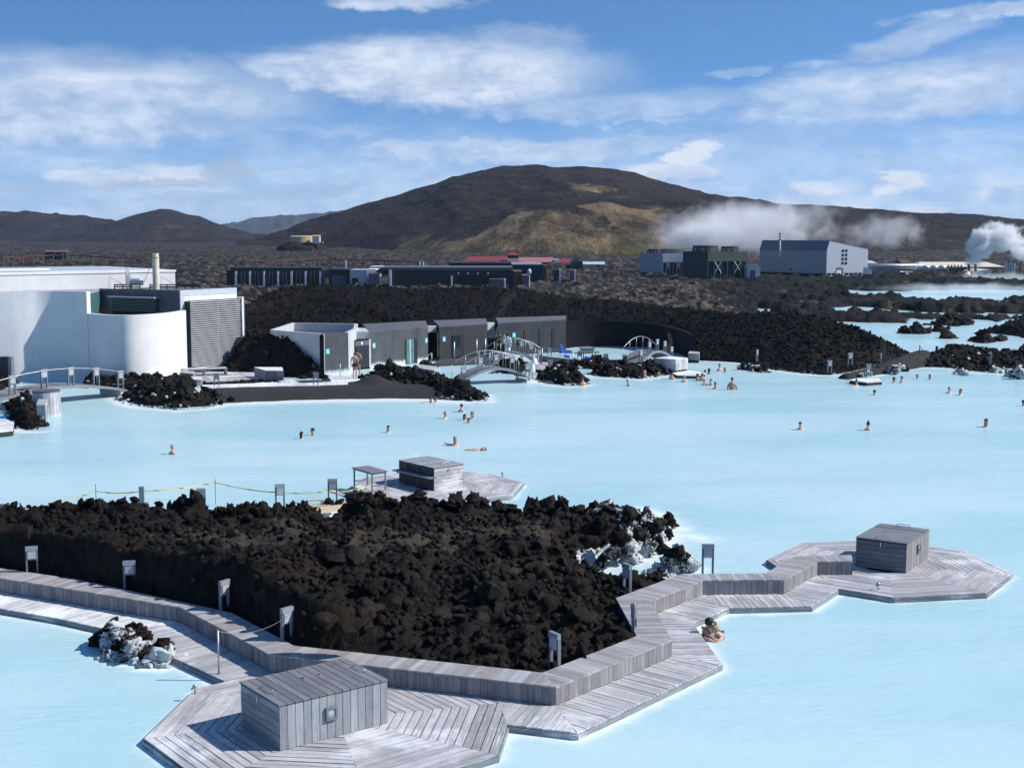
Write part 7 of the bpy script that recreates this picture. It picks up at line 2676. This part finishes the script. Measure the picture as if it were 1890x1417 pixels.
def hair_cap(up, lean, style):
    mb = MB()
    rows = [(.235, .080, .55), (.262, .083, .75), (.30, .085, 1), (.338, .078, 1), (.366, .058, 1), (.386, .026, 1)]
    if style == 'long':
        rows = [(.06, .070, .35), (.14, .078, .40)] + rows
    rg = []
    for z, rx, cover in rows:
        r_ = []
        for k in range(14):
            a = 2 * math.pi * k / 14 - math.pi / 2
            x, y = rx * math.cos(a), rx * 1.24 * math.sin(a) + .010
            lim = -.085 * cover - .010 if cover < 1 else -9
            lim = {True: lim, False: -9}[cover < 1]
            if cover < 1:
                y = max(y, .035 - .085 * cover)
            r_.append((x, y + lean * (z + .3), z + up))
        rg.append(r_)
    mb.rings(rg)
    if style == 'bun':
        mb.rings([[(.045 * s * math.cos(a), .02 + .045 * s * math.sin(a) + lean * .7, .385 + up + z) for a in np.linspace(0, 6.283, 11)[:-1]] for s, z in ((.6, -.02), (1, .02), (1, .05), (.5, .08))])
    if style == 'tail':
        mb.rings([[(.035 * s * math.cos(a), .10 + y + .035 * s * math.sin(a), .30 + up + z) for a in np.linspace(0, 6.283, 9)[:-1]] for s, z, y in ((1, .02, 0), (1.1, -.06, .02), (.7, -.14, .02), (.2, -.19, .01))])
    return mb


def limb(path, radii):
    return [Vector(p) for p in path], radii


def bather(px, py, label, face=0.0, skin='fair', hair='dark', style='short', up=0.0, lean=0.0, arms=(), top=None, broad=1.0, group='bathers in the lagoon', s=1.0):
    q = G(px, py, 0.0)
    root = thing('person', label, 'person', tuple(q), group, R(face))
    mb = MB().rings(bust(up, lean, broad))
    for path, rad in arms:
        pth = [Vector(p) for p in path]
        mb.tube(pth, list(rad), 8)
        tip, d = pth[-1], (pth[-1] - pth[-2]).normalized()
        side = d.cross(Vector((0, 0, 1))).normalized()
        if len(rad) > 2 and tip.z > -.05:
            for k, (off, ln) in enumerate(((-.030, .065), (-.011, .078), (.009, .074), (.028, .058))):   # fingers
                b0_ = tip + side * off * .8 - d * .01
                mb.tube([b0_, b0_ + d * ln * .6 + Vector((0, 0, .006)), b0_ + d * ln + Vector((0, 0, -.008))], [.010, .009, .006], 5)
            b0_ = tip + side * .03 - d * .05
            mb.tube([b0_, b0_ + side * .03 + d * .03, b0_ + side * .035 + d * .055], [.011, .010, .007], 5)
    mb.build('body', SK[skin], root, smooth=True, local=True)
    if hair:
        hair_cap(up, lean, style).build('hair', HR[hair], root, smooth=True, local=True)
    if top:
        MB().rings([ring(z + up, rx * 1.06 * broad, ry * 1.08, .01 + lean * max(0, z + .3)) for z, rx, ry in ((-.5, .165, .105), (-.22, .192, .118), (-.10, .208, .118), (-.035, .207, .108))], False).build('swim_top', CL[top], root, smooth=True, local=True)
    root.scale = (s, s, s)
    return root


AR = ((.20, .0, .0), (.30, -.18, -.03), (.36, -.36, .02))
B = bather
B(319, 838, 'bald pink-headed bather alone at the far left of the open water', 150, 'pink', 'grey', up=.06, broad=1.05)
B(557, 809, 'dark-haired bather on the left of a pair facing each other in the open water', 120, 'fair', 'dark', 'long', -.05)
B(577, 803, 'dark-haired bather on the right of a pair facing each other in the open water', -60, 'tan', 'dark', 'short', -.02)
B(717, 798, 'lone dark-haired bather midway between the black beach and the free deck', 20, 'fair', 'dark', 'long', -.03)
B(795, 743, 'dark-haired bather close under the rock spit beside a reddish-faced one', 40, 'tan', 'dark', 'short', -.06)
B(804, 743, 'red-haired bather floating on the back under the rock spit', 100, 'pink', 'brown', 'short', -.08, 0, ((((.1, .25, -.03), (.0, .6, -.02), (.0, .95, -.04)), (.09, .08, .05)),))
B(852, 760, 'dark-haired bather with bare shoulders at the tip of the rock spit', 170, 'fair', 'dark', 'short', .07)
B(822, 772, 'blond bather left of the close group below the rock spit', 40, 'fair', 'blond', 'short', -.01)
B(858, 775, 'brown-haired bather in the middle of the close group below the rock spit', 60, 'tan', 'brown', 'long', -.06)
B(871, 772, 'brown-haired bather at the right of the close group below the rock spit', -40, 'fair', 'brown', 'long', -.02)
B(865, 780, 'dark-capped bather low in the water in front of the close group', 0, 'tan', 'dark', 'short', -.14)
B(840, 822, 'blond bather stretching one arm over the water behind the free deck', 190, 'fair', 'blond', 'long', .03, 0, ((((.14, -.04, .02), (.27, -.16, .02), (.44, -.22, .10)), (.05, .042, .03)),), s=1.05)
fb = thing('person', 'sunburnt bather floating flat on the back behind the free deck', 'person', tuple(G(882, 831, 0)), 'bathers in the lagoon')
MB().rings([[(x, r1 * math.cos(a) * 1.3, .0 + zo + r1 * math.sin(a)) for a in np.linspace(0, 6.283, 13)[:-1]] for x, r1, zo in ((-.62, .03, -.02), (-.55, .05, .0), (-.35, .09, -.02), (-.1, .11, -.02), (.05, .10, -.02), (.10, .055, .0), (.14, .055, .02), (.17, .08, .04), (.25, .095, .05), (.32, .085, .05), (.37, .03, .05))]).build('body', SK['pink'], fb, smooth=True, local=True)
MB().rings([[(x, r1 * math.cos(a), .05 + r1 * math.sin(a)) for a in np.linspace(0, 6.283, 13)[:-1]] for x, r1 in ((.27, .10), (.33, .095), (.39, .05), (.40, .01))]).build('hair', HR['brown'], fb, smooth=True, local=True)
B(1077, 712, 'bather leaning back with bare shoulders at the foot of the round rock heap', 200, 'tan', 'brown', 'short', .18, -.35, broad=1.1)
B(1163, 712, 'grey-haired bather turned left in the shallows before the long rock bar', 110, 'fair', 'grey', 'short', .06, .3)
B(1190, 698, 'white-haired bather sitting against the right end of the long rock bar', 120, 'pink', 'grey', 'short', .18)
B(1240, 700, 'dark-haired bather with bare back before the far pale plank box', 170, 'fair', 'dark', 'tail', .12)
B(1263, 705, 'grey-haired bather with broad wet shoulders right of the plank box', 190, 'fair', 'grey', 'short', .08, broad=1.15)
B(1287, 702, 'brown-haired bather hugging another beside the small dock', -90, 'tan', 'brown', 'short', .08)
B(1296, 703, 'broad-backed bather in an embrace beside the small dock', 180, 'pink', 'brown', 'short', .14, broad=1.2)
B(1301, 691, 'reddish bather behind the yellow top beside the small dock', -60, 'pink', 'brown', 'short', -.05)
B(1309, 690, 'dark-haired bather in a bright yellow top', 120, 'tan', 'dark', 'long', .02, top='yellow')
B(1328, 685, 'dark-haired bather with reddish chest in the small bay under the right bank', 20, 'pink', 'dark', 'short', .14)
B(1338, 687, 'brown-haired bather low in the small bay under the right bank', 0, 'tan', 'brown', 'long', -.06)
B(1384, 682, 'bather against the white stones of the low rock tongue', 60, 'tan', 'brown', 'short', -.06)
B(1389, 687, 'bather low in the water in front of the low rock tongue', 0, 'pink', 'brown', 'short', -.08)
B(1408, 680, 'pale-skinned bather lying among the shore stones of the right bank', 0, 'pink', 'grey', 'short', -.08)
B(1300, 711, 'grey-haired bather left in a loose group of three', 10, 'fair', 'grey', 'short', .06)
B(1312, 711, 'grey-haired bather in the middle of a loose group of three', -20, 'fair', 'brown', 'short', .04)
B(1320, 718, 'bather with dark pointed hair in front of the loose group of three', 0, 'tan', 'dark', 'bun', .02)
B(1351, 719, 'broad bather standing waist-deep with arms hanging, tallest in the water', 180, 'tan', 'dark', 'short', .40, 0, ((((.20, 0, .36), (.28, .02, .14), (.30, .0, -.1)), (.055, .045, .04)), (((-.20, 0, .36), (-.28, .02, .14), (-.30, .0, -.1)), (.055, .045, .04))), broad=1.1)
B(1581, 713, 'bather with a dark cap stretching an arm left near the swim dock', 30, 'fair', 'cap', 'bun', .05, 0, ((((-.14, -.04, .01), (-.35, -.1, .0), (-.6, -.12, -.02)), (.05, .04, .03)),))
B(1614, 729, 'dark-haired bather low in the water right of the swim dock', 150, 'tan', 'dark', 'short', -.05)
B(1650, 706, 'dark-haired bather facing a partner who lifts a hand', 80, 'tan', 'dark', 'short', -.02)
B(1664, 706, 'bather in a peaked cap lifting a hand towards a partner', -70, 'fair', 'cap', 'short', .04, 0, ((((.14, -.05, .02), (.26, -.2, .02), (.20, -.28, .12)), (.05, .04, .03)),))
B(1693, 699, 'small bather alone in the bay under the right rock bank', 0, 'pink', 'brown', 'short', -.08)
B(1716, 700, 'dark-haired bather at the right in the bay under the right rock bank', -20, 'tan', 'dark', 'long', -.04)
B(1752, 726, 'grey-haired bather with bare shoulders, left of two at the far right', 10, 'fair', 'grey', 'short', .04)
B(1773, 729, 'dark-haired pale bather, right of two at the far right', 20, 'fair', 'dark', 'long', .0)
B(1889, 749, 'bather half cut off by the right edge of the picture', 90, 'tan', 'dark', 'short', -.04)
B(1477, 793, 'dark-haired bather in a black swim top in the open water', -10, 'fair', 'dark', 'short', .02, top='black')
B(1602, 794, 'bather with a dark hair bun and bare shoulders in the open water', 180, 'fair', 'dark', 'bun', .05)
B(1820, 788, 'brown-haired bather low in the water far right of the free deck', 0, 'tan', 'brown', 'long', -.02, s=1.2)


# ---- standing figures: one skin surface grown on a posed skeleton
def skin_body(joints, edges, radii, material, name, root, smooth_levels=2):
    me = bpy.data.meshes.new(name)
    names = list(joints)
    idx = {n: i for i, n in enumerate(names)}
    me.from_pydata([joints[n] for n in names], [(idx[a], idx[b]) for a, b in edges], [])
    o = bpy.data.objects.new(name, me)
    COL.objects.link(o)
    sk = o.modifiers.new('skin', 'SKIN')
    sk.use_smooth_shade = True
    lay = me.skin_vertices[0] if me.skin_vertices else None
    if lay is None:
        bm = bmesh.new()
        bm.from_mesh(me)
        bm.verts.layers.skin.verify()
        bm.to_mesh(me)
        bm.free()
        lay = me.skin_vertices[0]
    for n in names:
        r_ = radii[n]
        lay.data[idx[n]].radius = (r_, r_) if not isinstance(r_, tuple) else r_
        lay.data[idx[n]].use_root = (n == names[0])
    sb = o.modifiers.new('sub', 'SUBSURF')
    sb.levels = smooth_levels
    sb.render_levels = smooth_levels
    dg = bpy.context.evaluated_depsgraph_get()
    ev = o.evaluated_get(dg)
    nm = bpy.data.meshes.new_from_object(ev)
    bpy.data.objects.remove(o)
    nm.materials.clear()
    nm.materials.append(material)
    nm.polygons.foreach_set('use_smooth', [True] * len(nm.polygons))
    b = bpy.data.objects.new(name, nm)
    COL.objects.link(b)
    b.parent = root
    LOC[b.name] = LOC[root.name]
    return b


def standing(pose=None):
    J = {'pelvis': (0, 0, .95), 'waist': (0, .01, 1.10), 'chest': (0, .015, 1.30), 'collar': (0, .02, 1.43), 'neck': (0, .01, 1.50), 'jaw': (0, -.005, 1.57), 'skull': (0, .0, 1.65), 'crown': (0, .01, 1.72),
         'shoulder_l': (.17, .02, 1.40), 'elbow_l': (.23, .04, 1.13), 'wrist_l': (.25, -.03, .90), 'palm_l': (.25, -.05, .82), 'shoulder_r': (-.17, .02, 1.40), 'elbow_r': (-.23, .04, 1.13), 'wrist_r': (-.25, -.03, .90), 'palm_r': (-.25, -.05, .82),
         'hip_l': (.09, 0, .90), 'knee_l': (.095, -.02, .50), 'ankle_l': (.10, .02, .09), 'heel_l': (.10, .03, .04), 'toe_l': (.11, -.14, .03), 'hip_r': (-.09, 0, .90), 'knee_r': (-.095, -.02, .50), 'ankle_r': (-.10, .02, .09), 'heel_r': (-.10, .03, .04), 'toe_r': (-.11, -.14, .03)}
    J.update(pose or {})
    E = [('pelvis', 'waist'), ('waist', 'chest'), ('chest', 'collar'), ('collar', 'neck'), ('neck', 'jaw'), ('jaw', 'skull'), ('skull', 'crown')]
    Rr = {'pelvis': (.15, .11), 'waist': (.125, .09), 'chest': (.155, .105), 'collar': (.10, .075), 'neck': .052, 'jaw': (.06, .072), 'skull': (.076, .092), 'crown': (.05, .06)}
    for s in ('l', 'r'):
        E += [('collar', 'shoulder_' + s), ('shoulder_' + s, 'elbow_' + s), ('elbow_' + s, 'wrist_' + s), ('wrist_' + s, 'palm_' + s), ('pelvis', 'hip_' + s), ('hip_' + s, 'knee_' + s), ('knee_' + s, 'ankle_' + s), ('ankle_' + s, 'heel_' + s), ('heel_' + s, 'toe_' + s)]
        Rr.update({'shoulder_' + s: .062, 'elbow_' + s: .042, 'wrist_' + s: .028, 'palm_' + s: (.040, .020), 'hip_' + s: .088, 'knee_' + s: .055, 'ankle_' + s: .036, 'heel_' + s: .036, 'toe_' + s: (.042, .022)})
        w_, p_ = Vector(J['wrist_' + s]), Vector(J['palm_' + s])
        d = (p_ - w_).normalized()
        sd = d.cross(Vector((1, 0, 0)))
        if sd.length < .2:
            sd = d.cross(Vector((0, 1, 0)))
        sd.normalize()
        for k, (off, ln) in enumerate(((-.030, .060), (-.010, .072), (.010, .068), (.030, .052))):
            a, b = 'f%d_%s' % (k, s), 'g%d_%s' % (k, s)
            J[a] = tuple(p_ + sd * off + d * (.03 + ln * .4))
            J[b] = tuple(p_ + sd * off * 1.1 + d * (.03 + ln) + Vector((0, -.012, 0)))
            E += [('palm_' + s, a), (a, b)]
            Rr[a], Rr[b] = .009, .007
        J['t_' + s] = tuple(p_.lerp(w_, .5) + sd * -.05 + d * .02)
        E.append(('wrist_' + s, 't_' + s))
        Rr['t_' + s] = .010
    return J, E, Rr


def hair_on(root, c, style='short', colour='dark', face=0.0, s=1.0):
    mb = hair_cap(-.30, 0, style)
    ca, sa = math.cos(face), math.sin(face)
    mb.v = [Vector((c[0] + s * (p.x * ca - p.y * sa), c[1] + s * (p.x * sa + p.y * ca), c[2] + s * p.z)) for p in mb.v]
    return mb.build('hair', HR[colour], root, smooth=True, local=True)


def trunks(root, m_, top=1.0, low=.80, waist=.0):
    mb = MB().rings([ring(z, rx, ry, 0) for z, rx, ry in ((top, .165, .122), (.95, .172, .128), (.90, .178, .132), (.86, .178, .130))], False)
    for sx in (-1, 1):
        mb.rings([ring(z, rx, rx, -.005, sx * .092) for z, rx in ((.89, .100), (.84, .098), (low, .094))], False)
    return mb.build('swim_trunks', CL[m_], root, smooth=True, local=True)


def robe(root, hem=.42, top=1.45, lean=0.0, colour='robe', sleeves=None):
    rows = [(hem, .22, .19), (.6, .215, .18), (.85, .20, .16), (1.02, .17, .135), (1.2, .185, .14), (1.36, .20, .13), (1.44, .165, .11), (top + .04, .085, .085)]
    mb = MB().rings([[(x * (1 + .05 * math.sin(5 * k)), y * (1 + .05 * math.cos(7 * k)), z) for k, (x, y, z) in enumerate(ring(z, rx, ry, .01 - lean * max(0, z - .95) ** 1.4, 0, 18))] for z, rx, ry in rows])
    for pth in (sleeves or (((.18, .02, 1.38), (.25, .03, 1.13), (.25, -.05, .92)), ((-.18, .02, 1.38), (-.25, .03, 1.13), (-.25, -.05, .92)))):
        mb.tube([Vector(p) for p in pth], [.085, .085, .075], 10)
    mb.build('bathrobe', CL[colour], root, smooth=True, local=True)
    MB().rings([ring(z, .183, .147, .01, 0, 18) for z in (1.0, 1.05)], False).build('belt', CL[colour], root, local=True)


# the couple walking away from the pool towards the dark door
q = G(655, 698.5, .36)
w1 = thing('person', 'bather in black trunks seen from behind, nearer of two by the dark door', 'person', tuple(q), 'people on foot', R(180))
J, E, Rr = standing({'knee_l': (.09, -.10, .50), 'ankle_l': (.09, -.10, .09), 'heel_l': (.09, -.09, .04), 'toe_l': (.10, -.26, .03), 'elbow_l': (.24, .08, 1.14), 'elbow_r': (-.24, .08, 1.14)})
skin_body(J, E, Rr, SK['pink'], 'body', w1)
trunks(w1, 'black')
hair_on(w1, (0, .0, 1.655), 'short', 'brown')
w1.scale = (.98,) * 3
q = G(660.5, 694.5, .36)
w2 = thing('person', 'taller bare-backed bather just ahead, with one elbow bent, in the doorway', 'person', tuple(q), 'people on foot', R(165))
J, E, Rr = standing({'elbow_r': (-.30, .06, 1.15), 'wrist_r': (-.16, -.16, 1.12), 'palm_r': (-.08, -.20, 1.13), 'knee_r': (-.09, -.12, .50), 'ankle_r': (-.09, -.08, .09), 'heel_r': (-.09, -.07, .04), 'toe_r': (-.10, -.24, .03)})
skin_body(J, E, Rr, SK['tan'], 'body', w2)
trunks(w2, 'black')
hair_on(w2, (0, .0, 1.655), 'short', 'brown')
w2.scale = (1.03,) * 3
# figure in a white bathrobe stooping at the foot of the near bridge
q = G(983, 699.5, .25)
w3 = thing('person', 'stooping figure in a white bathrobe at the right foot of the near arched bridge', 'person', tuple(q), 'people on foot', R(75))
bend = {'chest': (0, -.08, 1.28), 'collar': (0, -.16, 1.39), 'neck': (0, -.24, 1.43), 'jaw': (0, -.30, 1.46), 'skull': (0, -.35, 1.51), 'crown': (0, -.38, 1.56), 'shoulder_l': (.17, -.14, 1.37), 'shoulder_r': (-.17, -.14, 1.37),
        'elbow_l': (.22, -.20, 1.10), 'wrist_l': (.20, -.30, .90), 'palm_l': (.19, -.32, .82), 'elbow_r': (-.22, -.20, 1.10), 'wrist_r': (-.20, -.30, .90), 'palm_r': (-.19, -.32, .82)}
J, E, Rr = standing(bend)
skin_body(J, E, Rr, SK['fair'], 'body', w3)
robe(w3, .42, 1.38, .42, sleeves=(((.16, -.13, 1.36), (.22, -.20, 1.10), (.20, -.29, .93)), ((-.16, -.13, 1.36), (-.22, -.20, 1.10), (-.20, -.29, .93))))
hair_on(w3, (0, -.35, 1.525), 'short', 'grey')
# three figures talking beyond the farther bridge
for px, py, Y, lab, kind, face, sc in ((937, 654, 103.5, 'figure in a long white robe with a teal towel beyond the farther arched bridge', 'robe', 160, .80), (930, 654, 104.3, 'figure in a yellow-green vest talking to the robed one by the stained door', 'vest', -60, .84),
                                       (922, 654, 104.8, 'figure in a long dark coat left of the yellow-green vest', 'coat', 40, .84)):
    q = P(px, py, Y)
    q.z = .28
    t = thing('person', lab, 'person', tuple(q), 'people on foot', R(face))
    J, E, Rr = standing({'elbow_l': (.24, -.02, 1.14), 'wrist_l': (.16, -.20, 1.12), 'palm_l': (.10, -.24, 1.13)} if kind != 'coat' else {})
    skin_body(J, E, Rr, SK['fair'], 'body', t, 1)
    if kind == 'robe':
        robe(t, .12, 1.45)
        MB().rings([ring(z, rx, rx * .8, .0, 0, 14) for z, rx in ((1.40, .15), (1.46, .13), (1.51, .09))], False).build('towel', CL['teal'], t, smooth=True, local=True)
        hair_on(t, (0, 0, 1.655), 'long', 'dark')
    elif kind == 'vest':
        MB().rings([ring(z, rx, ry) for z, rx, ry in ((.82, .185, .14), (1.0, .18, .135), (1.3, .20, .135), (1.43, .15, .10))], False).build('vest', CL['vest'], t, smooth=True, local=True)
        tr_ = MB()
        for sx in (-1, 1):
            tr_.rings([ring(z, rx, rx, -.005, sx * .095) for z, rx in ((.06, .075), (.5, .085), (.9, .105))], False)
        tr_.build('trousers', CL['coat'], t, smooth=True, local=True)
        hair_on(t, (0, 0, 1.655), 'short', 'brown')
    else:
        robe(t, .25, 1.45, 0, 'coat')
        hair_on(t, (0, 0, 1.655), 'short', 'dark')

# the embracing couple beside the plank walk in the foreground
q = G(1313, 1177, 0)
k_ = 1.0
m1 = thing('person', 'dark-haired tanned bather holding a blond partner close beside the plank walk', 'person', tuple(q), 'couple in the foreground water')
Jm = {'pelvis': (-.02, .10, -.45), 'waist': (-.05, .09, -.25), 'chest': (-.09, .07, -.02), 'collar': (-.10, .05, .15), 'neck': (-.085, .03, .24), 'jaw': (-.05, .0, .32), 'skull': (-.035, .0, .40), 'crown': (-.03, .01, .47),
      'shoulder_l': (-.13, -.10, .17), 'elbow_l': (.03, -.27, .03), 'wrist_l': (.20, -.20, .02), 'palm_l': (.26, -.14, .035), 'shoulder_r': (-.15, .21, .17), 'elbow_r': (.0, .34, .06), 'wrist_r': (.20, .26, .08), 'palm_r': (.27, .2, .10)}
Em = [('pelvis', 'waist'), ('waist', 'chest'), ('chest', 'collar'), ('collar', 'neck'), ('neck', 'jaw'), ('jaw', 'skull'), ('skull', 'crown')]
Rm = {'pelvis': (.14, .11), 'waist': (.13, .10), 'chest': (.135, .125), 'collar': (.105, .09), 'neck': .055, 'jaw': (.065, .072), 'skull': (.080, .092), 'crown': (.055, .06)}
for s in ('l', 'r'):
    Em += [('collar', 'shoulder_' + s), ('shoulder_' + s, 'elbow_' + s), ('elbow_' + s, 'wrist_' + s), ('wrist_' + s, 'palm_' + s)]
    Rm.update({'shoulder_' + s: .068, 'elbow_' + s: .046, 'wrist_' + s: .032, 'palm_' + s: (.042, .022)})
    p_, w_ = Vector(Jm['palm_' + s]), Vector(Jm['wrist_' + s])
    d = (p_ - w_).normalized()
    for i, (off, ln) in enumerate(((-.030, .065), (-.010, .08), (.010, .075), (.030, .055))):
        a, b = 'f%d%s' % (i, s), 'g%d%s' % (i, s)
        Jm[a] = tuple(p_ + Vector((0, 0, off)) + d * (.03 + ln * .4))
        Jm[b] = tuple(p_ + Vector((0, 0, off * 1.2)) + d * (.03 + ln) + Vector((-.01, .02 if s == 'l' else -.02, 0)))
        Em += [('palm_' + s, a), (a, b)]
        Rm[a], Rm[b] = .010, .008
    Jm['t' + s] = tuple(p_.lerp(w_, .4) + Vector((.01, 0, .055)))
    Em.append(('wrist_' + s, 't' + s))
    Rm['t' + s] = .011
skin_body(Jm, Em, Rm, SK['tan'], 'body', m1)
hair_on(m1, (-.045, .0, .42), 'short', 'dark', R(100), 1.12)
MB().tube([(-.035 + .085, -.0, .385), (-.035 + .118, -.0, .372), (-.035 + .085, 0, .355)], [.012, .016, .012], 6).build('nose', SK['tan'], m1, local=True)
m2 = thing('person', 'blond fair-skinned bather with a bare back embraced beside the plank walk', 'person', tuple(q), 'couple in the foreground water')
Jw = {'pelvis': (.14, -.06, -.45), 'waist': (.16, -.06, -.28), 'chest': (.19, -.06, -.08), 'collar': (.17, -.07, .08), 'neck': (.12, -.09, .16), 'jaw': (.06, -.11, .20), 'skull': (.045, -.12, .27), 'crown': (.05, -.115, .34),
      'shoulder_l': (.22, -.20, .06), 'elbow_l': (.08, -.34, -.01), 'wrist_l': (-.08, -.28, .03), 'palm_l': (-.14, -.24, .05), 'shoulder_r': (.22, .08, .08), 'elbow_r': (.10, .24, .14), 'wrist_r': (-.08, .22, .2), 'palm_r': (-.14, .2, .21)}
Rw = dict(Rm)
Rw.update({'chest': (.12, .105), 'collar': (.085, .075), 'neck': .043, 'shoulder_l': .055, 'shoulder_r': .055, 'elbow_l': .038, 'elbow_r': .038})
for s in ('l', 'r'):
    p_, w_ = Vector(Jw['palm_' + s]), Vector(Jw['wrist_' + s])
    d = (p_ - w_).normalized()
    for i, (off, ln) in enumerate(((-.027, .06), (-.009, .072), (.009, .068), (.027, .05))):
        Jw['f%d%s' % (i, s)] = tuple(p_ + Vector((0, 0, off)) + d * (.03 + ln * .4))
        Jw['g%d%s' % (i, s)] = tuple(p_ + Vector((0, 0, off * 1.2)) + d * (.03 + ln))
    Jw['t' + s] = tuple(p_.lerp(w_, .4) + Vector((-.01, 0, .05)))
skin_body(Jw, Em, Rw, SK['pink'], 'body', m2)
hair_on(m2, (.055, -.115, .285), 'bun', 'blond', R(-70), 1.02)

# ------------------------------------------------------------------ the air: even haze over the whole place
hz = bpy.data.materials.new('air_haze')
hz.use_nodes = True
ht = NT(hz.node_tree)
ht.n.clear()
ho = ht.new('ShaderNodeOutputMaterial')
hv = ht.new('ShaderNodeVolumePrincipled')
hv.inputs['Color'].default_value = (0.52, 0.72, 1.0, 1.0)
hv.inputs['Density'].default_value = 0.00006
hv.inputs['Anisotropy'].default_value = 0.1
ht.l.new(hv.outputs[0], ho.inputs['Volume'])
hb = MB().box((0, 6900, 62), (18400, 14600, 136)).build('haze', hz)
setp(hb, 'thin blue haze filling the air out to the far ridge', 'haze', None, 'stuff')

# ------------------------------------------------------------------ the milky water: a fine sheet near, a coarse one behind
def shallow(X, Y):
    s = np.zeros(X.shape)
    for pts, wd, k in SHORES:
        xs = [p[0] for p in pts]
        ys = [p[1] for p in pts]
        mk = (X > min(xs) - 3 * wd) & (X < max(xs) + 3 * wd) & (Y > min(ys) - 3 * wd) & (Y < max(ys) + 3 * wd)
        if not mk.any():
            continue
        d, _ = seg_dist(X[mk], Y[mk], pts)
        s[mk] = np.maximum(s[mk], k * np.exp(-d / wd * 1.1))
    return np.clip(s, 0, 1)


def water_sheet(name, label, x0, x1, y0, y1, res, z=0.0):
    nx, ny = int((x1 - x0) / res) + 1, int((y1 - y0) / res) + 1
    gx, gy = np.meshgrid(np.linspace(x0, x1, nx), np.linspace(y0, y1, ny))
    o = np_mesh(name, np.stack([gx.ravel(), gy.ravel(), np.full(gx.size, z)], 1), grid_faces(ny, nx), M['water'], None, True, {'shallow': shallow(gx, gy).ravel()})
    return setp(o, label, 'water', None, 'structure')


water_sheet('lagoon_water', 'milky pale blue bathing lagoon filling the foreground and middle distance', -50.0, 60.0, 8.0, 112.0, .26)
water_sheet('far_lagoon_water', 'pale blue lagoons winding between low lava ridges in the distance', -120.0, 220.0, 112.0, 520.0, 4.0)
gp = bpy.data.meshes.new('lagoon_bed')
S_ = 9000.0
gp.from_pydata([(-S_, -200, -4), (S_, -200, -4), (S_, 14000, -4), (-S_, 14000, -4)], [], [(0, 1, 2, 3)])
gp.materials.append(M['plain'])
go = bpy.data.objects.new('ground', gp)
COL.objects.link(go)
setp(go, 'dark lava ground under the lagoons and the plain, reaching the horizon', 'ground', None, 'structure')
